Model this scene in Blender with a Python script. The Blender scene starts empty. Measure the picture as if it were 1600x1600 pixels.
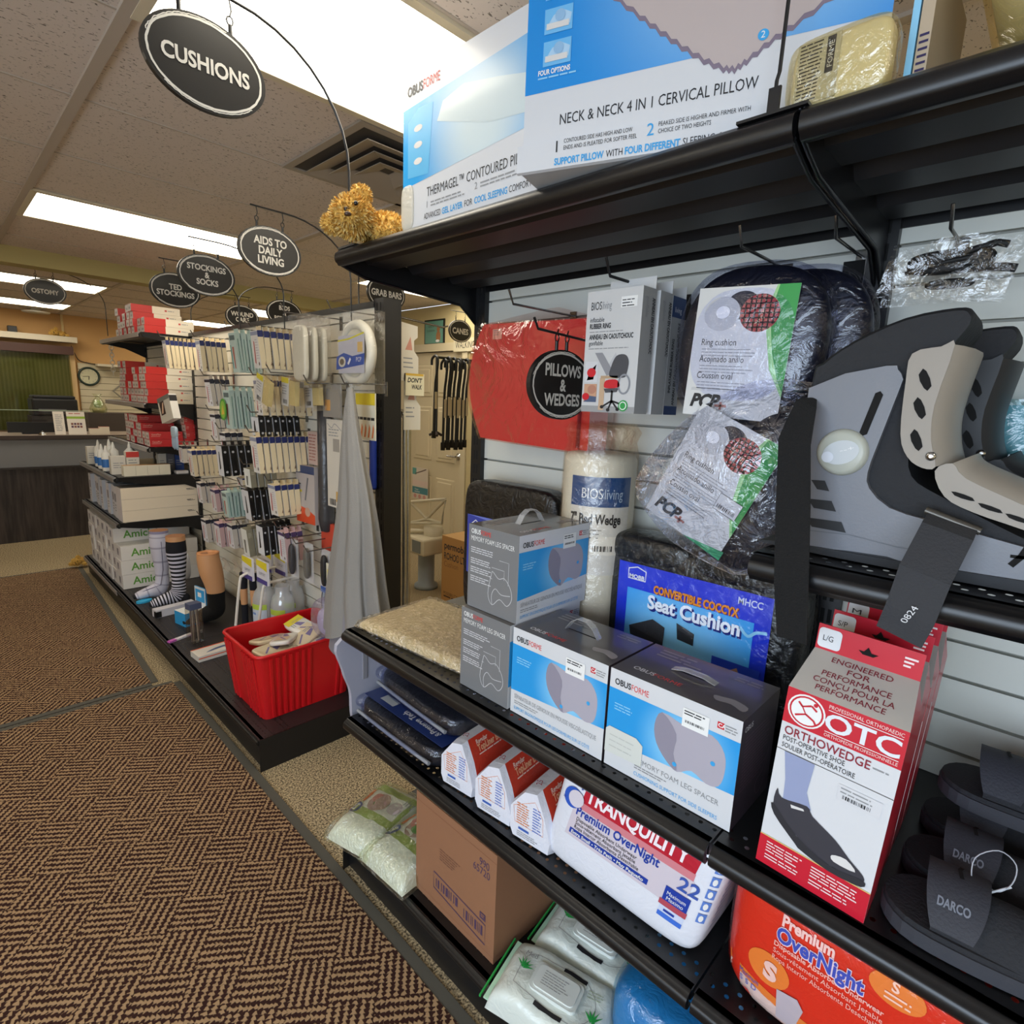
import bpy, bmesh, math, random
from mathutils import Matrix, Vector, noise
from math import sin, cos, pi, radians as R, sqrt
random.seed(7)
S = bpy.context.scene
COL = S.collection

# ---------------------------------------------------------------- camera
cd = bpy.data.cameras.new('camera'); cam = bpy.data.objects.new('camera', cd); COL.objects.link(cam)
cd.sensor_width = 36.0; cd.lens = 877.393 / 1600 * 36; cd.clip_start = .02; cd.clip_end = 60
rt = Vector((0.69676002, -0.71615259, 0.04063178)); dn = Vector((-0.10750474, -0.16026334, -0.98120252)); fw = Vector((0.70920252, 0.67929458, -0.18865488))
cam.matrix_world = Matrix(((rt.x, -dn.x, -fw.x, 0), (rt.y, -dn.y, -fw.y, 0), (rt.z, -dn.z, -fw.z, 1.58), (0, 0, 0, 1)))
S.camera = cam
# ---------------------------------------------------------------- light and exposure
S.view_settings.view_transform = 'Standard'; S.view_settings.look = 'None'; S.view_settings.gamma = 1
S.view_settings.exposure = 0.80
wd = bpy.data.worlds.new('world'); S.world = wd; wd.use_nodes = True
wd.node_tree.nodes['Background'].inputs[0].default_value = (.75, .86, 1, 1)
wd.node_tree.nodes['Background'].inputs[1].default_value = 1.0
def area(name, loc, rot, sx, sy, power, color):
    l = bpy.data.lights.new(name, 'AREA'); l.shape = 'RECTANGLE'; l.size = sx; l.size_y = sy; l.energy = power; l.color = color
    o = bpy.data.objects.new(name, l); COL.objects.link(o); o.location = loc; o.rotation_euler = rot; return o
area('shop_window_daylight', (-2.08, -.5, 1.35), (0, R(-56), 0), 1.7, 2.9, 58, (.70, .84, 1.0))
TROFFER_L = 5.2
TROFFER_COL = (1.0, .92, .76)

# ---------------------------------------------------------------- materials
_mc = {}
def lin(h):
    out = []
    for i in (0, 2, 4):
        c = int(h[i:i+2], 16) / 255
        out.append(c / 12.92 if c <= .04045 else ((c + .055) / 1.055) ** 2.4)
    return (*out, 1)
def newmat(name):
    m = bpy.data.materials.new(name); m.use_nodes = True
    return m, m.node_tree.nodes, m.node_tree.links, m.node_tree.nodes['Principled BSDF']
def C(h, r=.5, m=0.0, b=0.0, bs=120, coat=0.0):
    k = (h, r, m, b, bs, coat)
    if k in _mc: return _mc[k]
    mt, N, L, P = newmat('coat_%s_%d' % (h, len(_mc)))
    P.inputs['Base Color'].default_value = lin(h); P.inputs['Roughness'].default_value = r; P.inputs['Metallic'].default_value = m
    P.inputs['Coat Weight'].default_value = coat; P.inputs['Coat Roughness'].default_value = .1
    if b:
        t = N.new('ShaderNodeTexCoord'); n = N.new('ShaderNodeTexNoise'); n.inputs['Scale'].default_value = bs; n.inputs['Detail'].default_value = 3
        u = N.new('ShaderNodeBump'); u.inputs['Strength'].default_value = b; u.inputs['Distance'].default_value = .01
        L.new(t.outputs['Object'], n.inputs['Vector']); L.new(n.outputs['Fac'], u.inputs['Height']); L.new(u.outputs['Normal'], P.inputs['Normal'])
    _mc[k] = mt; return mt
def film(tint='ffffff', fac=.16, scale=40, strength=.7, rough=.08, body=0.0):
    """clear crinkled plastic: mostly transparent, glossy in its creases"""
    k = ('film', tint, fac, scale, strength, rough, body)
    if k in _mc: return _mc[k]
    mt, N, L, P = newmat('clear_film_%d' % len(_mc)); N.remove(P); out = N['Material Output']
    t = N.new('ShaderNodeTexCoord'); n = N.new('ShaderNodeTexNoise'); n.inputs['Scale'].default_value = scale; n.inputs['Detail'].default_value = 4; n.inputs['Distortion'].default_value = 1.5
    u = N.new('ShaderNodeBump'); u.inputs['Strength'].default_value = strength * .45; u.inputs['Distance'].default_value = .02
    g = N.new('ShaderNodeBsdfGlossy'); g.inputs['Roughness'].default_value = rough; g.inputs['Color'].default_value = (1, 1, 1, 1)
    tr = N.new('ShaderNodeBsdfTransparent'); tr.inputs['Color'].default_value = lin(tint)
    fr = N.new('ShaderNodeLayerWeight'); fr.inputs['Blend'].default_value = .25
    ma = N.new('ShaderNodeMath'); ma.operation = 'MULTIPLY_ADD'; ma.inputs[1].default_value = .3; ma.inputs[2].default_value = fac * .45
    mx = N.new('ShaderNodeMixShader')
    L.new(t.outputs['Object'], n.inputs['Vector']); L.new(n.outputs['Fac'], u.inputs['Height']); L.new(u.outputs['Normal'], g.inputs['Normal']); L.new(u.outputs['Normal'], fr.inputs['Normal'])
    L.new(fr.outputs['Fresnel'], ma.inputs[0]); L.new(ma.outputs[0], mx.inputs[0]); L.new(tr.outputs[0], mx.inputs[1]); L.new(g.outputs[0], mx.inputs[2])
    last = mx
    if body:
        d = N.new('ShaderNodeBsdfDiffuse'); d.inputs['Color'].default_value = lin(tint); m2 = N.new('ShaderNodeMixShader'); m2.inputs[0].default_value = body
        L.new(mx.outputs[0], m2.inputs[1]); L.new(d.outputs[0], m2.inputs[2]); last = m2
    L.new(last.outputs[0], out.inputs['Surface']); _mc[k] = mt; return mt
def wrapped(h, r=.25, strength=.6, scale=30, var=.0):
    """colour seen under tight shrink wrap: glossy and creased"""
    k = ('wrap', h, r, strength, scale)
    if k in _mc: return _mc[k]
    mt, N, L, P = newmat('wrapped_%s_%d' % (h, len(_mc)))
    P.inputs['Base Color'].default_value = lin(h); P.inputs['Roughness'].default_value = r
    P.inputs['Coat Weight'].default_value = .32; P.inputs['Coat Roughness'].default_value = .1
    t = N.new('ShaderNodeTexCoord'); n = N.new('ShaderNodeTexNoise'); n.inputs['Scale'].default_value = scale; n.inputs['Detail'].default_value = 5; n.inputs['Distortion'].default_value = 2.2
    u = N.new('ShaderNodeBump'); u.inputs['Strength'].default_value = strength * .5; u.inputs['Distance'].default_value = .015
    L.new(t.outputs['Object'], n.inputs['Vector']); L.new(n.outputs['Fac'], u.inputs['Height'])
    L.new(u.outputs['Normal'], P.inputs['Coat Normal'])
    u2 = N.new('ShaderNodeBump'); u2.inputs['Strength'].default_value = strength * .4; u2.inputs['Distance'].default_value = .015
    L.new(n.outputs['Fac'], u2.inputs['Height']); L.new(u2.outputs['Normal'], P.inputs['Normal'])
    _mc[k] = mt; return mt
def gradmat(h0, h1, axis, a, b, r=.45):
    """printed two-tone fade along an object axis (a print, not light)"""
    k = ('grad', h0, h1, axis, a, b, r)
    if k in _mc: return _mc[k]
    mt, N, L, P = newmat('print_fade_%d' % len(_mc)); P.inputs['Roughness'].default_value = r
    t = N.new('ShaderNodeTexCoord'); sp = N.new('ShaderNodeSeparateXYZ'); mr = N.new('ShaderNodeMapRange'); mr.inputs[1].default_value = a; mr.inputs[2].default_value = b
    mx = N.new('ShaderNodeMix'); mx.data_type = 'RGBA'; mx.inputs[6].default_value = lin(h0); mx.inputs[7].default_value = lin(h1)
    L.new(t.outputs['Object'], sp.inputs[0]); L.new(sp.outputs['XYZ'.index(axis)], mr.inputs[0]); L.new(mr.outputs[0], mx.inputs[0]); L.new(mx.outputs[2], P.inputs['Base Color'])
    _mc[k] = mt; return mt
def radmat(h0, h1, cx, cz, r0, r1, r=.45):
    """printed halo around a point of a carton front (object X/Z)"""
    mt, N, L, P = newmat('print_halo_%d' % len(_mc)); _mc[('rad', len(_mc))] = mt; P.inputs['Roughness'].default_value = r
    t = N.new('ShaderNodeTexCoord'); sp = N.new('ShaderNodeSeparateXYZ'); cb = N.new('ShaderNodeCombineXYZ'); L.new(t.outputs['Object'], sp.inputs[0])
    L.new(sp.outputs[0], cb.inputs[0]); L.new(sp.outputs[2], cb.inputs[2])
    d = N.new('ShaderNodeVectorMath'); d.operation = 'DISTANCE'; d.inputs[1].default_value = (cx, 0, cz); L.new(cb.outputs[0], d.inputs[0])
    mr = N.new('ShaderNodeMapRange'); mr.inputs[1].default_value = r0; mr.inputs[2].default_value = r1; mr.interpolation_type = 'SMOOTHSTEP'; L.new(d.outputs['Value'], mr.inputs[0])
    mx = N.new('ShaderNodeMix'); mx.data_type = 'RGBA'; mx.inputs[6].default_value = lin(h0); mx.inputs[7].default_value = lin(h1)
    L.new(mr.outputs[0], mx.inputs[0]); L.new(mx.outputs[2], P.inputs['Base Color']); return mt

# ---------------------------------------------------------------- mesh builder
_tc = {}
def glyphs(s, bold):
    k = (s, bold)
    if k not in _tc:
        c = bpy.data.curves.new('t', 'FONT'); c.body = s; c.size = 1; c.offset = bold; c.resolution_u = 2 if len(s) > 14 else 3
        o = bpy.data.objects.new('t', c); me = bpy.data.meshes.new_from_object(o)
        vs = [(v.co.x, v.co.y) for v in me.vertices]; fs = [tuple(p.vertices) for p in me.polygons]
        w0 = min((v[0] for v in vs), default=0); w1 = max((v[0] for v in vs), default=1)
        _tc[k] = (vs, fs, w0, w1); bpy.data.objects.remove(o); bpy.data.curves.remove(c); bpy.data.meshes.remove(me)
    return _tc[k]
def ellpts(cx, cy, rx, ry, n=24, a0=0, a1=2 * pi, rot=0):
    full = abs(a1 - a0 - 2 * pi) < 1e-6; out = []
    for i in range(n if full else n + 1):
        a = a0 + (a1 - a0) * i / n; x, y = rx * cos(a), ry * sin(a)
        out.append((cx + x * cos(rot) - y * sin(rot), cy + x * sin(rot) + y * cos(rot)))
    return out
def rrect(x0, y0, x1, y1, r, n=4):
    p = []
    for cx, cy, a in ((x1 - r, y1 - r, 0), (x0 + r, y1 - r, 90), (x0 + r, y0 + r, 180), (x1 - r, y0 + r, 270)):
        for i in range(n + 1): p.append((cx + r * cos(R(a + 90 * i / n)), cy + r * sin(R(a + 90 * i / n))))
    return p
def smooth_pts(pts, closed=True, k=4):
    """Catmull-Rom through the points"""
    n = len(pts); out = []
    for i in range(n if closed else n - 1):
        g = lambda j: Vector(pts[j % n]) if closed else Vector(pts[max(0, min(n - 1, j))])
        p0, p1, p2, p3 = g(i - 1), g(i), g(i + 1), g(i + 2)
        for t in (q / k for q in range(k)):
            out.append(tuple(.5 * (2 * p1 + (p2 - p0) * t + (2 * p0 - 5 * p1 + 4 * p2 - p3) * t * t + (3 * p1 - p0 - 3 * p2 + p3) * t ** 3)))
    if not closed: out.append(tuple(pts[-1]))
    return out
class MB:
    def __init__(s): s.v = []; s.f = []; s.mi = []; s.sm = []; s.ml = []; s.M = Matrix()
    def mat(s, m):
        if m not in s.ml: s.ml.append(m)
        return s.ml.index(m)
    def add(s, vs, fs, m, smooth=False):
        o = len(s.v); i = s.mat(m); M = s.M
        s.v += [tuple(M @ Vector(v)) for v in vs]
        for f in fs: s.f.append(tuple(o + j for j in f)); s.mi.append(i); s.sm.append(smooth)
    def box(s, x0, x1, y0, y1, z0, z1, m, bev=0, mats=None):
        """mats: dict of side letter l r f b d u -> material"""
        if bev:
            bm = bmesh.new(); bmesh.ops.create_cube(bm, size=1)
            for v in bm.verts: v.co = ((x0 + x1) / 2 + v.co.x * (x1 - x0), (y0 + y1) / 2 + v.co.y * (y1 - y0), (z0 + z1) / 2 + v.co.z * (z1 - z0))
            bmesh.ops.bevel(bm, geom=bm.edges[:], offset=bev, segments=2, profile=.5, affect='EDGES')
            s.add([v.co for v in bm.verts], [[v.index for v in f.verts] for f in (bm.verts.index_update(), bm.faces)[1]], m); bm.free(); return
        vs = [(x, y, z) for z in (z0, z1) for y in (y0, y1) for x in (x0, x1)]
        for k, f in dict(d=(0, 2, 3, 1), u=(4, 5, 7, 6), f=(0, 1, 5, 4), b=(2, 6, 7, 3), l=(0, 4, 6, 2), r=(1, 3, 7, 5)).items():
            s.add([vs[i] for i in f], [(0, 1, 2, 3)], (mats or {}).get(k, m))
    def prism(s, p, ax, a0, a1, m, smooth=False, mcap=None):
        g = {'x': lambda q, a: (a, q[0], q[1]), 'y': lambda q, a: (q[0], a, q[1]), 'z': lambda q, a: (q[0], q[1], a)}[ax]; n = len(p)
        s.add([g(q, a0) for q in p] + [g(q, a1) for q in p], [(i, (i + 1) % n, n + (i + 1) % n, n + i) for i in range(n)], m, smooth)
        s.add([g(q, a0) for q in p] + [g(q, a1) for q in p], [tuple(range(n - 1, -1, -1)), tuple(range(n, 2 * n))], mcap or m)
    def tube(s, pts, r, m, n=7, closed=False):
        P = [Vector(p) for p in pts]; k = len(P); rr = r if isinstance(r, (list, tuple)) else [r] * k; vs = []; up = None
        for i, p in enumerate(P):
            d = (P[(i + 1) % k] - P[i - 1]) if closed else (P[min(i + 1, k - 1)] - P[max(i - 1, 0)])
            d.normalize()
            if up is None: up = d.cross(Vector((0, 0, 1)) if abs(d.z) < .9 else Vector((1, 0, 0)))
            up = (up - d * up.dot(d)); up.normalize(); w = d.cross(up)
            vs += [p + (up * cos(2 * pi * j / n) + w * sin(2 * pi * j / n)) * rr[i] for j in range(n)]
        fs = [(i * n + j, i * n + (j + 1) % n, ((i + 1) % k) * n + (j + 1) % n, ((i + 1) % k) * n + j) for i in range(k if closed else k - 1) for j in range(n)]
        s.add(vs, fs, m, True)
        if not closed: s.add(vs[:n], [tuple(range(n))], m); s.add(vs[-n:], [tuple(range(n))], m)
    def ribbon(s, pts, w, t, m):
        """flat strap: pts = centre line, w = half-width vector per point (or one), t = thickness vector"""
        vs = []; n = len(pts)
        for i, p in enumerate(pts):
            ww = Vector(w[i] if isinstance(w, list) else w); tt = Vector(t[i] if isinstance(t, list) else t); p = Vector(p)
            vs += [p - ww, p + ww, p + ww + tt, p - ww + tt]
        fs = [(i * 4 + j, i * 4 + (j + 1) % 4, i * 4 + 4 + (j + 1) % 4, i * 4 + 4 + j) for i in range(n - 1) for j in range(4)] + [(0, 1, 2, 3), (n * 4 - 4, n * 4 - 3, n * 4 - 2, n * 4 - 1)]
        s.add(vs, fs, m)
    def lathe(s, prof, m, c=(0, 0, 0), n=24, ax='z', cap=True, sx=1, sy=1):
        vs = []
        for r, h in prof:
            for j in range(n):
                a = 2 * pi * j / n; p = (r * cos(a) * sx, r * sin(a) * sy, h)
                if ax == 'x': p = (h, p[0], p[1])
                if ax == 'y': p = (p[0], -h, p[1])
                vs.append((c[0] + p[0], c[1] + p[1], c[2] + p[2]))
        k = len(prof); s.add(vs, [(i * n + j, i * n + (j + 1) % n, (i + 1) * n + (j + 1) % n, (i + 1) * n + j) for i in range(k - 1) for j in range(n)], m, True)
        if cap:
            for q in (0, k - 1):
                if prof[q][0] > 1e-5: s.add(vs[q * n:q * n + n], [tuple(range(n))], m)
    def sbox(s, c, a, p, m, n=8, fn=None, skip=None):
        """rounded pillow block |x/a|^p + |y/b|^p + |z/c|^p = 1 (p = number or function of nothing)"""
        vs = {}; fs = []; V = []
        def idx(q):
            k = tuple(round(t, 5) for t in q)
            if k not in vs:
                d = sum(abs(t) ** p for t in q) ** (1 / p); w = Vector((c[0] + a[0] * q[0] / d, c[1] + a[1] * q[1] / d, c[2] + a[2] * q[2] / d))
                if fn: w = Vector(fn(w))
                vs[k] = len(V); V.append(w)
            return vs[k]
        tt = [sin(pi / 2 * (2 * i / n - 1)) * .5 + (2 * i / n - 1) * .5 for i in range(n + 1)]
        for ax in range(3):
            for sg in (-1, 1):
                for i in range(n):
                    for j in range(n):
                        q = []
                        for (u, v) in ((tt[i], tt[j]), (tt[i + 1], tt[j]), (tt[i + 1], tt[j + 1]), (tt[i], tt[j + 1])):
                            e = [u, v]; e.insert(ax, sg); q.append(idx(e))
                        if sg * (1 if ax != 1 else -1) < 0: q.reverse()
                        fs.append(tuple(q))
        s.add(V, fs, m, True)
    def grid(s, fn, nu, nv, m, smooth=True, closeu=False):
        V = [fn(i / nu, j / nv) for j in range(nv + 1) for i in range(nu + (0 if closeu else 1))]; w = nu + (0 if closeu else 1)
        s.add(V, [(j * w + i, j * w + (i + 1) % w, (j + 1) * w + (i + 1) % w, (j + 1) * w + i) for j in range(nv) for i in range(nu)], m, smooth)
    def build(s, name, parent=None, loc=None, rotz=0):
        me = bpy.data.meshes.new(name); me.from_pydata(s.v, [], s.f)
        for m in s.ml: me.materials.append(m)
        me.polygons.foreach_set('material_index', s.mi); me.polygons.foreach_set('use_smooth', s.sm); me.update()
        o = bpy.data.objects.new(name, me); COL.objects.link(o)
        if parent: o.parent = parent
        if loc: o.location = loc
        if rotz: o.rotation_euler = (0, 0, rotz)
        return o
class Face:
    """flat (or warped) printable side of a mesh: origin o lower left, u right, v up; print sits a hair proud of it"""
    def __init__(s, mb, o, u, v, warp=None, step=.0004):
        s.mb = mb; s.o = Vector(o); s.u = Vector(u).normalized(); s.v = Vector(v).normalized(); s.n = s.u.cross(s.v); s.warp = warp; s.k = 1; s.step = step
    def pt(s, x, y, k):
        if s.warp: return Vector(s.warp(x, y, k * s.step))
        return s.o + s.u * x + s.v * y + s.n * (k * s.step)
    def poly(s, p, m, k=1): s.mb.add([s.pt(x, y, k) for x, y in p], [tuple(range(len(p)))], m)
    def rect(s, x, y, w, h, m, k=1, sub=None):
        if s.warp or sub:
            nu, nv = sub or (10, 8)
            s.mb.grid(lambda a, b: s.pt(x + w * a, y + h * b, k), nu, nv, m)
        else: s.poly([(x, y), (x + w, y), (x + w, y + h), (x, y + h)], m, k)
    def gpoly(s, top, bot, m, k=1, nv=8):
        """filled strip between two equally long point rows (follows a warped face)"""
        n = len(top); s.mb.grid(lambda a, b: s.pt(*[top[round(a * (n - 1))][q] * b + bot[round(a * (n - 1))][q] * (1 - b) for q in (0, 1)], k), n - 1, nv, m)
    def ell(s, cx, cy, rx, ry, m, k=1, n=24, rot=0): s.poly(ellpts(cx, cy, rx, ry, n, rot=rot), m, k)
    def ring(s, cx, cy, rx, ry, w, m, k=1, n=32, a0=0, a1=2 * pi, jit=0):
        A = []; B = []; N = n + 1
        for i in range(N):
            a = a0 + (a1 - a0) * i / n; j = 1 + jit * random.uniform(-1, 1); jw = w * (1 + jit * 12 * random.uniform(-1, 1))
            A.append(s.pt(cx + rx * cos(a) * j, cy + ry * sin(a) * j, k)); B.append(s.pt(cx + (rx - jw) * cos(a) * j, cy + (ry - jw) * sin(a) * j, k))
        s.mb.add(A + B, [(i, i + 1, N + i + 1, N + i) for i in range(n)], m)
    def line(s, pts, w, m, k=1, closed=False):
        n = len(pts); Q = [Vector(p) for p in pts]; A = []; B = []
        for i in range(n):
            d = (Q[(i + 1) % n] - Q[i - 1]) if closed else (Q[min(i + 1, n - 1)] - Q[max(i - 1, 0)])
            d = d.normalized() if d.length > 1e-9 else Vector((1, 0)); q = Vector((-d.y, d.x)) * w / 2
            A.append(s.pt(*(Q[i] + q), k)); B.append(s.pt(*(Q[i] - q), k))
        e = n if closed else n - 1
        s.mb.add(A + B, [(i, (i + 1) % n, n + (i + 1) % n, n + i) for i in range(e)], m)
    def text(s, t, x, y, h, m, k=2, al='l', w=None, bold=0, shear=0, rot=0, sx=1):
        vs, fs, w0, w1 = glyphs(t, bold); sc = h / .70; W = (w1 - w0) * sc * sx
        if w: sx *= w / W; W = w
        x0 = {'l': 0, 'c': -W / 2, 'r': -W}[al]; cr, sr = cos(rot), sin(rot); out = []
        for a, b in vs:
            px = x0 + (a - w0) * sc * sx + b * sc * shear; py = b * sc
            out.append(s.pt(x + px * cr - py * sr, y + px * sr + py * cr, k))
        s.mb.add(out, fs, m)
    def lines(s, x, y, w, n, dy, th, m, k=2, rag=.25, rot=0):
        """small print: a ragged block of fine lines, first line at the top"""
        cr, sr = cos(rot), sin(rot)
        for i in range(n):
            ww = w * (1 - rag * random.random()); yy = -i * dy; xx = 0
            while xx < ww:
                l = min(random.uniform(2, 6) * th * 1.6, ww - xx)
                if l > th * .6: s.poly([(x + a * cr - b * sr, y + a * sr + b * cr) for a, b in ((xx, yy), (xx + l, yy), (xx + l, yy + th), (xx, yy + th))], m, k)
                xx += l + th * .9
    def barcode(s, x, y, w, h, m, k=2, n=22):
        xx = x
        while xx < x + w:
            b = random.choice((.4, .4, .8, 1.2)) * w / n; s.rect(xx, y, b, h, m, k) if not s.warp else s.poly([(xx, y), (xx + b, y), (xx + b, y + h), (xx, y + h)], m, k); xx += b + random.choice((.4, .6, 1)) * w / n
def padfn(a, b_, h, p=8, wr=.006, seed=0, fr=18, e=.42):
    """soft flat bag: flat-topped heap with a wobbling outline and creases; returns (x, y, k) -> point"""
    def f(x, y, k=0):
        u, v = max(-1, min(1, x / a)), max(-1, min(1, y / b_)); q = max(0, (1 - abs(u) ** p)) ** e * max(0, (1 - abs(v) ** p)) ** e
        n1 = noise.noise(Vector((x * fr, y * fr, seed))); n2 = noise.noise(Vector((x * fr * 2.7, y * fr * 2.7, seed + 9)))
        return (x + .004 * n2 * abs(v), y + .004 * n1 * abs(u), .004 + h * q * (1 + .10 * n1) + wr * .5 * n2 * q + k)
    return f
def padbag(mb, a, b_, h, m, p=8, wr=.006, seed=0, fr=18, n=26, e=.42, grow=1.0, lift=0):
    f = padfn(a, b_, h, p, wr, seed, fr, e); T = [sin(pi / 2 * (2 * i / n - 1)) * .45 + (2 * i / n - 1) * .55 for i in range(n + 1)]
    V = [tuple(Vector(f(a * T[i], b_ * T[j], lift)) * 1) for j in range(n + 1) for i in range(n + 1)]; V = [(x * grow, y * grow, z) for x, y, z in V]; w = n + 1
    mb.add(V, [(j * w + i, j * w + i + 1, (j + 1) * w + i + 1, (j + 1) * w + i) for j in range(n) for i in range(n)], m, True)
    rim = [j for j in range(w)] + [j * w + n for j in range(1, w)] + [n * w + i for i in range(n - 1, -1, -1)] + [j * w for j in range(n - 1, 0, -1)]
    mb.add([(V[i][0], V[i][1], V[i][2]) for i in rim] + [(V[i][0] * .97, V[i][1] * .97, 0) for i in rim], [(i, (i + 1) % len(rim), len(rim) + (i + 1) % len(rim), len(rim) + i) for i in range(len(rim))] + [tuple(range(len(rim), 2 * len(rim)))], m, True)
    return f
def front(mb, w, h, x0=None, z0=0, y=0, **k): return Face(mb, (-w / 2 if x0 is None else x0, y, z0), (1, 0, 0), (0, 0, 1), **k)
def left(mb, d, h, x, z0=0, y0=0, **k): return Face(mb, (x, y0 + d, z0), (0, -1, 0), (0, 0, 1), **k)
def right(mb, d, h, x, z0=0, y0=0, **k): return Face(mb, (x, y0, z0), (0, 1, 0), (0, 0, 1), **k)
def top(mb, x0, y0, z, **k): return Face(mb, (x0, y0, z), (1, 0, 0), (0, 1, 0), **k)

# ---------------------------------------------------------------- scene-graph helpers
def tag(o, label, cat, group=None, kind=None):
    o['label'] = label; o['category'] = cat
    if group: o['group'] = group
    if kind: o['kind'] = kind
    return o
def thing(name, label, cat, loc=(0, 0, 0), rz=0, group=None, rot=None):
    o = bpy.data.objects.new(name, None); COL.objects.link(o); o.empty_display_size = .05
    o.location = loc; o.rotation_euler = rot or (0, 0, R(rz)); return tag(o, label, cat, group)
def struct(mb, name):
    o = mb.build(name); o['kind'] = 'structure'; return o
KIDS = {}
def kids(o): return [c for c in bpy.data.objects if c.parent == o]
def copy_tree(o, loc=None, rz=None, label=None, group=None, rot=None):
    c = o.copy(); COL.objects.link(c)
    for ch in kids(o):
        d = ch.copy(); COL.objects.link(d); d.parent = c
        for g in kids(ch): e = g.copy(); COL.objects.link(e); e.parent = d
    if loc is not None: c.location = loc
    if rz is not None: c.rotation_euler = (0, 0, R(rz))
    if rot is not None: c.rotation_euler = rot
    if label: c['label'] = label
    if group: c['group'] = group
    return c
WHITE = C('e8e8e6', .45); OFFW = C('dcdad2', .5); BLACK = C('0c0c0d', .5); INK = C('1c1c20', .5); GREYP = C('8d8e90', .5); LGREY = C('bcbcbc', .5)
METAL = C('141416', .38, .0, .05, 900); CHROME = C('c8c8c8', .18, 1.0)
# ---------------------------------------------------------------- the setting
def carpet_mat(h0, h1, sc):
    mt, N, L, P = newmat('speckled_carpet'); P.inputs['Roughness'].default_value = .95; P.inputs['Specular IOR Level'].default_value = .1
    t = N.new('ShaderNodeTexCoord'); n = N.new('ShaderNodeTexNoise'); n.inputs['Scale'].default_value = sc; n.inputs['Detail'].default_value = 2
    r = N.new('ShaderNodeValToRGB'); r.color_ramp.elements[0].position = .38; r.color_ramp.elements[1].position = .62; r.color_ramp.elements[0].color = lin(h0); r.color_ramp.elements[1].color = lin(h1)
    u = N.new('ShaderNodeBump'); u.inputs['Strength'].default_value = .7; u.inputs['Distance'].default_value = .004
    L.new(t.outputs['Object'], n.inputs['Vector']); L.new(n.outputs['Fac'], r.inputs['Fac']); L.new(r.outputs['Color'], P.inputs['Base Color']); L.new(n.outputs['Fac'], u.inputs['Height']); L.new(u.outputs['Normal'], P.inputs['Normal'])
    return mt
def weave_mat():
    """entrance matting: blocks of tan knitted ribs, alternate blocks turned a quarter, on dark brown"""
    mt, N, L, P = newmat('basket_rib_matting'); P.inputs['Roughness'].default_value = .95; P.inputs['Specular IOR Level'].default_value = .1
    def math(op, a, b=None, c=None):
        q = N.new('ShaderNodeMath'); q.operation = op
        for i, w in enumerate((a, b, c)):
            if w is None: continue
            if isinstance(w, (int, float)): q.inputs[i].default_value = w
            else: L.new(w, q.inputs[i])
        return q.outputs[0]
    t = N.new('ShaderNodeTexCoord'); mp = N.new('ShaderNodeMapping'); mp.inputs['Rotation'].default_value = (0, 0, R(38)); L.new(t.outputs['Object'], mp.inputs[0])
    ns = N.new('ShaderNodeTexNoise'); ns.inputs['Scale'].default_value = 90; ns.inputs['Detail'].default_value = 1; L.new(t.outputs['Object'], ns.inputs[0])
    va = N.new('ShaderNodeVectorMath'); va.operation = 'MULTIPLY_ADD'; L.new(ns.outputs['Color'], va.inputs[0]); va.inputs[1].default_value = (.009, .009, 0); L.new(mp.outputs[0], va.inputs[2])
    sp = N.new('ShaderNodeSeparateXYZ'); L.new(va.outputs[0], sp.inputs[0]); x, y = sp.outputs[0], sp.outputs[1]; B = .126; RB = .021
    par = math('MODULO', math('ADD', math('FLOOR', math('DIVIDE', math('ADD', x, 50 * B), B)), math('FLOOR', math('DIVIDE', math('ADD', y, 50 * B), B))), 2.0)
    rib = lambda w: math('ABSOLUTE', math('SUBTRACT', math('FRACT', math('DIVIDE', w, RB)), .5))
    a, b = rib(x), rib(y)
    st = math('ADD', math('MULTIPLY', par, a), math('MULTIPLY', math('SUBTRACT', 1.0, par), b))
    sl = math('ADD', math('MULTIPLY', par, math('ADD', y, math('MULTIPLY', a, .012))), math('MULTIPLY', math('SUBTRACT', 1.0, par), math('ADD', x, math('MULTIPLY', b, .012))))
    kn = math('ABSOLUTE', math('SUBTRACT', math('FRACT', math('DIVIDE', sl, .0125)), .5))
    v = math('ADD', math('SUBTRACT', .44, st), math('ADD', math('MULTIPLY', math('SUBTRACT', .25, kn), .58), math('MULTIPLY', math('SUBTRACT', ns.outputs['Fac'], .5), .45)))
    mr = N.new('ShaderNodeMapRange'); mr.inputs[1].default_value = .13; mr.inputs[2].default_value = .27; L.new(v, mr.inputs[0])
    mx = N.new('ShaderNodeMix'); mx.data_type = 'RGBA'; mx.inputs[6].default_value = lin('35211d'); mx.inputs[7].default_value = lin('a08363'); L.new(mr.outputs[0], mx.inputs[0]); L.new(mx.outputs[2], P.inputs['Base Color'])
    u = N.new('ShaderNodeBump'); u.inputs['Strength'].default_value = .8; u.inputs['Distance'].default_value = .004; L.new(mr.outputs[0], u.inputs['Height']); L.new(u.outputs['Normal'], P.inputs['Normal'])
    return mt
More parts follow.
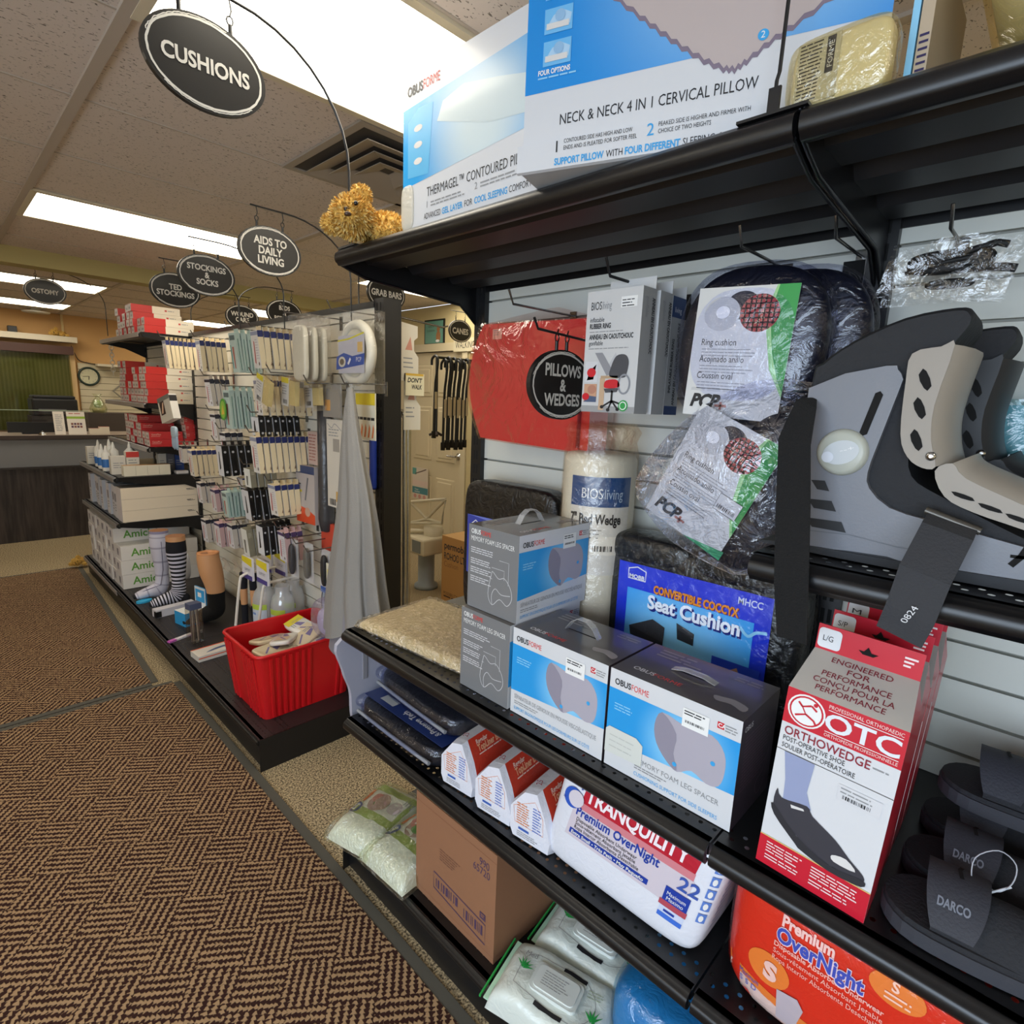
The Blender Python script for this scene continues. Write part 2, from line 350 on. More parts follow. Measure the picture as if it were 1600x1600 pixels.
def tile_mat():
    mt, N, L, P = newmat('fissured_ceiling_tile'); P.inputs['Roughness'].default_value = .9
    t = N.new('ShaderNodeTexCoord'); mp = N.new('ShaderNodeMapping'); mp.inputs['Scale'].default_value = (1, 1.7, 1); mp.inputs['Rotation'].default_value = (0, 0, .5); L.new(t.outputs['Object'], mp.inputs[0])
    n = N.new('ShaderNodeTexNoise'); n.inputs['Scale'].default_value = 88; n.inputs['Detail'].default_value = 1.5; n.inputs['Distortion'].default_value = .6; L.new(mp.outputs[0], n.inputs[0])
    r = N.new('ShaderNodeValToRGB'); r.color_ramp.elements[0].position = .31; r.color_ramp.elements[1].position = .36; r.color_ramp.elements[0].color = lin('7a7067'); r.color_ramp.elements[1].color = lin('d9cdc4')
    u = N.new('ShaderNodeBump'); u.inputs['Strength'].default_value = .5; u.inputs['Distance'].default_value = .003
    L.new(n.outputs['Fac'], r.inputs['Fac']); L.new(r.outputs['Color'], P.inputs['Base Color']); L.new(r.outputs['Color'], u.inputs['Height']); L.new(u.outputs['Normal'], P.inputs['Normal'])
    return mt
def wood_mat(h0, h1, s=6):
    mt, N, L, P = newmat('dark_wood_laminate'); P.inputs['Roughness'].default_value = .45
    t = N.new('ShaderNodeTexCoord'); mp = N.new('ShaderNodeMapping'); mp.inputs['Scale'].default_value = (s * 3, s * 3, s * .25); L.new(t.outputs['Object'], mp.inputs[0])
    n = N.new('ShaderNodeTexNoise'); n.inputs['Scale'].default_value = 2; n.inputs['Detail'].default_value = 6; L.new(mp.outputs[0], n.inputs[0])
    r = N.new('ShaderNodeValToRGB'); r.color_ramp.elements[0].position = .35; r.color_ramp.elements[1].position = .68; r.color_ramp.elements[0].color = lin(h0); r.color_ramp.elements[1].color = lin(h1)
    L.new(n.outputs['Fac'], r.inputs['Fac']); L.new(r.outputs['Color'], P.inputs['Base Color']); return mt
def diffuser_mat():
    mt, N, L, P = newmat('prismatic_lens'); t = N.new('ShaderNodeTexCoord')
    P.inputs['Base Color'].default_value = (.8, .78, .7, 1)
    vo = N.new('ShaderNodeTexVoronoi'); vo.inputs['Scale'].default_value = 190; vo.inputs['Randomness'].default_value = 0; L.new(t.outputs['Object'], vo.inputs[0])
    mr = N.new('ShaderNodeMapRange'); mr.inputs[1].default_value = 0; mr.inputs[2].default_value = .7; mr.inputs[3].default_value = 1.15 * TROFFER_L; mr.inputs[4].default_value = .75 * TROFFER_L; L.new(vo.outputs['Distance'], mr.inputs[0])
    P.inputs['Emission Color'].default_value = (*TROFFER_COL, 1); L.new(mr.outputs[0], P.inputs['Emission Strength']); return mt
X0, X1, Y0, Y1, ZC = -2.2, 3.6, -2.5, 9.6, 2.49
WALL = C('c9b98c', .8, b=.05); WALLW = C('d9c9a4', .8, b=.05); TRIM = C('cfc2a2', .5); TILE = tile_mat(); TEE = C('b9ada0', .6)
b = MB(); b.box(X0 - .1, X1 + .15, Y0 - .1, Y1 + .1, -.1, 0, carpet_mat('544a3c', 'c4b08c', 150)); struct(b, 'floor')
b = MB(); b.box(X0, X1, Y0, Y1, ZC + .004, ZC + .1, TILE); struct(b, 'ceiling')
b = MB()                                                        # the ceiling grid
xs = [.45 + 1.22 * k for k in range(-2, 3)]; ys = [1.217 + .614 * k for k in range(-6, 7)]
for x in xs: b.box(x - .016, x + .016, Y0, 5.3, ZC - .006, ZC + .004, TEE)
for y in ys: b.box(X0, X1, y - .004, y + .004, ZC + .001, ZC + .004, TEE)
for k in range(-1, 3): b.box(.11 + 1.23 * k - .014, .11 + 1.23 * k + .014, 5.45, Y1, ZC - .004, ZC + .004, TEE)
for k in range(7): b.box(X0, X1, 5.9 + .614 * k - .006, 5.9 + .614 * k + .006, ZC - .002, ZC + .004, TEE)
struct(b, 'trim_1')
b = MB(); b.box(X0, X1, 5.3, 5.46, 2.385, ZC + .004, C('b9ad78', .8)); struct(b, 'trim_2')     # the dropped beam
b = MB(); b.box(X0, X1, Y1, Y1 + .1, 0, ZC, C('c49a64', .8, b=.05)); struct(b, 'wall_back')
b = MB()                                                        # street side, with the shop window
b.box(X0 - .1, X0, Y0, -2.0, 0, ZC, WALLW); b.box(X0 - .1, X0, 1.0, Y1, 0, ZC, WALLW); b.box(X0 - .1, X0, -2.0, 1.0, 0, .4, WALLW); b.box(X0 - .1, X0, -2.0, 1.0, 2.3, ZC, WALLW); struct(b, 'wall_left')
b = MB()                                                        # wall with the door opening
b.box(X1, X1 + .1, Y0, 4.16, 0, ZC, WALL); b.box(X1, X1 + .1, 5.09, Y1, 0, ZC, WALL); b.box(X1, X1 + .1, 4.16, 5.09, 2.06, ZC, WALL); struct(b, 'wall_right')
b = MB(); b.box(X0 - .1, X1 + .1, Y0 - .1, Y0, 0, ZC, WALLW); struct(b, 'wall_front')
b = MB(); f = C('3a3a3c', .4); xa, xb = X0 - .08, X0 - .02
for y in (-2.0, -.52, .95): b.box(xa, xb, y, y + .05, .4, 2.3, f)
b.box(xa, xb, -2.0, 1.0, .4, .45, f); b.box(xa, xb, -2.0, 1.0, 2.25, 2.3, f); b.box(X0 - .055, X0 - .05, -1.95, .95, .45, 2.25, film(fac=.04, strength=0)); struct(b, 'window_1')
b = MB(); b.box(X1 - .012, X1, 5.17, Y1, 0, .1, TRIM); b.box(X1 - .012, X1, Y0, 4.08, 0, .1, TRIM); struct(b, 'baseboard_right')
# door with six panels and a lever
DR = C('cdbf9f', .45); b = MB(); b.box(X1 + .02, X1 + .06, 4.165, 5.085, .001, 2.055, DR)
for ya, yb in ((4.28, 4.58), (4.66, 4.96)):
    for za, zb in ((.2, .8), (.97, 1.52), (1.62, 1.93)):
        b.box(X1 + .012, X1 + .03, ya, yb, za, zb, DR, bev=.009); b.box(X1 + .006, X1 + .03, ya + .035, yb - .035, za + .035, zb - .035, DR, bev=.01)
d = struct(b, 'door_1')
b = MB(); b.lathe([(.034, 0), (.034, -.012), (.012, -.014), (.012, -.05)], CHROME, c=(X1 + .02, 4.22, 1.05), ax='x', n=16); b.tube([(X1 - .03, 4.22, 1.05), (X1 - .035, 4.25, 1.05), (X1 - .03, 4.345, 1.048)], .01, CHROME); b.build('door_handle', d)
b = MB()
for ya, yb, za, zb in ((4.09, 4.165, 0, 2.13), (5.085, 5.16, 0, 2.13), (4.09, 5.16, 2.06, 2.135)): b.box(X1 - .018, X1 + .1, ya, yb, za, zb, TRIM)
struct(b, 'trim_3')
# reception window with pleated olive blind, brown valance and white shelf over it
b = MB(); b.box(.2, 1.41, Y1 - .05, Y1, 1.0, 2.02, C('9a9166', .5))
for i in range(30): b.box(.2 + .04 * i, .218 + .04 * i, Y1 - .058, Y1 - .05, 1.0, 2.02, C('ada37a', .5))
b.box(1.39, 1.46, Y1 - .07, Y1, 1.0, 2.04, C('c9a878', .6)); b.box(.2, 1.4, Y1 - .1, Y1 - .094, 1.0, 2.0, film('d8dcc8', .1, strength=0)); struct(b, 'window_2')
b = MB(); b.box(.1, 1.44, Y1 - .16, Y1, 1.975, 2.08, C('4a2e26', .5)); struct(b, 'trim_4')
# ceiling lights
LENS = diffuser_mat()
def troffer(x, y, label, lx=1.2, ly=.6):
    t = thing('ceiling_light', label, 'light', (x, y, ZC), group='recessed fluorescent ceiling lights'); b = MB(); a, c = lx / 2, ly / 2; w = .028
    for q in ((-a, a, -c, -c + w), (-a, a, c - w, c), (-a, -a + w, -c + w, c - w), (a - w, a, -c + w, c - w)): b.box(*q, -.008, .003, C('d8cdb4', .4))
    b.build('frame', t); b = MB(); b.box(-a + w, a - w, -c + w, c - w, -.005, .002, LENS); b.build('diffuser', t); return t
troffer(1.06, 1.524, 'big lit ceiling panel nearest the camera, behind the oval cushions sign')
troffer(1.06, 3.98, 'lit ceiling panel between the two rows of tiles behind the stockings sign')
troffer(1.06, -.93, 'added unseen ceiling panel over the shop front'); troffer(-1.38, 1.524, 'added unseen ceiling panel over the left side of the aisle'); troffer(-1.38, 3.98, 'added unseen ceiling panel further along the left side of the aisle')  # out-of-view panels behind and left of the camera, added to brighten the aisle
troffer(.725, 6.82, 'lit ceiling panel just past the dropped beam, behind the ostomy sign'); troffer(.725, 8.66, 'lit ceiling panel farthest back, over the reception counter')
troffer(3.0, 8.66, 'far lit ceiling panel seen left of the wound care sign', 1.0); troffer(3.0, 6.82, 'far lit ceiling panel seen between the wound care and beds signs', .9)
troffer(3.0, 3.98, 'lit ceiling panel in the back aisle by the white door', 1.0); troffer(2.9, .3, 'lit ceiling panel over the back aisle behind the tall shelves', 1.0)
# air diffuser beside the big light
t = thing('ceiling_vent', 'square white louvred air vent in the ceiling next to the big light', 'vent', (1.415, 2.138, ZC)); b = MB(); VG = C('a2988c', .5)
b.box(-.3, .3, -.3, -.27, -.006, .003, VG); b.box(-.3, .3, .27, .3, -.006, .003, VG); b.box(-.3, -.27, -.27, .27, -.006, .003, VG); b.box(.27, .3, -.27, .27, -.006, .003, VG); b.build('frame', t)
b = MB(); b.box(-.27, .27, -.27, .27, .0, .003, C('4a4540', .7)); b.build('throat', t)
for h in (.235, .165, .095):
    b = MB(); g = .07
    P = [(-h, -h), (h, -h), (h, h), (-h, h)]; Q = [(x * (h - g) / h, y * (h - g) / h) for x, y in P]
    vs = [(*p, -.022) for p in P] + [(*q, -.003) for q in Q] + [(*p, -.019) for p in P] + [(*q, 0) for q in Q]
    b.add(vs, [(i, (i + 1) % 4, 4 + (i + 1) % 4, 4 + i) for i in range(4)] + [(8 + i, 8 + (i + 1) % 4, 12 + (i + 1) % 4, 12 + i) for i in range(4)] + [(i, (i + 1) % 4, 8 + (i + 1) % 4, 8 + i) for i in range(4)], VG); b.build('louvre', t)
# two entrance mats
WV = weave_mat(); RUB = C('4d4a42', .8)
def mat_(x0, x1a, x1b, y0, y1, label, far):
    t = thing('floor_mat', label, 'mat'); b = MB(); w = .035
    b.prism([(x0, y0), (x1a - w, y0), (x1b - w, y1), (x0, y1)], 'z', 0.001, .009, WV); b.build('pile', t)
    b = MB(); b.prism([(x1a - w, y0), (x1a, y0), (x1b, y1), (x1b - w, y1)], 'z', 0.001, .007, RUB); 
    b.prism([(x0, y1), (x1b - w, y1), (x1b - w, y1 + .03), (x0, y1 + .03)], 'z', .001, .007, RUB)
    if far: b.prism([(x0, y0 - .03), (x1a - w, y0 - .03), (x1a - w, y0), (x0, y0)], 'z', .001, .007, RUB)
    b.build('rubber_edge', t)
mat_(-1.1, .822, .822, -1.9, 3.27, 'brown and tan ribbed entrance mat nearest the camera, along the black shelves', False)
mat_(-1.1, .735, .826, 3.345, 6.05, 'second brown ribbed mat beyond the seam, leading to the reception counter', True)
# ---------------------------------------------------------------- shop shelving
SLAT = C('c9cac2', .55, b=.03); HOLE = C('050505', .9)
def slat_panel(x, y0, y1, z0, z1, name, par, m=SLAT, ref=1.0037):
    b = MB(); p = .0765; z = ref - p * math.ceil((ref - z0) / p); cuts = [z0]
    while z < z1 - .01:
        if z > z0 + .01: cuts.append(z)
        z += p
    cuts.append(z1)
    for i in range(len(cuts) - 1):
        a, c = cuts[i], cuts[i + 1] - (.007 if i < len(cuts) - 2 else 0)
        b.box(x, x + .015, y0, y1, a, c, m)
    b.box(x + .015, x + .02, y0, y1, z0, z1, C('8f8f88', .7)); return b.build(name, par)
def perf_deck(b, x0, x1, y0, y1, z, m, rows=((.035, 0), (.055, .5)), pitch=.026, rad=.0042):
    """thin steel sheet; real holes in rows near the front edge"""
    r = sorted(rows); edge = [x0] + [x for q in r for x in (x0 + q[0] - .01, x0 + q[0] + .01)] + [x1]
    for i in range(0, len(edge), 2):
        if edge[i + 1] - edge[i] > 1e-4: b.box(edge[i], edge[i + 1], y0, y1, z - .0012, z, m)
    for off, ph in r:
        xc = x0 + off; n = int((y1 - y0) / pitch); P = (y1 - y0) / n
        for k in range(n):
            a = y0 + k * P; e = a + P; yc = a + P * (.5 + (ph - .25) * .8); 
            O = [(xc - .01, a), (xc, a), (xc + .01, a), (xc + .01, yc), (xc + .01, e), (xc, e), (xc - .01, e), (xc - .01, yc)]
            H = [(xc + rad * cos(q), yc + rad * sin(q)) for q in (-3 * pi / 4, -pi / 2, -pi / 4, 0, pi / 4, pi / 2, 3 * pi / 4, pi)]
            b.add([(*p, z) for p in O] + [(*p, z) for p in H], [(i, (i + 1) % 8, 8 + (i + 1) % 8, 8 + i) for i in range(8)], m)
def lip(b, x, y0, y1, z, h, m, r=.012):
    """rolled front edge of a shelf: flat brow, bullnose and a small return"""
    p = [(x + .02, z), (x + .006, z), (x, z - .004)] + [(x - .004 - r * .6 * sin(R(a)), z - .006 - (h - .01) / 2 + (h - .014) / 2 * cos(R(a))) for a in range(0, 181, 20)] + [(x, z - h), (x + .014, z - h), (x + .014, z - h + .003), (x + .003, z - h + .006), (x + .003, z - .008), (x + .02, z - .004)]
    b.prism(p, 'y', y0, y1, m, True)
SH = C('101012', .33, b=.02, bs=700)
def shelf(par, x, xw, y0, y1, z, h=.038, rows=((.035, 0), (.055, .5)), ribs=False, name='shelf', bracket=True):
    b = MB(); perf_deck(b, x + .006, xw, y0, y1, z, C('3c3c42', .4, b=.02, bs=700) if ribs else SH, rows); lip(b, x, y0 + .002, y1 - .002, z, h, SH)  # ribbed top shelf: black sheet painted greyer for light caught on its underside
    b.box(xw - .004, xw, y0, y1, z - .03, z, SH)
    if ribs:
        for k in range(3):
            a = x + .06 + k * (xw - x - .06) / 3; w = (xw - x - .06) / 3
            b.prism([(a + .01, z - .001), (a + .03, z - .022), (a + w - .045, z - .022), (a + w - .025, z - .001)], 'y', y0 + .004, y1 - .004, C('1a1a1d', .45))
    o = b.build(name, par)
    if bracket:
        for y in (y0 + .003, y1 - .006):
            b = MB(); b.prism([(x + .012, z - .002), (x + .012, z - .03), (x + .16, z - .055), (xw - .1, z - .075), (xw, z - .12), (xw, z - .002)], 'y', y, y + .003, SH); b.build('bracket', o)
    return o
def upright(par, x, y, z1, w=.05, d=.05):
    b = MB(); b.box(x, x + d, y - w / 2, y + w / 2, 0, z1, METAL)
    f = Face(b, (x, y + w / 2, 0), (0, -1, 0), (0, 0, 1))
    for k in range(int(z1 / .0508) - 1):
        for u in (.014, w - .022): f.rect(u, .06 + k * .0508, .008, .032, HOLE, 1)
    return b.build('upright', par)
G = thing('shelving_unit', 'tall black metal shelving with white slat back filling the right side of the photo', 'shelving', (0, 0, 0)); XF, W = .845, 1.38
for y in (-.92, .315, 1.495): upright(G, W - .02, y, 1.985)
slat_panel(W, .34, 1.47, .2, 1.985, 'slat_panel', G); slat_panel(W, -.895, .29, .2, 1.985, 'slat_panel', G)
b = MB(); b.box(W + .02, W + .034, -.92, 1.495, .0, 1.985, SLAT); b.build('rear_panel', G)
YA, YM, YB = 1.52, .315, -.92
for (ya, yb) in ((YM, YA), (YB, YM)):
    b = MB(); perf_deck(b, .83, W, ya + .002, yb - .002, .15, SH, ((.045, 0), (.065, .5))); lip(b, .829, ya + .002, yb - .002, .15, .03, SH); b.box(.85, .862, ya, yb, 0, .122, METAL); b.build('base_deck', G)
b = MB(); b.box(.827, W + .03, YA - .003, YA + .001, 0, .15, METAL); b.build('base_end', G)
shelf(G, XF, W, YM + .002, YA, .862, .04, bracket=True); shelf(G, XF, W, YB, YM - .002, .862, .04)
shelf(G, XF, W, YM + .002, YA, .556, .04); shelf(G, XF, W, YB, YM - .002, .556, .04)
shelf(G, XF + .01, W, YB, YM - .004, 1.372, .04)
for (ya, yb) in ((YM + .002, YA), (YB, YM - .002)):
    s = shelf(G, XF, W, ya, yb, 1.98, .042, ((.5, 0),), True, 'top_shelf', False)
    for y in (ya + .002, yb - .005):
        b = MB(); b.prism([(XF + .004, 1.976), (XF + .004, 1.945), (.876, 1.936), (.93, 1.921), (1.084, 1.912), (1.29, 1.9), (1.325, 1.875), (1.37, 1.84), (W, 1.84), (W, 1.976)], 'y', y, y + .003, SH)
        b.tube([(XF + .004, y + .0015, 1.943), (.876, y + .0015, 1.934), (.93, y + .0015, 1.919), (1.084, y + .0015, 1.91), (1.29, y + .0015, 1.898), (1.325, y + .0015, 1.873), (1.37, y + .0015, 1.838)], .004, SH, n=6); b.build('bracket', s)
# second run, along the same line but beyond the gap
XB2, W2 = .829, 1.40; D0, D1, D2, D3 = 2.21, 3.43, 4.65, 5.87
F = thing('shelving_unit', 'lower black gondola with slat back further down the aisle, past the gap', 'shelving', (0, 0, 0))
for y in (D1, D2, D3 - .02): upright(F, W2 + .0, y, 1.985)
b = MB(); b.box(W2 - .002, W2 + .088, D0 - .07, D0, 0, 2.0, METAL)
f = Face(b, (W2 - .002, D0, 0), (0, -1, 0), (0, 0, 1))
for k in range(38):
    for u in (.018, .044): f.rect(u, .07 + k * .0508, .008, .032, HOLE, 1)
b.build('end_post', F)
SLAT2 = C('ddd7c8', .55, b=.03)
for a, c in ((D0, D1 - .02), (D1 + .02, D2 - .02), (D2 + .02, D3)): slat_panel(W2 + .005, a, c, .2, 1.965, 'slat_panel', F, SLAT2)
b = MB(); b.box(W2 + .03, W2 + .045, D0, D3, 0, 1.965, SLAT2); b.build('rear_panel', F)
b = MB(); b.box(W2 - .006, W2 + .05, D0 - .0, D3, 1.965, 1.99, METAL); b.build('top_rail', F)
DK = C('241f20', .5, b=.02, bs=500)
for i, (ya, yb) in enumerate(((D0, D1), (D1, D2), (D2, D3))):
    b = MB(); perf_deck(b, XB2, W2, ya + .002, yb - .002, .15, DK, ((.04, 0), (.06, .5), (.115, 0), (.135, .5)) if i < 2 else ((.04, 0),), .024, .0036); lip(b, XB2, ya + .002, yb - .002, .15, .03, SH); b.box(XB2 + .018, XB2 + .03, ya, yb, 0, .122, METAL); b.build('base_deck', F)
b = MB(); b.box(XB2, W2 + .085, D0 - .003, D0 + .001, 0, .149, METAL); b.build('base_end', F)
PRICE = C('8f8a88', .3)
for z, x in ((.64, .862), (.965, .87), (1.17, 1.085), (1.48, 1.09), (1.965, 1.09)):
    s = shelf(F, x, W2, D2 + .004, D3 - .004, z, .036, ((.04, 0),))
    b = MB(); b.box(x - .014, x - .011, D2 + .01, D3 - .01, z - .032, z - .002, PRICE); b.build('price_strip', s)
b = MB(); b.box(XB2 - .014, XB2 - .011, D2 + .01, D3 - .01, .118, .148, PRICE); b.build('price_strip', F)
# ---------------------------------------------------------------- goods on the near shelving
BLU = 'b2'
CY = C('3aa0dc', .3, coat=.4); CYL = C('8ecbec', .35, coat=.3); CART = C('d2d3d6', .32, coat=.3); GRAYC = C('77787a', .35, coat=.3); TAUPE = C('5a534e', .3, coat=.5); REDP = C('c8202e', .4)
LOGOR = C('d8443c', .5); PILL = C('a9a4b0', .5); PILD = C('8c8796', .5); PILW = C('d5d2cf', .5); SILV = C('cfcfd2', .5); CLEAR = film(fac=.16, strength=.25, scale=25)
def logo(f, x, y, h, m=INK, k=3):
    f.text('OBUS', x, y, h, m, k, bold=.02, w=h * 2.9); f.text('FORME', x + h * 3.02, y, h, LOGOR, k, w=h * 3.0)
# boxed pillows on the top shelf
t = thing('boxed_pillow', 'white and blue pillow carton on the top shelf next to the teddy bear', 'box', (.872, 1.02, 1.9815), -90)
b = MB(); w, h, d = .455, .338, .15; b.box(-w / 2, w / 2, 0, d, 0, h, CART)
f = front(b, w, h); BL = radmat('cfdde0', '2f9fe0', .05, .17, .03, .24, .25)
f.poly([(0, .1), (w, .13), (w, .292), (0, .27)], BL, 1)
f.poly([(.13, .215), (.3, .165), (.44, .15), (.455, .17), (.455, .21), (.33, .24), (.22, .262), (.15, .25)], C('c5d3d6', .3, coat=.4), 2); f.poly([(.02, .12), (.1, .115), (.115, .26), (.06, .262), (.02, .24)], C('5db2e0', .3), 2)
for k in range(3): f.ell(.06, .15 + k * .035, .016, .007, PILW, 3)
logo(f, .018, .295, .02); f.text('THERMAGEL™ CONTOURED PILLOW', .095, .066, .02, INK, 2, w=.345)
f.lines(.11, .05, .12, 2, .007, .003, GREYP, 2); f.lines(.28, .054, .12, 2, .007, .003, GREYP, 2); f.text('1', .095, .042, .014, GREYP, 2); f.text('2', .262, .046, .014, GREYP, 2)
f.text('ADVANCED', .085, .018, .013, INK, 2, w=.062); f.text('GEL LAYER', .152, .018, .013, CY, 2, w=.072, bold=.02); f.text('FOR', .23, .018, .013, INK, 2, w=.026); f.text('COOL SLEEPING', .262, .018, .013, CY, 2, w=.1, bold=.02); f.text('COMFORT', .367, .018, .013, INK, 2, w=.062)
b.build('carton', t)
b = MB(); b.sbox((-w / 2 + .02, -.001, .055), (.024, .004, .05), 4, film('f4f0e4', .3, 60, .9, .2, .35), 8); b.build('packing_tape', t)
t = thing('boxed_pillow', 'larger white and blue pillow carton with scalloped pillow picture, middle of the top shelf', 'box', (.8731, .509, 1.9815), -71.9)
b = MB(); w, h, d = .54, .36, .16; b.box(-w / 2, w / 2, 0, d, .0, h, CART); b.prism([(0, .0), (-.006, .002), (-.006, .045), (0, .047)], 'x', -w / 2 - .008, w / 2, CART)
f = front(b, w, h, y=-.0062); f0 = f; BL2 = radmat('9cc8ea', '2289d6', .1, .3, .0, .33, .25)
f = front(b, w, h); f.poly([(0, .126), (w, .132), (w, h), (0, h)], BL2, 1)
S_ = [(.10, .30), (.15, .245), (.195, .207), (.23, .178), (.265, .15), (.3, .125), (.33, .108), (.346, .104), (.362, .112), (.39, .13), (.42, .145), (.468, .172), (.51, .21), (.54, .24)]
sc = []
for i in range(len(S_) - 1):
    (x0, y0), (x1, y1) = S_[i], S_[i + 1]
    for k in range(4): u = k / 4; sc.append((x0 + (x1 - x0) * u, y0 + (y1 - y0) * u + (.003 if k % 2 else -.0022)))
f.poly(sc + [(.54, .36), (.1, .36)], C('b9aba8', .4), 3); f.poly([(x, y - .007) for x, y in sc] + [(.54, .36), (.1, .36)], C('7f7282', .4), 2)
for k, y in enumerate((.164, .212, .262)):
    x = .032; f.rect(x, y, .05, .037, C('6fb6e6', .3), 4); f.poly([(x + .002, y + .008), (x + .046, y + .009), (x + .048, y + .024), (x + .032, y + .032), (x + .016, y + .026)], C('a9cbe6', .4), 5); f.rect(x + .004, y + .006, .04, .009, PILW, 6); f.ell(x + .028, y + .024, .009, .009, C('8fb6d8', .4), 7)
f.text('FOUR OPTIONS', .024, .152, .0075, WHITE, 4, bold=.03, w=.058); f.lines(.024, .146, .072, 1, .01, .0025, CYL, 4)
f.ell(.381, .139, .0075, .0075, CY, 5); f.text('2', .378, .135, .009, WHITE, 6)
f.text('NECK & NECK 4 IN 1 CERVICAL PILLOW', .068, .071, .0165, INK, 2, w=.313); f = f0
f.text('1', .066, .026, .018, INK, 2); f.text('CONTOURED SIDE HAS HIGH AND LOW', .08, .0385, .0065, INK, 2, w=.118); f.text('ENDS AND IS PLEATED FOR SOFTER FEEL', .08, .028, .0065, INK, 2, w=.126)
f.text('2', .222, .028, .018, CY, 2); f.text('PEAKED SIDE IS HIGHER AND FIRMER WITH', .24, .0395, .0065, INK, 2, w=.135); f.text('CHOICE OF TWO HEIGHTS', .24, .029, .0065, INK, 2, w=.08)
f.text('SUPPORT PILLOW', .064, .006, .0105, CY, 2, bold=.03, w=.088); f.text('WITH', .156, .006, .0105, INK, 2, w=.028); f.text('FOUR DIFFERENT', .188, .006, .0105, CY, 2, bold=.03, w=.088); f.text('SLEEPING OPTIONS', .28, .006, .0105, INK, 2, w=.1)
b.build('carton', t)
# pad in a cloudy bag in front of it, and the big wrapped roll at the right
t = thing('bagged_pad', 'cloudy bagged pad with grey printed label, leaning on the pillow carton on the top shelf', 'package', (.857, .283, 2.024), -92)
b = MB(); b.sbox((0, .024, .0), (.058, .018, .042), 6, C('cfc6a8', .5), 8); b.build('pad', t)
b = MB(); f = Face(b, (-.05, .0045, -.036), (1, 0, 0), (0, 0, 1)); f.rect(0, 0, .052, .074, C('aca896', .5), 1); f.lines(.003, .07, .028, 16, .0044, .0016, INK, 2, rag=.1); f.rect(.036, .03, .01, .042, INK, 2); f.text('FORME', .0445, .036, .006, LGREY, 3, rot=pi / 2, w=.03); b.build('label_card', t)
b = MB(); b.sbox((0, .022, .0), (.064, .024, .044), 5, film('fff8e0', .22, 45, .9), 10); b.build('plastic_bag', t)
t = thing('foam_roll', 'fat cream foam roll in clear plastic at the right end of the top shelf', 'roll', (.99, .04, 2.12), -90)
b = MB(); b.lathe([(.0, -.2), (.1, -.2), (.115, -.185), (.12, -.16), (.12, .2), (0, .2)], C('c9bd96', .6), ax='y', n=28, c=(0, .1, .03)); b.build('foam', t)
b = MB(); b.lathe([(.0, -.215), (.105, -.213), (.122, -.195), (.128, -.16), (.128, .2)], film('fff6d8', .14, 18, 1.0), ax='y', n=28, c=(0, .1, .03), cap=False); b.build('plastic_wrap', t)
b = MB(); b.sbox((0, .14, -.105), (.15, .15, .033), 5, wrapped('2a2a2c', .4, .7, 20), 8); b.build('dark_cover', t)
t = thing('magazine', 'thin blue and white booklet standing between the bagged pad and the foam roll', 'booklet', (.93, .218, 1.9815), -90)
b = MB(); b.box(-.004, .004, 0, .2, 0, .2, CYL); f = left(b, .2, .2, -.004); b.build('cover', t)
b = MB(); b.box(.006, .02, 0, .2, 0, .18, C('b8a58c', .6)); f = front(b, .03, .2, 0); 
for k in range(9): f.rect(.008, .012 + k * .008, .01, .003, C('2d2450', .5), 1)
b.build('page_block', t)
# sign holder wire without a sign in view, and its base plate
t = thing('sign_holder', 'bare black sign wire on a flat plate at the top shelf lip', 'sign holder', (.858, .352, 1.9815))
b = MB(); b.box(-.012, .03, -.045, .05, 0, .004, METAL); b.box(-.008, -.004, -.006, .01, .004, .035, METAL); b.build('base_plate', t)
b = MB(); b.tube([(-.002, .003, .003), (-.002, .003, .045), (-.001, .001, .055), (.0, 0, .2), (.0, 0, .3), (-.03, 0, .4), (-.12, 0, .46), (-.3, 0, .47)], .0028, METAL, n=6); b.build('wire', t)

# teddy bears: fuzzy ellipsoids
FUR = [C('d8b462', .9), C('caa04c', .9), C('e6cf8c', .9), C('b98a3c', .9)]
def fuzzy(b, c, a, n=500, l=.008, mats=FUR, seed=1):
    rnd = random.Random(seed); b.sbox(c, [q * .97 for q in a], 2, mats[1], 8)
    for i in range(n):
        z = rnd.uniform(-1, 1); th = rnd.uniform(0, 2 * pi); r = sqrt(1 - z * z); d = Vector((r * cos(th), r * sin(th), z)); p = Vector((c[0] + a[0] * d.x, c[1] + a[1] * d.y, c[2] + a[2] * d.z))
        nn = Vector((d.x / a[0], d.y / a[1], d.z / a[2])).normalized(); q = nn + Vector((rnd.uniform(-.7, .7), rnd.uniform(-.7, .7), rnd.uniform(-.9, .3))); q.normalize()
        s = q.cross(Vector((rnd.uniform(-1, 1), rnd.uniform(-1, 1), rnd.uniform(-1, 1)))).normalized() * l * .33
        b.add([p - s - nn * l * .3, p + s - nn * l * .3, p + q * l], [(0, 1, 2)], rnd.choice(mats))
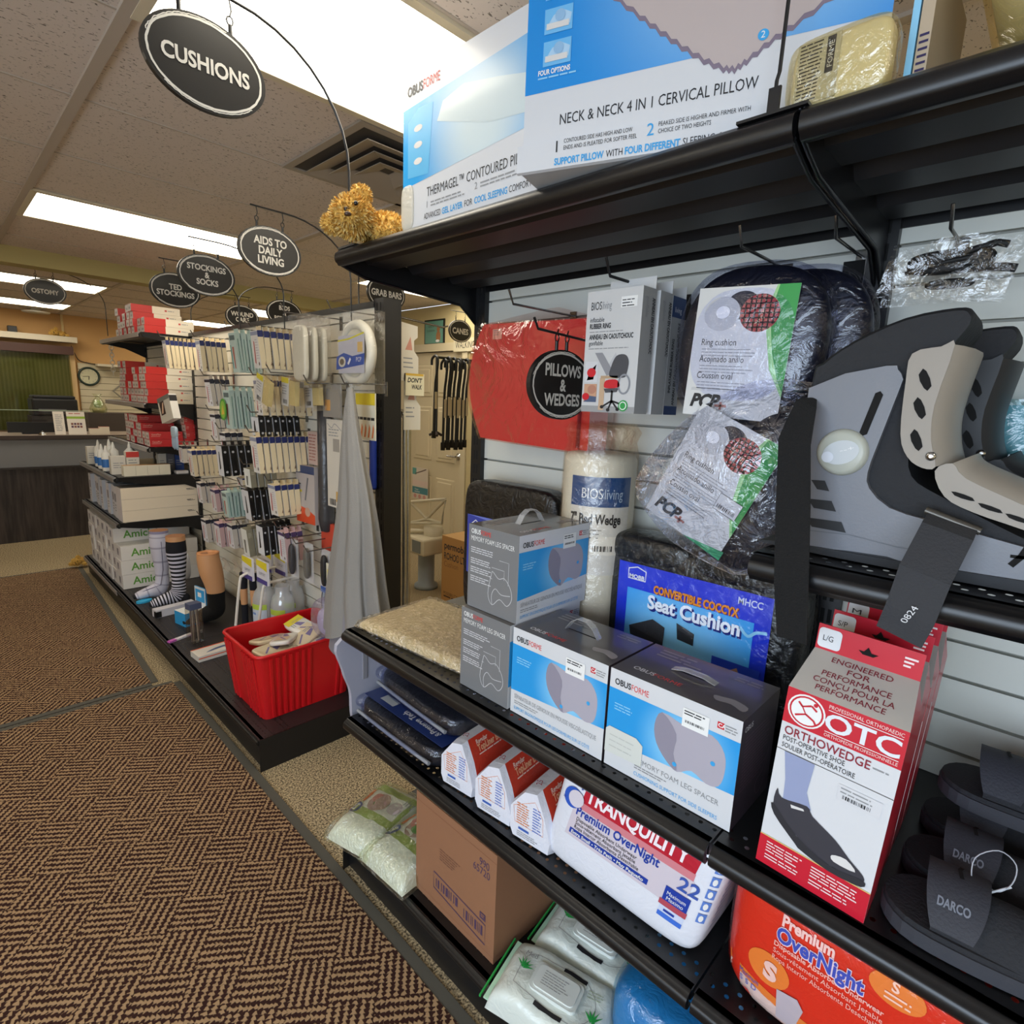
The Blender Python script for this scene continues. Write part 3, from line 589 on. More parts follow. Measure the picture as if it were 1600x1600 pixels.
def bear(loc, rz, k, label, cat='teddy bear', n=700, group=None, rot=None):
    t = thing('teddy_bear', label, cat, loc, rz, group, rot)
    b = MB(); fuzzy(b, (.07 * k, .05 * k, .045 * k), (.075 * k, .06 * k, .045 * k), n, .011 * k, seed=3); b.build('body', t)
    b = MB(); fuzzy(b, (-.02 * k, -.01 * k, .055 * k), (.055 * k, .05 * k, .052 * k), n, .011 * k, seed=5); fuzzy(b, (-.03 * k, -.045 * k, .042 * k), (.026 * k, .026 * k, .022 * k), n // 3, .008 * k, seed=6); h = b.build('head', t)
    for x, z, s in ((-.072, .035, 8), (.002, .112, 9)):
        b = MB(); fuzzy(b, (x * k, -.005 * k, z * k), (.026 * k, .016 * k, .026 * k), n // 3, .008 * k, seed=s); b.build('ear', h)
    for x, z in ((-.036, .058), (-.012, .075)):
        b = MB(); b.sbox((x * k, -.062 * k, z * k), (.006 * k, .006 * k, .006 * k), 2, C('120c08', .15), 4); b.build('eye', h)
    b = MB(); b.sbox((-.032 * k, -.071 * k, .045 * k), (.009 * k, .006 * k, .006 * k), 2, C('3a2210', .4), 4); b.build('nose', h)
    for x, y in ((.06, -.02), (.14, 0)):
        b = MB(); fuzzy(b, (x * k, y * k, .022 * k), (.03 * k, .03 * k, .022 * k), n // 3, .009 * k, seed=int(x * 100)); b.build('paw', t)
    return t
bear((.845, 1.40, 1.982), -30, .98, 'golden fuzzy teddy bear lying at the left end of the top shelf', n=1500)

# leg spacer cartons
SPTOP = C('4c4744', .28, coat=.6)
def spacer(loc, rz, label, english, torn, grp='leg spacer cartons on the middle shelf', handle=True):
    t = thing('leg_spacer_carton', label, 'box', loc, rz, grp); w, d, h = .264, .172, .211; x = w / 2
    b = MB(); b.box(-x, x, 0, d, 0, h, CART, mats=dict(u=SPTOP, l=GRAYC, r=C('3c3038', .3, coat=.5), b=GRAYC))
    f = front(b, w, h); f.poly([(0, .056), (w, .072), (w, .171), (0, .171)], radmat('8accf0', '2896da', .035, .11, .02, .11, .3), 1)
    logo(f, .012, .181, .0125, k=2); f.lines(.015, .14, .045, 3, .006, .0022, CYL, 2)
    P = [(.105, .135), (.118, .165), (.165, .158), (.215, .163), (.24, .14), (.244, .105), (.236, .075), (.214, .068), (.185, .078), (.158, .062), (.136, .073), (.112, .1)]
    f.poly(smooth_pts(P, k=3), PILL, 2); f.poly(smooth_pts([(.105, .135), (.118, .165), (.15, .135), (.148, .095), (.158, .064), (.136, .073), (.112, .1)], k=3), PILD, 3)
    for q in ((.152, .075), (.222, .112)): f.ell(*q, .0045, .0045, CY, 4, 10)
    T = 'MEMORY FOAM LEG SPACER' if english else 'SÉPARATEUR DE GENOUX EN MOUSSE VISCOÉLASTIQUE'
    f.text(T, .07 if english else .012, .038, .0105, GREYP, 2, w=.17 if english else .235)
    f.lines(.07 if english else .012, .03, .075, 2, .005, .002, GREYP, 2); f.text('CUSHIONING SUPPORT FOR SIDE SLEEPERS' if english else 'SUPPORT ERGONOMIQUE POUR LES DORMEURS SUR LE CÔTÉ', .07 if english else .012, .01, .008, CY, 2, w=.17 if english else .22)
    f.rect(.158, .157, .05, .036, WHITE, 4); f.lines(.161, .187, .04, 2, .005, .0022, INK, 5); f.barcode(.164, .166, .036, .005, INK, 5); f.rect(.222, .182, .012, .012, REDP, 2); f.text('CA', .2235, .185, .007, WHITE, 3, bold=.03); f.lines(.236, .191, .024, 3, .005, .002, GREYP, 2)
    s = left(b, d, h, -x); logo(s, .01, .19, .0115, WHITE, 2); s.text('MEMORY FOAM LEG SPACER', .01, .172, .012, WHITE, 2, w=.148)
    for k, y in enumerate((.153, .125, .103, .08)): s.lines(.01, y, .1 if k == 0 else .075, 3, .0055, .0022, SILV, 2)
    O = [(.085, .1), (.09, .108), (.11, .095), (.13, .1), (.15, .08), (.155, .055), (.14, .035), (.115, .045), (.09, .025), (.075, .05)]
    s.line(smooth_pts(O, k=4), .0014, SILV, 2, True); s.line(smooth_pts([(.09, .025), (.088, .05), (.1, .068), (.12, .058), (.15, .062)], False, 4), .0014, SILV, 2)
    for q in ([(.11, .14), (.142, .14), (.142, .085)], [(.085, .118), (.128, .118), (.128, .095)], [(.08, .09), (.088, .09)]): s.line(q, .001, SILV, 2)
    s = right(b, d, h, x); s.text('OBUS', .012, .185, .01, SILV, 2); s.lines(.02, .17, .12, 16, .007, .002, C('6a5560', .4), 2); s.line(smooth_pts([(.1, .05), (.13, .06), (.15, .1), (.14, .03), (.11, .02)], k=3), .001, C('8a7580', .4), 2, True)
    u = top(b, -x, 0, h); u.text('OBUS', .03, .03 if english else .02, .013, SILV, 1, rot=0, bold=.02); u.text('FORME', .075, .03 if english else .02, .013, LOGOR, 1); u.lines(.03, .15, .1, 3, .014, .006, C('8d8883', .4), 1); u.lines(.19, .15, .06, 2, .012, .004, C('8d8883', .4), 1); u.poly(smooth_pts([(.19, .05), (.2, .035), (.225, .04), (.25, .03), (.252, .05), (.225, .06), (.205, .055)], k=3), C('8f8a8a', .4), 1)
    u.line([(.09, .09), (.175, .09)], .004, HOLE, 1)
    if torn: f.poly([(0, .03), (.085, .034), (.085, .078), (.07, .088), (.008, .088), (0, .08)], C('d3d6d0', .3, coat=.8), 5); f.lines(.01, .07, .06, 3, .012, .002, C('b9bcb8', .3), 6)
    b.build('carton', t)
    if handle:
        b = MB(); b.ribbon([(-.045, d * .52, h + .001), (-.03, d * .52, h + .022), (-.012, d * .52, h + .033), (.012, d * .52, h + .033), (.03, d * .52, h + .022), (.045, d * .52, h + .001)] if handle == 1 else [(-.045, d * .52, h + .001), (-.02, d * .52, h + .007), (.02, d * .52, h + .007), (.045, d * .52, h + .001)], (0, .009, 0), (0, 0, .0015), film('f2f2f2', .22, strength=.1, body=.25)); b.build('carry_handle', t)
    return t
spacer((1.025, .845, .8635), 0, 'grey and blue leg spacer carton at the left, bottom of the two stacked', False, False, handle=False)
spacer((1.04, .842, 1.0755), 0, 'grey and blue leg spacer carton stacked on top of another', False, False)
spacer((.897, .706, .8635), -90, 'leg spacer carton with its blue front to the aisle, middle of the three below', False, False)
spacer((.897, .436, .8635), -90, 'leg spacer carton with torn lower left corner, rightmost by the red shoe carton', True, True, handle=2)

# sheepskin pad in plastic
t = thing('seat_pad', 'flat beige fleece seat pad in clear plastic at the left end of the middle shelf', 'pad', (1.06, 1.29, .8635), 5)
b = MB(); padbag(b, .155, .23, .026, C('d6c59c', .8, b=1.0, bs=70), 14, .012, 3, 60, n=40); b.build('fleece', t)
b = MB(); padbag(b, .165, .24, .030, film('fffaf0', .5, 40, 2.0, .12), 12, .016, 7, 40, n=30, lift=.002); b.build('plastic_bag', t)
# black wrapped seat cushion with blue label
t = thing('seat_cushion', 'black wrapped seat cushion with a bright blue printed card, behind the leg spacer cartons', 'cushion', (1.225, .572, .8635), -90)
BW = wrapped('121214', .3, .9, 22); b = MB()
b.sbox((0, .055, .19), (.248, .055, .192), 7, BW, 14); b.sbox((-.13, .055, .365), (.125, .06, .04), 3.5, BW, 10); b.sbox((.115, .055, .365), (.14, .06, .04), 3.5, BW, 10); b.build('cushion', t)
b = MB(); w, h = .39, .33; f = Face(b, (-.201, -.004, .0), (1, 0, 0), (0, 0, 1), step=.0006); DB = C('2038d0', .3, coat=.5); b.box(-.201, .189, -.004, -.003, 0, h, DB)
f.poly([(.03, 0), (.355, 0), (.355, .265), (.03, .265)], radmat('8fd2f6', '3f9fe6', -.03, .12, .02, .22, .3), 1)
f.line([(.03, .29), (.03, .315), (.055, .333 - .01), (.08, .315), (.08, .29)], .003, WHITE, 2, True); f.text('MOBB', .033, .292, .01, WHITE, 2, bold=.03, w=.044)
f.text('CONVERTIBLE COCCYX', .105, .268, .02, C('e08a20', .4), 4, bold=.04, w=.215); f.text('CONVERTIBLE COCCYX', .1065, .2665, .02, C('7a2418', .4), 3, bold=.04, w=.215)
f.text('Seat Cushion', .092, .226, .034, C('eef2fa', .4), 4, bold=.035, w=.235); f.text('Seat Cushion', .096, .222, .034, C('14227a', .4), 3, bold=.06, w=.235)
f.text('MHCC', .315, .3, .016, C('cdd4f0', .4), 3, bold=.02, w=.055); f.line(smooth_pts([(.325, .248), (.345, .232), (.362, .245), (.385, .25)], False), .007, CYL, 4)
DKG = C('25262a', .5); DKG2 = C('3a3b40', .5)
f.poly([(.045, .165), (.11, .2), (.145, .188), (.143, .13), (.05, .142)], DKG2, 4); f.poly([(.045, .165), (.05, .142), (.143, .13), (.143, .148)], DKG, 5)
f.poly([(.175, .21), (.222, .196), (.222, .166), (.18, .17)], DKG, 4); f.poly([(.175, .21), (.222, .196), (.21, .188), (.178, .196)], DKG2, 5)
f.poly([(.14, .09), (.2, .13), (.25, .11), (.25, .07), (.15, .05)], DKG, 4); f.rect(.27, .02, .11, .14, C('2a49c8', .3), 4); f.poly([(.275, .07), (.3, .12), (.345, .1), (.37, .06), (.33, .04)], DKG, 5); f.poly([(.3, .13), (.33, .15), (.345, .12), (.33, .1)], C('b08a70', .5), 5)
b.build('label_card', t)
b = MB(); b.sbox((0, .055, .203), (.254, .066, .2), 6, film('ffffff', .05, 30, 1.0), 14); b.build('plastic_wrap', t)
# second dark cushion behind the stack, and the bed wedge roll
t = thing('seat_cushion', 'dark wrapped cushion with a purple blue card, standing behind the stacked leg spacer cartons', 'cushion', (1.235, 1.215, .8635), -88)
b = MB(); b.sbox((0, .05, .235), (.2, .045, .232), 8, wrapped('100e0e', .4, .9, 24), 12); b.build('cushion', t)
b = MB(); f = Face(b, (-.17, .0035, .15), (1, 0, 0), (0, 0, 1), step=.0006); f.rect(0, 0, .34, .2, C('35419a', .35, coat=.4), 1); f.line([(.02, .14), (.02, .17), (.04, .185), (.06, .17), (.06, .14)], .003, WHITE, 2, True); f.text('MOBB', .022, .145, .009, WHITE, 2); f.text('Seat Cushion', .08, .12, .03, WHITE, 2, bold=.03, w=.2); f.poly([(0, .2), (.34, .17), (.34, .2)], C('6c78c8', .4), 2); b.build('label_card', t)
t = thing('bed_wedge_roll', 'tall white rolled bed wedge in clear plastic with a blue banded label', 'roll', (1.268, .888, .8635), -50)
b = MB(); b.lathe([(0, 0), (.094, 0), (.098, .01), (.098, .58), (.09, .595), (.06, .6), (0, .598)], C('dcdcd4', .5), n=32); b.build('foam_roll', t)
b = MB(); r = .0992
def rp(x, y, k): a = (x / r) - pi / 2; return ((r + k) * cos(a), (r + k) * sin(a), y)
f = Face(b, (0, 0, 0), (1, 0, 0), (0, 0, 1), warp=rp, step=.0005); f.rect(-.085, .28, .17, .26, C('d8dadc', .4, coat=.4), 1, (14, 2)); f.rect(-.085, .463, .17, .078, C('28508c', .35, coat=.4), 2, (14, 2))
f.text('BIOS', -.052, .485, .027, C('d6e0ee', .4), 3, w=.055); f.text('living', .008, .485, .027, C('a9c0dc', .4), 3, w=.05); f.text('7" Bed Wedge', -.083, .418, .026, INK, 3, bold=.03, w=.14); f.lines(-.083, .4, .1, 3, .01, .003, GREYP, 3); f.lines(-.083, .36, .05, 6, .01, .003, GREYP, 3); f.rect(-.02, .335, .07, .05, WHITE, 2, (6, 2)); f.barcode(-.015, .345, .05, .015, INK, 3, 14)
b.build('label', t)
b = MB(); b.lathe([(.1015, 0), (.103, .3), (.102, .56), (.1, .6), (.093, .628), (.104, .655), (.088, .676), (.05, .668), (0, .66)], film('fff8ee', .15, 30, 1.0), n=32, cap=False); b.build('plastic_wrap', t)

# flat wheelchair cushions on the low shelf
def flat_pack(loc, rz, label, core, card, w=.43, d=.4, h=.075, tilt=0):
    t = thing('wheelchair_cushion', label, 'cushion', loc, rz, 'wrapped wheelchair cushions on the low shelf', (R(tilt), 0, R(rz)) if tilt else None)
    b = MB(); b.sbox((0, d / 2, h / 2), (w / 2, d / 2, h / 2 - .004), 6, wrapped(core, .35, .7, 26), 12); b.build('cushion', t)
    b = MB(); b.tube([(-w / 2 + .03, -.004, h * .45), (0, -.006, h * .45), (w / 2 - .03, -.004, h * .45)], .006, C('8a8d94', .4), n=6); b.build('piping', t)
    if card:
        b = MB(); b.box(-.2, .2, .03, d - .04, h - .0025, h - .0015, C('24366e', .35, coat=.5)); f = Face(b, (.17, .13, h - .0015), (-1, 0, 0), (0, -1, 0), step=.0006); f.text('GELLUSSENT™ LITE CUSHION', 0, .02, .02, SILV, 1, w=.32, bold=.02); f.text('Preserve Tech', .04, -.03 + .09, .022, SILV, 1, w=.15, bold=.02); f.rect(.24, .05, .07, .03, C('a9aeb4', .4), 1); f.text('&', .02, .06, .02, SILV, 1); b.build('header_card', t)
    b = MB(); b.sbox((0, d / 2, h / 2), (w / 2 + .012, d / 2 + .012, h / 2 - .001), 5, film('eef2ff', .1, 22, 1.0), 14); b.sbox((-w / 2 - .02, .06, h * .4), (.03, .04, .02), 2.5, film('eef2ff', .2, 40, 1.0), 6); b.build('plastic_bag', t)
    return t
flat_pack((.872, 1.295, .5575), -90, 'wrapped dark cushion with navy paper card, bottom of the pile on the low shelf', '1b1b1e', True, h=.078, d=.42)
flat_pack((.93, 1.285, .6375), -93, 'wrapped black cushion in the middle of the pile on the low shelf', '222226', False, h=.078)
flat_pack((.985, 1.265, .7175), -91, 'wrapped grey cushion on top of the pile, right under the middle shelf', '3a3b42', False, h=.08, d=.36)
t = thing('bath_board', 'white curved plastic board hanging at the left end of the shelves, beside the red bin', 'bath board', (.862, 1.548, .46))
b = MB(); P = smooth_pts([(-.012, .36), (-.01, .25), (.015, .17), (.02, .08), (.04, .015), (.1, .0), (.28, .02), (.3, .2), (.28, .36)], k=5); b.prism(P, 'y', -.008, .008, C('a9a9b8', .35, coat=.2)); b.build('board', t)
b = MB(); b.box(.06, .075, -.012, -.008, .2, .36, C('8c8a90', .5)); b.build('slot', t)

# booster pad packs
OR = wrapped('cf3a22', .35, .35, 40); PKW = wrapped('dfe0ea', .4, .35, 40)
def booster(loc, rz, label, sc, yaw=0):
    t = thing('booster_pad_pack', label, 'package', loc, rz, 'red and white booster pad packs on the low shelf')
    b = MB(); d = .3; w, h = .128 * sc, .145 * sc
    Pm = [(-w * .5, .02), (-w * .42, 0), (w * .46, 0), (w * .5, .03), (w * .5, h * .2), (w * .34, h * .64), (w * .14, h), (-w * .16, h * .93), (-w * .5, h * .55)]
    fr = [(x * .9, z * .95 + .004) for x, z in Pm]; n = len(Pm); vs = [(x, .0, z) for x, z in fr] + [(x, .02, z) for x, z in Pm] + [(x, d, z) for x, z in Pm]
    b.add(vs, [tuple(range(n))], PKW)
    for i in range(n):
        j = (i + 1) % n; m = OR if i in (4, 5) else PKW
        b.add([vs[q] for q in (i, j, n + j, n + i)], [(0, 1, 2, 3)], PKW); b.add([vs[q] for q in (n + i, n + j, 2 * n + j, 2 * n + i)], [(0, 1, 2, 3)], m)
    b.add([vs[2 * n + i] for i in range(n)], [tuple(range(n))], PKW)
    f = Face(b, (0, 0, 0), (1, 0, 0), (0, 0, 1), step=.0006); O = C('d98a5a', .5); Bb = C('6d7fc4', .5)
    f.line([(-w * .34, h * .3), (w * .3, h * .3), (w * .28, h * .6), (w * .1, h * .83), (-w * .38, h * .58)], .0012, O, 1, True)
    for k in range(9): f.lines(-w * .3, h * (.66 - k * .045), w * .3, 1, .01, h * .018, O, 2); f.lines(w * .06, h * (.7 - k * .05), w * .2, 1, .01, h * .018, Bb, 2)
    f.lines(-w * .25, h * .2, w * .25, 1, .01, .006, C('3f62b0', .5), 2); f.lines(-w * .28, h * .15, w * .5, 3, .005, .0016, GREYP, 2)
    v0 = Vector((w * .34, 0, h * .64)); v1 = Vector((w * .14, 0, h)); s = Face(b, (w * .34, .035, h * .64), (0, 1, 0), (v1 - v0), step=.0006); q = (v1 - v0).length
    s.text('Regular', .01, q * .62, .012, C('f2d8c8', .5), 2, w=.045, bold=.02); s.text('TopLiner Booster', .01, q * .28, .018, C('f0b48a', .5), 2, w=.13, bold=.03); s.lines(.01, q * .14, .1, 1, .01, .003, C('f2d8c8', .5), 2)
    for k in range(7): s.line([(.17 + .004 * k, q * .1), (.19 + .004 * k, q * .95)], .001, C('e8a890', .5), 2)
    u = Face(b, (w * .02, .03, h), (0, 1, 0), (-1, 0, 0), step=.0006); u.text('25', .0, -.005, .014, C('a8304a', .5), 2, rot=.4)
    b.build('wrapper', t); return t
booster((.885, 1.012, .557), -84, 'red and white booster pad pack beside the navy card cushion, left of the three packs', 1.0)
booster((.885, .873, .557), -84, 'red and white booster pad pack in the middle of the row of three', 1.02)
booster((.885, .748, .557), -84, 'red and white booster pad pack leaning on the big white overnight pack', 1.0)

# large absorbent underwear packs
def pillow_face(b, a, p, c, sh=0):
    def w(x, z, k):
        q = 1 - min(.999, abs(x / a[0]) ** p + abs((z) / a[2]) ** p); return (c[0] + x + sh * (c[2] + z), c[1] - a[1] * q ** (1 / p) - k, c[2] + z)
    return Face(b, (0, 0, 0), (1, 0, 0), (0, 0, 1), warp=w, step=.0007)
t = thing('underwear_pack', 'big white pack of overnight underwear with red top band and blue moon, low shelf centre', 'package', (.892, .53, .557), -90)
a = (.19, .1, .128); c = (0, .1, .129); b = MB(); SHR = .2; b.sbox(c, a, 9, wrapped('dfe1ea', .35, .35, 26), 16, fn=lambda q: (q.x + SHR * q.z, q.y, q.z)); f = pillow_face(b, a, 9, c, SHR)
RD = wrapped('b81f33', .35, .35, 26); NV = C('1f3c9c', .4)
f.gpoly([(-.115 + .02 * i, .125) for i in range(14)], [(-.12 + .02 * i, .062 - .0 * i) for i in range(14)], RD, 1); f.gpoly([(-.125 + .0205 * i, .062) for i in range(14)], [(-.125 + .0205 * i, .045) for i in range(14)], C('cf7f88', .4), 1)
f.gpoly([(-.135 + .0215 * i, .045) for i in range(14)], [(-.14 + .0215 * i, -.035) for i in range(14)], C('cfc5cf', .4), 1)
f.text('The Home-Caring Brand', -.09, .108, .012, WHITE, 3, w=.15, shear=.2); f.text('TRANQUILITY', -.112, .072, .034, C('f2e6ea', .4), 3, w=.235, bold=.03)
f.poly(ellpts(-.142, .062, .024, .026, 24), C('2a56b8', .4), 4); f.poly(ellpts(-.133, .064, .02, .021, 24), C('d3ccd6', .4), 5)
for q in ((-.15, .1, .005), (-.163, .052, .006), (-.125, .094, .004)):
    f.poly([(q[0] + q[2] * (1 if k % 2 else .35) * cos(R(30 * k)), q[1] + q[2] * (1 if k % 2 else .35) * sin(R(30 * k))) for k in range(12)], NV, 4)
f.text('Premium OverNight', -.125, .028, .022, NV, 3, w=.2, bold=.02); f.text('Disposable Absorbent Underwear', -.12, .014, .009, INK, 3, w=.15); f.text('Sous-vêtement Absorbant Jetable', -.12, .003, .009, INK, 3, w=.15); f.text('Ropa Interior Absorbente Desechable', -.12, -.008, .009, INK, 3, w=.16)
f.rect(-.13, -.026, .195, .014, NV, 2); f.text('Extra Small • Très Petit • Muy Pequeño', -.124, -.0225, .008, WHITE, 4, w=.18, bold=.02); f.text('22', .118, .012, .03, C('3b57a8', .4), 3, bold=.02)
f.rect(.1, -.03, .05, .034, NV, 3); f.text('Maximum', .106, -.014, .009, WHITE, 4, w=.038); f.text('Maximo', .108, -.026, .009, WHITE, 4, w=.034); f.rect(.096, -.043, .056, .013, C('b04a58', .4), 3); f.rect(.1, -.068, .05, .024, C('c8d2ea', .4), 2); f.rect(.1, -.07, .05, .011, C('3f6fd0', .4), 3); f.lines(.11, -.054, .03, 1, .01, .005, NV, 4)
for k in range(5): f.rect(.168, .085 - .03 * k, .014, .022, C('5b7fc8', .4), 3); f.ell(.175, .096 - .03 * k, .004, .008, WHITE, 4, 8)
b.build('wrapper', t)
b = MB(); s = lambda y, z: (a[0] * (1 - min(.999, abs((y - .1) / a[1]) ** 9 + abs((z - .129) / a[2]) ** 9)) ** (1 / 9) + .0008 + SHR * z, y, z)
for k in range(9): 
    for (yy, ww) in ((.03, .05), (.095, .05)):
        b.add([s(yy, .2 - .016 * k), s(yy + ww * random.uniform(.6, 1), .2 - .016 * k), s(yy + ww * .6, .204 - .016 * k), s(yy, .204 - .016 * k)], [(0, 1, 2, 3)], C('8f96b8', .5))
b.build('fine_print', t)
def overnight(loc, rz, label, main):
    t = thing('underwear_pack', label, 'package', loc, rz, None); a = (.2, .1, .133); c = (0, .1, .134); b = MB(); b.sbox(c, a, 5, wrapped('d23420', .3, .4, 22), 16); f = pillow_face(b, a, 5, c)
    OG = C('e08a3a', .4)
    f.gpoly([(-.185 + .0247 * i, -.065 - .02 * sin(i * .25)) for i in range(16)], [(-.19 + .0253 * i, -.118 + .03 * sin(max(0, i - 3) * .2)) for i in range(16)], wrapped('e0dcd8', .35, .4, 22), 1); f.gpoly([(-.188 + .025 * i, -.05 - .02 * sin(i * .25)) for i in range(16)], [(-.186 + .0248 * i, -.066 - .02 * sin(i * .25)) for i in range(16)], OG, 1)
    X = lambda x: -.182 + (x + .19) * .70; Y = lambda y: .085 + (y - .085) * .78
    f.text('Premium', X(-.085), Y(.072), .019, C('f0dcd8', .4), 3, w=.077, bold=.04); f.text('OverNight', X(-.092), Y(.034), .026, C('3c5ac8', .4), 4, w=.125, bold=.03); f.text('OverNight', X(-.092) - .001, Y(.034) - .001, .027, C('e8e8f4', .4), 3, w=.127, bold=.07)
    for k, s_ in enumerate(('Disposable Absorbent Underwear', 'Sous-vêtement Absorbant Jetable', 'Ropa Interior Absorbente Desechable')): f.text(s_, X(-.095), Y(.018 - .017 * k), .009, C('f2cfc4', .4), 3, w=.155, bold=.02 if k == 0 else 0)
    f.poly(ellpts(X(-.1), Y(-.05), .034, .03, 24), OG, 2); f.text('S', X(-.11), Y(-.07), .03, C('e6d6cf', .4), 4, bold=.06); f.text('Maximum', X(-.165), Y(-.11), .01, C('3c5ac8', .4), 3, w=.034); f.text('S S D', X(-.163), Y(-.13), .011, C('5a7ae0', .4), 3, w=.03)
    f.poly([(X(-.07), -.1), (X(-.075), Y(-.08)), (X(-.03), Y(-.072)), (X(-.015), Y(-.09)), (X(-.03), -.1)], C('b9c3cf', .4), 4); f.ell(X(.14), Y(.08), .035, .024, OG, 2); f.text('S', X(.13), Y(.08), .015, C('f2e0d0', .4), 3, bold=.03); f.lines(X(.12), Y(.07), .04, 2, .008, .003, C('f2e0d0', .4), 3); f.text('New Look', X(.12), Y(-.02), .013, C('f2cfc4', .4), 3, w=.05, rot=.3); f.rect(X(.08), Y(-.09), .04, .025, C('d8d8e0', .4), 4); f.lines(X(.085), Y(-.07), .03, 3, .006, .002, INK, 5)
    b.build('wrapper', t); b = MB(); b.sbox((c[0], c[1], .139), (.205, .106, .1375), 4.5, film('fff0ee', .06, 16, 1.0), 14); b.build('plastic_film', t); return t
overnight((.882, .09, .557), -90, 'red pack of overnight underwear with orange size circle, low shelf at the lower right', 1)
overnight((1.085, .05, .557), -90, 'second red underwear pack standing behind the first on the low shelf', 0)

# bottom deck: cardboard box, wipes, white packs, blue bag
t = thing('cardboard_box', 'plain brown cardboard box with purple stamped border, on the bottom deck', 'box', (.872, 1.003, .151), -90)
CB = C('8e6346', .8, b=.05, bs=60); PU = C('4a3550', .7); b = MB(); w, d, h = .333, .36, .322; b.box(-w / 2, w / 2, 0, d, 0, h, CB)
f = front(b, w, h); f.line([(0, h - .022), (w, h - .022)], .0012, C('7a4a30', .8)); f.line([(0, .018), (w, .018)], .001, C('86543a', .8)); f.text('990', w - .062, .262, .022, PU, 2, w=.036); f.text('65720', w - .085, .236, .022, PU, 2, w=.062); f.lines(.11, .2, .09, 5, .008, .0025, C('6a4434', .8), 2, rag=.4)
f.line([(.085, .06), (.085, .112), (.3, .095), (.3, .035)], .004, PU, 2, True); f.barcode(.095, .068, .1, .028, PU, 2, 12); f.barcode(.215, .055, .075, .03, PU, 2, 12); f.rect(.278, .105, .022, .02, PU, 2); f.lines(.282, .118, .014, 2, .006, .003, CB, 3)
b.build('carton', t); b = MB(); b.box(-w / 2, w / 2, 0, d / 2 - .002, h, h + .003, CB); b.box(-w / 2, w / 2, d / 2 + .002, d, h, h + .003, CB); b.build('flap', t)
def wipes(loc, rz, label, tilt):
    t = thing('wet_wipes_pack', label, 'package', loc, 0, 'white packs of wet wipes on the bottom deck', (R(tilt[0]), R(tilt[1]), R(rz))); a = (.135, .082, .036)
    GR = C('2aa04a', .5); b = MB(); w = padbag(b, .14, .088, .062, wrapped('d2dad4', .35, .5, 26), 8, .006, loc[1], 16, e=.4)
    f = Face(b, (0, 0, 0), (1, 0, 0), (0, 1, 0), warp=w, step=.0011); f.line(smooth_pts([(-.095, -.03), (-.09, .04), (-.03, .05), (.06, .052), (.1, .0), (.06, -.052), (-.03, -.05), (-.085, -.045)], k=4), .0012, GREYP, 1, True)
    for cx, cy, s in ((-.09, .0, 1), (.1, -.02, -1)):
        for an in range(20, 170, 25): f.poly([(cx + .004 * cos(R(an + 90)), cy + .004 * sin(R(an + 90))), (cx + .028 * cos(R(an)), cy + .028 * sin(R(an))), (cx - .004 * cos(R(an + 90)), cy - .004 * sin(R(an + 90)))], GR, 2)
    f.text('Med', -.1, .035, .014, GREYP, 2, w=.03); f.rect(-.03, -.062, .07, .01, INK, 2, (4, 2)); f.lines(.07, .04, .04, 3, .007, .0016, C('9aa'.ljust(6, '8'), .5), 2); f.rect(0, .045, .06, .009, INK, 2, (4, 2)); b.build('wrapper', t)
    b = MB(); b.prism(rrect(-.06, -.036, .062, .036, .014), 'z', .062, .073, C('d6dcd8', .3, coat=.4)); b.prism(rrect(-.052, -.029, .054, .029, .012), 'z', .073, .0765, C('dfe4e0', .3, coat=.4)); f = top(b, -.05, -.029, .0766, step=.0005); f.lines(.015, .045, .07, 6, .0065, .0016, GREYP, 1); b.build('flip_lid', t)
    for s in (-1, 1):
        b = MB(); b.box(s * .135 - .014, s * .135 + .014, -.084, .084, .022, .026, C('b8e0c4', .4) if s < 0 else C('9bcfae', .4)); b.box(-.16 if s < 0 else .156, -.156 if s < 0 else .16, -.086, .086, .021, .027, GR); b.build('end_seal', t)
    return t
wipes((.90, .655, .1515), -76, 'white wet wipes pack with green leaf print, in front on the bottom deck', (0, 2))
wipes((1.083, .665, .1515), -80, 'white wet wipes pack with green leaf print, behind the front pack', (0, 2))
def white_pack(loc, rz, label, seed):
    t = thing('bath_sponge_pack', label, 'package', loc, rz, 'white padded packs on the bottom deck'); b = MB(); w = padbag(b, .14, .102, .058, C('d8d8d2', .6, b=.5, bs=25), 6, .008, seed, 16, e=.5); b.build('padding', t)
    b = MB(); f = Face(b, (0, 0, 0), (1, 0, 0), (0, 1, 0), warp=w, step=.0009); f.rect(-.055, -.085, .16, .17, C('97a857', .5), 1, (16, 16)); f.rect(-.022, -.072, .095, .144, C('d3d0ca', .5), 2, (12, 12)); f.poly(ellpts(.02, .02, .045, .036, 24), C('a98a84', .5), 4); f.poly(ellpts(.035, .04, .022, .018, 16), C('c07a74', .5), 5); f.poly(ellpts(.015, .015, .02, .02, 16), C('4c8a3c', .5), 5); f.poly(ellpts(.025, -.045, .03, .025, 16), C('bfb0b6', .5), 4); f.poly(ellpts(-.035, .075, .026, .02, 18), C('2c4c80', .5), 6); f.text('Life', -.05, .067, .014, WHITE, 8, w=.03); f.rect(.0, .07, .06, .014, C('c9703a', .5), 5, (6, 3)); f.text('Pillow', .095, -.02, .016, C('5f7a34', .5), 5, rot=pi / 2); f.lines(.055, -.06, .03, 4, .009, .003, GREYP, 6); b.build('printed_card', t)
    b = MB(); padbag(b, .15, .112, .064, film('fbfff4', .34, 40, 1.6), 6, .014, seed + 3, 22, e=.45, grow=1.0, lift=.002); b.build('plastic_bag', t); return t
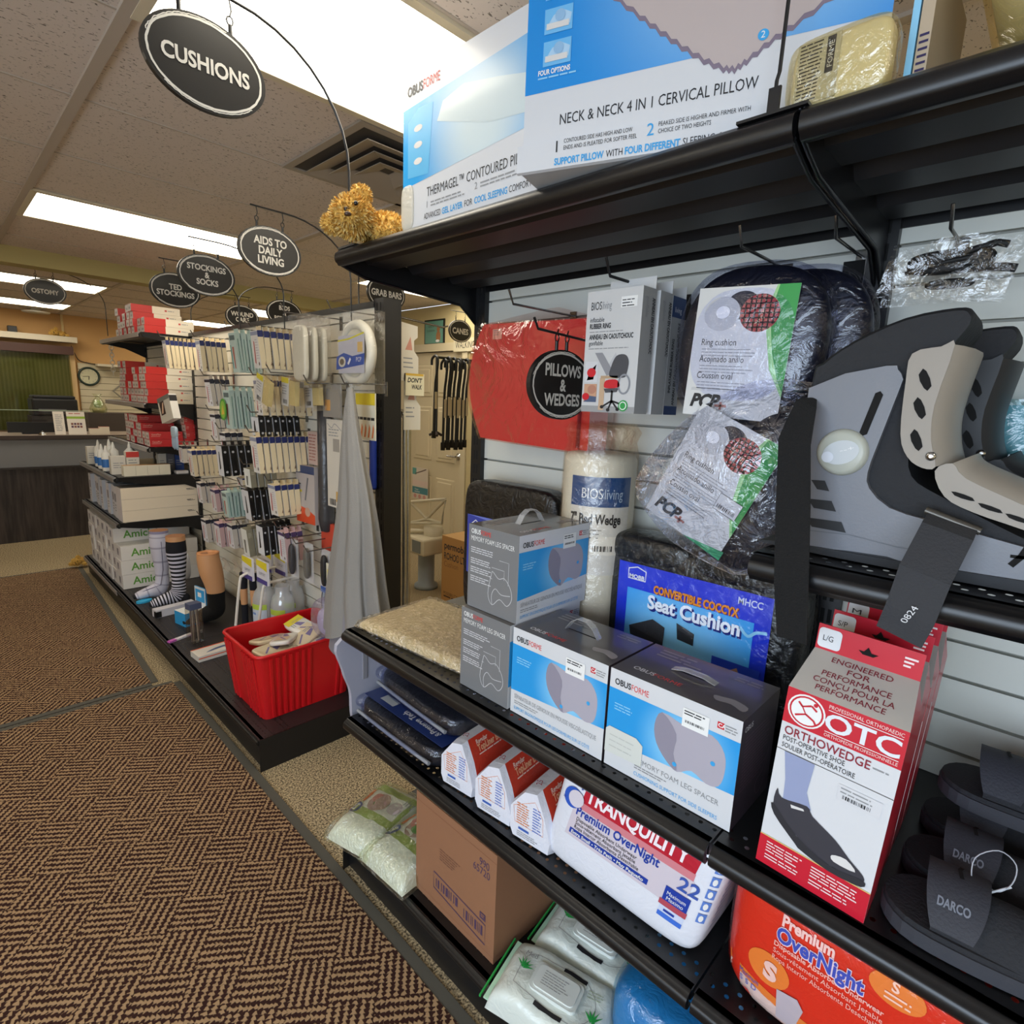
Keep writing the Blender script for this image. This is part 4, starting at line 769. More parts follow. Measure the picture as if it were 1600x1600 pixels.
white_pack((.93, 1.455, .1515), 14, 'padded white pack with green and pink card, left end of the bottom deck', 1)
white_pack((.95, 1.272, .1515), 4, 'padded white pack half hidden by the left side of the cardboard box', 5)
t = thing('plastic_sack', 'bright blue pack in clear plastic at the bottom edge, right of the wipes', 'package', (1.06, .42, .152), -90)
b = MB(); b.sbox((0, .0, .085), (.12, .13, .08), 4.5, wrapped('2f86bd', .35, .8, 16), 12); b.build('contents', t); b = MB(); b.sbox((0, 0, .09), (.13, .14, .088), 3.5, film('e8f6ff', .14, 24, 1.0), 12); b.build('plastic_bag', t)
# ---------------------------------------------------------------- hooks and hanging goods of the near wall
def hook(par, y, z, L=.24, m=None, x=W, up=.03, name='peg_hook'):
    m = m or CHROME; b = MB(); b.box(x - .004, x, y - .012, y + .012, z - .05, z + .012, m)
    b.tube([(x - .004, y, z), (x - L, y, z - .004), (x - L - .018, y, z + up)], .0032, m, n=6); return b.build(name, par)
GM = C('8a8886', .25, .9)
hook(G, 1.10, 1.845, .26, GM); hook(G, .50, 1.90, .25, GM); hook(G, .352, 1.905, .19, GM); hook(G, .19, 1.905, .14, GM); hook(G, .738, 1.858, .34, METAL)
b = MB(); b.box(W - .006, W - .001, .345, .385, 1.80, 1.90, HOLE); b.build('hook_plate', G)
# red wedge cushion in a clear bag
t = thing('wedge_cushion', 'large red vinyl wedge cushion in clear plastic, hanging at the left end of the wall', 'cushion', (1.245, 1.15, 1.655), -90)
b = MB(); RV = wrapped('c2303a', .4, .2, 12); e = [(-.198, .165), (-.236, .1), (-.26, 0), (-.24, -.1), (-.198, -.185)]; e = smooth_pts(e, False, 4)
pts = e[::-1] + [(.237, .165), (.237, -.195)][:0]; P = [(x, z) for x, z in e] + [(.232, -.2), (.232, .155)]
b.prism([(x, z) for x, z in P], 'y', 0, .085, RV); b.build('red_cover', t)
b = MB(); b.prism([(x - .012 * (1 - abs(z) / .3), z * .97) for x, z in e] + [(-.2, -.18), (-.2, .16)], 'y', .012, .1, C('d9d0bd', .6)); b.build('foam_edge', t)
b = MB(); b.box(-.155, -.115, -.0015, -.0005, .118, .148, C('d9b0a0', .5)); f = Face(b, (-.155, -.0015, .118), (1, 0, 0), (0, 0, 1)); f.lines(.004, .024, .03, 3, .006, .002, GREYP, 1); b.build('price_label', t)
b = MB(); b.prism([(x * 1.02, z * 1.02) for x, z in P], 'y', -.006, .106, film('ffe8e4', .07, 7, .8, .06)); b.add([(-.21, .02, .17), (.225, .02, .16), (.07, .04, .2), (.03, .04, .2)], [(0, 1, 2, 3)], film('fff0ec', .2, 16, 1.0)); b.build('plastic_bag', t)
for k in range(2):
    b = MB(); b.box(.2, .2 + .004, -.001 - .012 * k, .0, -.195 + .01 * k, -.05, C('8e1c24', .4)); b.build('seam', t)
# inflatable ring cartons
RK = C('c9c9c9', .45, coat=.3)
def ringbox(x, label, kind, dy=0):
    t = thing('rubber_ring_carton', label, 'box', (x, .738 + dy, 1.57), -90, 'rubber ring cartons on one hook'); w, h, d = .142, .262, .05 if kind < 2 else .06
    NB = C('27406e', .4); b = MB(); b.box(-w / 2, w / 2, 0, d, 0, h, RK, mats=dict(r=C('a3a3a3', .45, coat=.2), d=NB, b=NB)); b.box(-w / 2 + .025, w / 2, d - .002, d - .0008, h, h + .027, RK)
    f = front(b, w, h)
    if kind == 0:
        f.text('BIOS', .012, .222, .017, INK, 2, w=.028); f.text('living', .042, .222, .017, GREYP, 2, w=.024); f.rect(.09, .222, .04, .022, WHITE, 2); f.lines(.093, .236, .032, 3, .006, .002, INK, 3)
        f.text('inflatable', .011, .196, .01, INK, 2, w=.038); f.text('RUBBER RING', .011, .182, .0105, INK, 2, w=.056, bold=.03); f.lines(.011, .174, .09, 1, .004, .0018, GREYP, 2); f.text('ANNEAU EN CAOUTCHOUC', .011, .159, .0105, INK, 2, w=.115, bold=.03); f.text('gonflable', .011, .146, .01, INK, 2, w=.038); f.lines(.011, .138, .105, 1, .004, .0018, GREYP, 2)
        f.poly([(.03, .13), (.05, .13), (.085, .085), (.065, .08)], C('8d8d92', .5), 2); f.poly([(.085, .13), (.06, .09), (.1, .09)], C('b8b8bc', .5), 1)
        f.poly(smooth_pts([(.074, .078), (.076, .1), (.088, .122), (.11, .124), (.12, .11), (.117, .085), (.11, .076)], k=4), C('45464c', .5), 3); f.poly(smooth_pts([(.06, .06), (.066, .07), (.09, .072), (.1, .064), (.098, .055), (.066, .053)], k=3), REDP, 4); f.poly([(.06, .052), (.1, .054), (.095, .045), (.065, .043)], C('4a4a50', .5), 3); f.ring(.112, .062, .016, .022, .004, C('8a8d94', .3), 4)
        f.rect(.05, .074, .045, .006, C('b59a7a', .5), 3); f.rect(.048, .005, .014, .07, C('c2a486', .5), 2); f.rect(.08, .02, .005, .028, INK, 3)
        for q in ((.058, .012), (.075, .006), (.1, .008), (.118, .016)): f.line([(.083, .026), q], .004, INK, 3); f.ell(*q, .005, .004, INK, 4, 8)
        f.rect(.006, .066, .035, .045, SILV, 3); f.rect(.006, .022, .035, .04, C('c79a7c', .5), 3); f.ell(.024, .087, .012, .01, REDP, 4); f.poly([(.012, .07), (.03, .072), (.036, .105), (.018, .09)], INK, 5 - 2); f.ell(.024, .087, .012, .01, REDP, 5); f.poly([(.006, .022), (.041, .022), (.041, .034), (.02, .036)], C('4a5a78', .5), 4); f.ell(.012, .034, .01, .008, REDP, 5); f.ell(.028, .05, .012, .01, C('b5806a', .5), 4)
        f.rect(0, 0, w, .014, C('9a9a9a', .5), 1); f.ell(.114, .016, .012, .012, C('2f9a4a', .5), 5); f.ell(.114, .016, .009, .009, WHITE, 6); f.ell(.114, .016, .007, .007, C('2f9a4a', .5), 7)
    s = right(b, d, h, w / 2)
    if kind < 2:
        s.text('ANNEAU EN CAOUTCHOUC', .018 + .02, .243, .011, INK, 2, rot=-pi / 2, w=.115, bold=.03); s.text('gonflable', .014, .243, .011, GREYP, 2, rot=-pi / 2, w=.042)
    else:
        s.rect(0, h - .045, d, .045, NB, 1); s.rect(0, 0, d, .02, NB, 1); s.text('living', .012, h - .034, .012, SILV, 2, w=.03); s.text('INFLATABLE RUBBER RING', .02, .05, .01, INK, 2, rot=pi / 2, w=.12, bold=.03); s.text('ANNEAU EN CAOUTCHOUC GONFLABLE', .042, .022, .0105, INK, 2, rot=pi / 2, w=.185, bold=.03)
    b.build('carton', t); return t
ringbox(1.062, 'rubber ring carton at the front of its hook, printed with an office chair', 0); ringbox(1.125, 'rubber ring carton second on its hook, showing a grey side with black letters', 1, -.004); ringbox(1.19, 'rubber ring carton at the back of its hook, with dark blue ends', 2, .002)
# ring cushions
NAVY = wrapped('11131f', .4, .5, 30); PAPER = C('d4d4d2', .4, coat=.4)
def ring_card(b, f, w, h, big=True):
    f.poly([(0, 0), (w, 0), (w, h), (0, h)], PAPER, 1)
    f.poly([(w, h), (w - .036, h), (w - .045, h - .05), (w - .03, h - .12), (w - .012, h - .17), (w, h - .19)], C('2e9a48', .4), 2); f.poly([(w - .04, h), (w - .036, h), (w - .045, h - .05), (w - .03, h - .12), (w - .012, h - .17), (w, h - .19), (w, h - .2), (w - .03, h - .15), (w - .055, h - .05)], C('9ad08a', .4), 2)
    f.ell(w * .48, h * .86, .032, .026, C('23232e', .5), 2); f.ell(w * .28, h * .8, .036, .032, C('bdbdbd', .5), 3); f.ell(w * .29, h * .81, .014, .012, C('e6e6e6', .5), 4); f.ell(w * .29, h * .81, .0145, .0125, C('8c8c8c', .5), 4 - .5)
    f.ell(w * .66, h * .8, .037, .034, C('a33034', .5), 3)
    for k in range(-3, 4):
        c = sqrt(max(0, 1 - (k / 3.7) ** 2)); f.rect(w * .66 + k * .009 - .0015, h * .8 - .034 * c, .003, .068 * c, C('2c1216', .5), 4); f.rect(w * .66 - .037 * c, h * .8 + k * .0085 - .0015, .074 * c, .003, C('3c161a', .5), 4)
    for k, s_ in enumerate(('Ring cushion', 'Acojinado anillo', 'Coussin oval')):
        y = h * (.56 - .13 * k); f.text(s_, .02, y, .0125, INK, 2, w=(.07, .09, .073)[k]); f.lines(.022, y - .008, .115, 3, .006, .0014, GREYP, 2)
    f.lines(.012, h * .2, .12, 1, .01, .006, C('c2c2c2', .5), 2, rag=.1); f.text('PCP', .014, h * .075, .024, INK, 3, w=.058, bold=.05, shear=.25); f.line([(.078, h * .06), (.078, h * .12)], .005, C('b06a60', .5), 2); f.line([(.066, h * .09), (.09, h * .09)], .005, C('b06a60', .5), 2)
def ring_cushion(loc, rz, label, card, rot=None, s=1):
    t = thing('ring_cushion', label, 'cushion', loc, rz, 'navy oval ring cushions', rot)
    b = MB()
    def fn(q): return q
    b.sbox((0, .04, 0), (.142 * s, .038, .15 * s), 2.6, NAVY, 14); b.build('cushion', t)
    if card:
        b = MB(); f = Face(b, (-.098, -.0005, -.138), (1, 0, 0), (0, 0, 1), step=.0006); ring_card(b, f, .19, .245); b.build('printed_card', t)
    b = MB(); b.sbox((0, .04, 0), (.15 * s, .047, .158 * s), 2.8, film('f2f4ff', .09, 24, .9), 14); b.build('plastic_wrap', t); return t
ring_cushion((1.10, .468, 1.708), 0, 'navy oval ring cushion with white printed card, hanging upright on its hook', True, rot=(R(0), R(3), R(-90)))
ring_cushion((1.205, .425, 1.712), 0, 'plain navy ring cushion behind the one with the card on the same hook', False, rot=(0, 0, R(-88)), s=1.02)
t = thing('ring_cushion', 'bagged ring cushion with tipped white card, resting on the black seat cushion', 'cushion', (1.07, .452, 1.452), 0, 'navy oval ring cushions', (R(0), R(25), R(-90)))
b = MB(); b.sbox((.055, .045, .0), (.085, .035, .165), 3, NAVY, 12); b.build('cushion', t)
b = MB(); f = Face(b, (-.12, -.0, -.145), (1, 0, 0), (0, 0, 1), step=.0006); ring_card(b, f, .185, .25)
f.poly([(0, 0), (.19, 0), (.19, .02), (.1, .0)], C('2e9a68', .4), 2); f.rect(.125, .085, .05, .034, PAPER, 4); f.line([(.125, .085), (.175, .085), (.175, .119), (.125, .119)], .0012, INK, 5, True); f.barcode(.13, .09, .04, .008, INK, 5); b.build('printed_card', t)
b = MB(); fl = film('f4f6ff', .2, 20, 1.7, .06)
A = [(-.19, -.12), (-.15, .06), (-.06, .185), (.055, .225), (.1, .215), (.14, .05), (.135, -.14), (.0, -.185), (-.09, -.18)]; A = smooth_pts(A, k=3); n = len(A)
vs = [(x, .035, z) for x, z in A] + [(x * .88, -.012, z * .88) for x, z in A] + [(0, -.02, 0)] + [(x * .9, .085, z * .9) for x, z in A]
b.add(vs, [(i, (i + 1) % n, n + (i + 1) % n, n + i) for i in range(n)] + [(n + i, n + (i + 1) % n, 2 * n) for i in range(n)] + [(i, (i + 1) % n, 2 * n + 1 + (i + 1) % n, 2 * n + 1 + i) for i in range(n)], fl, True); b.build('plastic_bag', t)
# small black item in a clear bag, upper right
t = thing('bagged_strap', 'small clear bag with a black strap inside, hanging above the grey walking boot', 'package', (1.24, .185, 1.835), -90)
b = MB(); BK = C('0c0c0d', .6); b.sbox((.0, .012, .015), (.062, .012, .02), 3, BK, 8); b.sbox((.005, .008, -.022), (.035, .01, .008), 3, BK, 6); b.tube([(.0, .0, .02), (.06, .002, .035), (.075, .002, .03)], .006, BK); b.tube([(.02, .0, .0), (.075, .004, -.004), (.09, .004, -.008)], .007, BK); b.tube([(-.06, 0, 0), (.0, -.006, .012), (.04, -.006, .016)], .004, BK); b.build('strap', t)
b = MB(); b.grid(lambda u, v: ((u - .5) * .18 + .02 * (v - .5), -.012 + .006 * sin(u * 9) * sin(v * 7), (v - .5) * .1 + .012 * (1 - 2 * u) * (1 - v)), 10, 8, film('ffffff', .2, 26, 1.1)); b.grid(lambda u, v: ((u - .5) * .18 + .02 * (v - .5), .03 + .006 * sin(u * 9), (v - .5) * .1), 6, 4, film('ffffff', .1, 26, 1.1)); b.build('plastic_bag', t)
# walking boots
def boot(loc, label, dark, name='walking_boot'):
    t = thing(name, label, 'boot', loc, -90, 'walking boots on the upper right shelf')   # local x runs toe-ward, origin under the heel
    LN = C('1b1c20', .75, b=.2, bs=90); SHL = C('17181a', .5) if dark else C('6e7077', .42, b=.04, bs=300); BE = C('232427', .5) if dark else C('8f867a', .45); STR = C('0b0b0c', .95, b=.3, bs=300)
    q = lambda y, z: (.27 - y, z - 1.372)
    # liner: leg and foot of padded foam
    leg = [q(*p) for p in ((.29, 1.40), (.288, 1.63), (.277, 1.659), (.238, 1.69), (.179, 1.718), (.123, 1.727), (.108, 1.722), (.106, 1.707), (.122, 1.675), (.14, 1.60), (.148, 1.545), (.14, 1.50), (.1, 1.475), (.0, 1.43), (-.06, 1.41), (-.07, 1.385), (.2, 1.382))]
    b = MB(); sm = smooth_pts(leg, k=3); cx = sum(p[0] for p in sm) / len(sm); cz = sum(p[1] for p in sm) / len(sm); n = len(sm); rows = ((.012, .955), (.02, .985), (.04, 1), (.12, 1), (.142, .985), (.15, .955))
    vs = [(cx + (x - cx) * s, y, cz + (z - cz) * s) for y, s in rows for x, z in sm]; b.add(vs, [(r * n + i, r * n + (i + 1) % n, (r + 1) * n + (i + 1) % n, (r + 1) * n + i) for r in range(5) for i in range(n)], LN, True); b.add(vs[:n], [tuple(range(n))], LN); b.add(vs[-n:], [tuple(range(n))], LN); b.build('foam_liner', t)
    # shell side plates with slots
    sh = [q(*p) for p in ((.283, 1.62), (.188, 1.651), (.174, 1.646), (.167, 1.635), (.168, 1.622), (.184, 1.54), (.19, 1.503), (.185, 1.481), (.157, 1.457), (.111, 1.447), (.05, 1.437), (-.06, 1.415), (-.075, 1.385), (.005, 1.38), (.1, 1.385), (.2, 1.379), (.27, 1.374), (.288, 1.40), (.282, 1.47), (.272, 1.535))]
    sh = smooth_pts(sh, k=2)
    for nm, y0, y1 in (('side_shell', .0, .012), ('side_shell', .152, .164)):
        b = MB(); b.prism(sh, 'y', y0, y1, SHL)
        if y0 < .05:
            f = Face(b, (0, 0, 0), (1, 0, 0), (0, 0, 1), step=.0008)
            p0, p1 = Vector(q(.191, 1.613)), Vector(q(.203, 1.558)); d = (p1 - p0).normalized(); nrm = Vector((-d.y, d.x)) * .005
            f.poly([tuple(p0 + nrm), tuple(p0 - d * .004), tuple(p0 - nrm), tuple(p1 - nrm), tuple(p1 + d * .004), tuple(p1 + nrm)], HOLE, 1)
            for k, (a, c, zz) in enumerate(((.262, .235, 1.478), (.263, .222, 1.449), (.262, .205, 1.42))): f.poly([q(a, zz + .006), q(c + .008, zz + .007), q(c, zz - .008), q(a - .01, zz - .007)], C('14161a', .6), 1)
            f.line([q(.28, 1.405), q(.2, 1.41), q(.14, 1.404), q(.07, 1.405)], .0015, C('5d6066', .5), 1); f.poly([q(.262, 1.379), q(.2, 1.386), q(.15, 1.388), q(.11, 1.381), q(.16, 1.377)], C('22252a', .7), 1)
            for yy in (.012, -.012): f.line([q(yy + .008, 1.405), q(yy, 1.418), q(yy - .004, 1.43)], .007, HOLE, 1); f.line([q(yy + .01, 1.417), q(yy - .008, 1.418)], .004, HOLE, 1)
        b.build(nm, t)
    b = MB(); b.prism([q(*p) for p in ((.292, 1.376), (.29, 1.6), (.28, 1.6), (.282, 1.374))], 'y', .0, .164, SHL); b.build('heel_shell', t)
    b = MB(); b.prism(smooth_pts([q(*p) for p in ((.3, 1.374), (.29, 1.382), (.1, 1.386), (-.05, 1.392), (-.09, 1.4), (-.085, 1.385), (-.03, 1.374))], k=3), 'y', -.004, .168, C('2b2d31', .8)); b.build('rubber_sole', t)
    # front plates: a flat wing along each side, a rounded ridge and a front panel
    for nm, wing, ridge, holes in (('shin_plate', ((.16, 1.666), (.13, 1.674), (.116, 1.676), (.126, 1.60), (.123, 1.554), (.113, 1.52), (.128, 1.517), (.146, 1.53), (.158, 1.56), (.162, 1.628)), ((.116, 1.676), (.126, 1.60), (.123, 1.554), (.113, 1.52)), ((.141, 1.632, -.006), (.1415, 1.595, -.006), (.139, 1.553, -.006))),
                                   ('instep_plate', ((.113, 1.514), (.096, 1.526), (.079, 1.508), (.019, 1.482), (-.05, 1.452), (-.055, 1.43), (.014, 1.452), (.066, 1.466), (.098, 1.482)), ((.096, 1.526), (.079, 1.508), (.019, 1.482), (-.05, 1.452)), ((.079, 1.485, -.018), (.05, 1.474, -.018), (.022, 1.465, -.018)))):
        b = MB(); P_ = smooth_pts([q(*p) for p in wing], k=3)
        for y0 in (-.004, .164): b.prism(P_, 'y', y0, y0 + .004, BE)
        rg = smooth_pts([q(*p) for p in ridge], False, 4); cols = ((-.004, -.002), (.004, .008), (.03, .018), (.082, .022), (.134, .018), (.16, .008), (.168, -.002)); vs = []
        for i, (x, z) in enumerate(rg):
            d = Vector((rg[min(i + 1, len(rg) - 1)][0] - rg[max(i - 1, 0)][0], rg[min(i + 1, len(rg) - 1)][1] - rg[max(i - 1, 0)][1])).normalized(); nx, nz = -d.y, d.x
            if nx < -.3 or nz < -.3: nx, nz = -nx, -nz
            vs += [(x + nx * o, y, z + nz * o) for y, o in cols]
        k = len(cols); b.add(vs, [(i * k + j, i * k + j + 1, (i + 1) * k + j + 1, (i + 1) * k + j) for i in range(len(rg) - 1) for j in range(k - 1)], BE, True)
        f = Face(b, (0, -.004, 0), (1, 0, 0), (0, 0, 1), step=.0008)
        for hy, hz, hl in holes:
            c = Vector(q(hy, hz)); d = Vector((.35, -.94)) if nm == 'shin_plate' else Vector((.93, -.3)); nn = Vector((-d.y, d.x)); L_ = .015 if nm == 'shin_plate' else .014; wv = .0055 if nm == 'shin_plate' else .003
            f.poly([tuple(c + d * a * L_ + nn * e * wv) for a, e in ((-1, .2), (-.6, -.9), (0, -1), (.7, -.6), (1, -.1), (.7, .9), (0, 1), (-.7, .7))], HOLE, 1)
        o = b.build(nm, t)
        if nm == 'shin_plate': b = MB(); b.lathe([(.006, 0), (.006, .003), (.002, .004)], CHROME, c=(q(.12, 0)[0], -.003, 1.533 - 1.372), ax='y', n=12); b.build('rivet', o)
    b = MB(); cx, cz = q(.2255, 1.529); DW = C('a9aba0', .35) if not dark else LN
    b.lathe([(.034, -.012), (.034, .0), (.031, .006), (.027, .008), (.0, .008)], DW, c=(cx, -.002, cz), ax='y', n=28); f = Face(b, (cx, -.0102, cz), (1, 0, 0), (0, 0, 1), step=.0008); f.ell(0, 0, .024, .017, C('b2b6b8', .3) if not dark else LN, 1, 24, .35); f.ell(-.016, -.008, .008, .008, C('c6cad2', .3) if not dark else LN, 2); f.text('--+', .0, .0, .006, C('d8d8d8', .4), 3, w=.018, rot=.3); b.build('air_dial', t)
    # straps
    b = MB(); b.ribbon([(-.006, .01, .235), (-.004, -.03, .225), (-.004, -.06 if not dark else -.03, .17)] + ([(.012, -.08, .08), (.03, -.1, -.03), (.041, -.1, -.108)] if not dark else []), [(.003, 0, 0), (.014, 0, -.006), (.022, 0, -.004), (.023, 0, 0), (.023, 0, 0), (.02, 0, 0)], (0, -.003, 0), STR); b.build('hanging_strap', t)
    if not dark:
        b = MB(); sx = q(.08, 0)[0]; b.ribbon([(sx - .004, -.012, .082), (sx - .004, -.045, .072), (sx - .014, -.085, .02), (sx - .02, -.1, -.03), (sx - .027, -.1, -.062)], [(.027, 0, -.007), (.027, 0, -.007), (.027, 0, -.007), (.026, 0, -.007), (.025, 0, -.007)], (0, -.003, 0), C('2c2d31', .8, b=.2, bs=300))
        f = Face(b, (sx - .012, -.1036, -.02), (1, 0, 0), (.2, 0, 1), step=.0012); f.text('0824', -.005, -.022, .0075, SILV, 2, rot=1.35, w=.024); b.build('hanging_strap', t)
        b = MB(); b.tube([(sx - .034, -.014, .09), (sx + .026, -.014, .072)], .0055, C('5a5650', .35, .6)); b.build('buckle_bar', t)
    return t
boot((.928, .27, 1.3735), 'grey walking boot with beige front plates, nearest on the upper right shelf', False)
boot((1.135, .235, 1.3735), 'black walking boot standing behind the grey one', True)
t = thing('walking_boot_box', 'pale teal boot box in clear plastic, behind the boots on the upper right shelf', 'box', (1.30, -.0, 1.373), -90)
b = MB(); b.box(-.12, .2, 0, .07, 0, .24, C('4f8d98', .45, coat=.3)); f = front(b, .32, .24, -.12); f.rect(0, 0, .32, .1, C('a9aeb0', .4), 1); f.text('AIR WALKER', .03, .055, .013, INK, 2, w=.1, bold=.04); f.line(rrect(.02, .077, .1, .094, .006), .002, INK, 3, True); f.text('RAO', .03, .08, .011, INK, 2, w=.05, bold=.05); f.rect(.005, .104, .05, .032, LGREY, 2); f.lines(.009, .127, .04, 3, .008, .003, INK, 3); b.build('carton', t)
b = MB(); b.box(-.13, .205, -.006, .076, .0, .25, film('e8f8fa', .12, 14, 1.0)); b.build('plastic_wrap', t)
# orthopaedic shoe cartons
def otc(x, label, size, y=.168):
    t = thing('shoe_carton', label, 'box', (x, y, .8655), 0, 'red and white shoe cartons in a row', (0, R(2.2), R(-90))); w, d = .155, .082; w2 = .138
    RR = C('c21a30', .35, coat=.3); GR = C('b3aca4', .35, coat=.3); b = MB(); S2 = .31
    b.box(-w / 2, w / 2, 0, d, 0, S2, CART, mats=dict(l=C('c8ccd0', .4), r=RR, b=GR))
    z1, zt, dt = .356, .397, .07
    b.add([(-w / 2, 0, S2), (w / 2, 0, S2), (w2 / 2, dt, z1), (-w2 / 2, dt, z1)], [(0, 1, 2, 3)], GR); b.add([(w / 2, 0, S2), (w / 2, d, S2), (w2 / 2, dt, z1)], [(0, 1, 2)], RR); b.add([(-w / 2, 0, S2), (-w / 2, d, S2), (-w2 / 2, dt, z1)], [(0, 1, 2)], CART)
    b.box(-w2 / 2, w2 / 2, dt, dt + .002, z1, zt, RR)
    f = front(b, w, S2); f.rect(0, .252, w, S2 - .252, RR, 1); f.ell(.03, .281, .026, .026, WHITE, 2); f.ell(.03, .281, .0235, .0235, RR, 3); f.ell(.03, .281, .021, .021, WHITE, 3.5)
    for L_ in ([(.016, .27), (.03, .277), (.024, .287), (.036, .293)], [(.03, .277), (.042, .271), (.046, .265)], [(.024, .287), (.018, .293)], [(.036, .293), (.044, .287)]): f.line(L_, .003, RR, 5)
    f.ell(.041, .296, .003, .003, RR, 5, 10); f.text('PROFESSIONAL ORTHOPAEDIC', .058, .3, .0058, C('e8d0cc', .4), 3, w=.092); f.line([(.058, .297), (.15, .297)], .001, WHITE, 3); f.text('OTC', .056, .267, .027, C('dcdfe4', .4), 3, w=.094, bold=.02); f.line([(.058, .2635), (.15, .2635)], .001, WHITE, 3); f.text('ORTHOPÉDIE PROFESSIONNELLE', .058, .256, .005, C('e8d0cc', .4), 3, w=.092)
    f.text('ORTHOWEDGE', .006, .234, .0135, C('8a2434', .4), 3, w=.115, bold=.01); f.text('POST-OPERATIVE SHOE', .006, .223, .008, INK, 3, w=.085); f.text('SOULIER POST-OPÉRATOIRE', .006, .211, .008, INK, 3, w=.1); f.line([(.0, .206), (w, .206)], .0008, INK, 3); f.lines(.124, .238, .022, 1, .01, .002, GREYP, 3)
    f.rect(.09, .168, .055, .026, SILV, 3); f.lines(.093, .188, .045, 2, .006, .002, GREYP, 4); f.barcode(.097, .173, .035, .006, INK, 4)
    f.poly([(.012, .205), (.055, .205), (.052, .155), (.062, .13), (.022, .126), (.02, .16)], C('8e97b8', .5), 3)
    f.poly(smooth_pts([(.012, .14), (.02, .127), (.056, .134), (.066, .122), (.1, .104), (.122, .086), (.142, .072), (.14, .062), (.1, .06), (.07, .066), (.05, .078), (.022, .094), (.01, .112)], k=3), C('33323a', .5), 4); f.poly(smooth_pts([(.01, .112), (.05, .078), (.1, .06), (.142, .066), (.142, .054), (.1, .05), (.06, .058), (.05, .064), (.014, .094)], k=3), C('26262c', .5), 5); f.poly([(.034, .124), (.052, .127), (.054, .124), (.036, .119)], PILW, 6); f.poly(smooth_pts([(.1, .079), (.118, .084), (.132, .072), (.104, .07)], k=3), PILW, 6)
    f.rect(0, 0, w, .05, RR, 3); f.rect(0, .05, w, .0015, C('d8c070', .5), 3)
    for x0, y0, ww, n_ in ((.012, .041, .056, 4), (.012, .018, .05, 2), (.078, .041, .068, 4), (.078, .018, .06, 2)): f.lines(x0, y0, ww, n_, .0052, .0022, C('e6c8c8', .4), 6, rag=.3)
    sl = Face(b, (-w / 2, 0, S2), (1, 0, 0), (0, dt, z1 - S2), step=.0006)
    for k, s_ in enumerate(('ENGINEERED', 'FOR', 'PERFORMANCE', 'CONÇU POUR LA', 'PERFORMANCE')): sl.text(s_, w / 2, .066 - .0138 * k, .0095, C('7e2432', .4), 2, 'c', w=(.08, .03, .09, .105, .09)[k])
    tb = Face(b, (-w2 / 2, dt, z1), (1, 0, 0), (0, 0, 1), step=.0006); tb.poly(rrect(.002, .004, .034, .036, .006), C('d8dade', .4), 1); tb.text(size, .009, .016, .009, INK, 2, w=.014); tb.poly([(.058, .018), (.065, .018), (.07, .026), (.075, .018), (.084, .018), (.078, .013), (.064, .013)], HOLE, 2); tb.lines(.115, .027, .018, 3, .006, .003, C('eed8d8', .4), 2, rag=.5)
    b.build('carton', t); return t
otc(.868, 'red and white shoe carton marked L/G at the front of its row', 'L/G', .17); otc(.957, 'red and white shoe carton marked S/P, second of its row', 'S/P', .172); otc(1.046, 'red and white shoe carton third in its row, under the shelf of boots', 'M', .172); otc(1.135, 'red and white shoe carton last in its row by the wall', 'M', .172)
# black surgical shoes
def shoe(loc, rz, label, word=True):
    t = thing('surgical_shoe', label, 'shoe', loc, rz, 'black surgical shoes stacked on the middle shelf'); BKF = C('202126', .85, b=.25, bs=200); SL = C('33343b', .75, b=.1, bs=200)
    b = MB(); P = smooth_pts([(-.03, -.0), (-.0, -.05), (.08, -.058), (.2, -.045), (.29, -.04), (.3, .04), (.2, .05), (.08, .056), (.0, .05)], k=4); b.prism(P, 'z', 0, .022, SL); b.prism([(x * .985 + .002, y * .95) for x, y in P], 'z', .022, .03, BKF); b.build('sole', t)
    b = MB(); b.grid(lambda u, v: (.03 + .24 * u + .0 * v, -.052 + .104 * v, .028 + (.05 - .02 * abs(u - .3)) * sin(pi * v) ** .6), 12, 10, BKF); b.build('upper', t)
    b = MB(); b.grid(lambda u, v: (.052 + .07 * (u - .5) * (1 - .35 * (1 - v) ** 5), -.066 + .105 * v, .018 + .068 * sin(pi * min(1, .08 + v * .105 / .12 * .7)) ** .7 + .003), 10, 12, C('33353d', .7, b=.15, bs=250))
    g = lambda x, y, k: (x, y, .018 + .068 * sin(pi * min(1, .08 + (y + .066) / .12 * .7)) ** .7 + .004 + k)
    f = Face(b, (0, 0, 0), (1, 0, 0), (0, 1, 0), warp=g, step=.0008)
    if word: f.text('DARCO', .032, -.046, .0095, C('7d838f', .6), 1, w=.036, bold=.03)
    f.line([(.055, .0), (.052, .02), (.055, .034)], .005, HOLE, 1); b.build('strap_flap', t)
    b = MB(); b.grid(lambda u, v: (.14 + .07 * u, -.06 + .12 * v, .02 + .06 * sin(pi * v) ** .6), 6, 10, C('26272d', .8, b=.2, bs=200)); b.build('strap_flap', t); return t
shoe((.935, .055, .8645), -86, 'black surgical shoe in front, with a light embroidered word on its flap'); shoe((1.06, .05, .8645), -88, 'black surgical shoe in the second row, behind the first'); s3 = shoe((1.2, .045, .8645), -88, 'black surgical shoe against the back wall of the middle shelf', False); s4 = shoe((1.19, .03, .9485), -88, 'black surgical shoe stacked on top of another at the back', False)
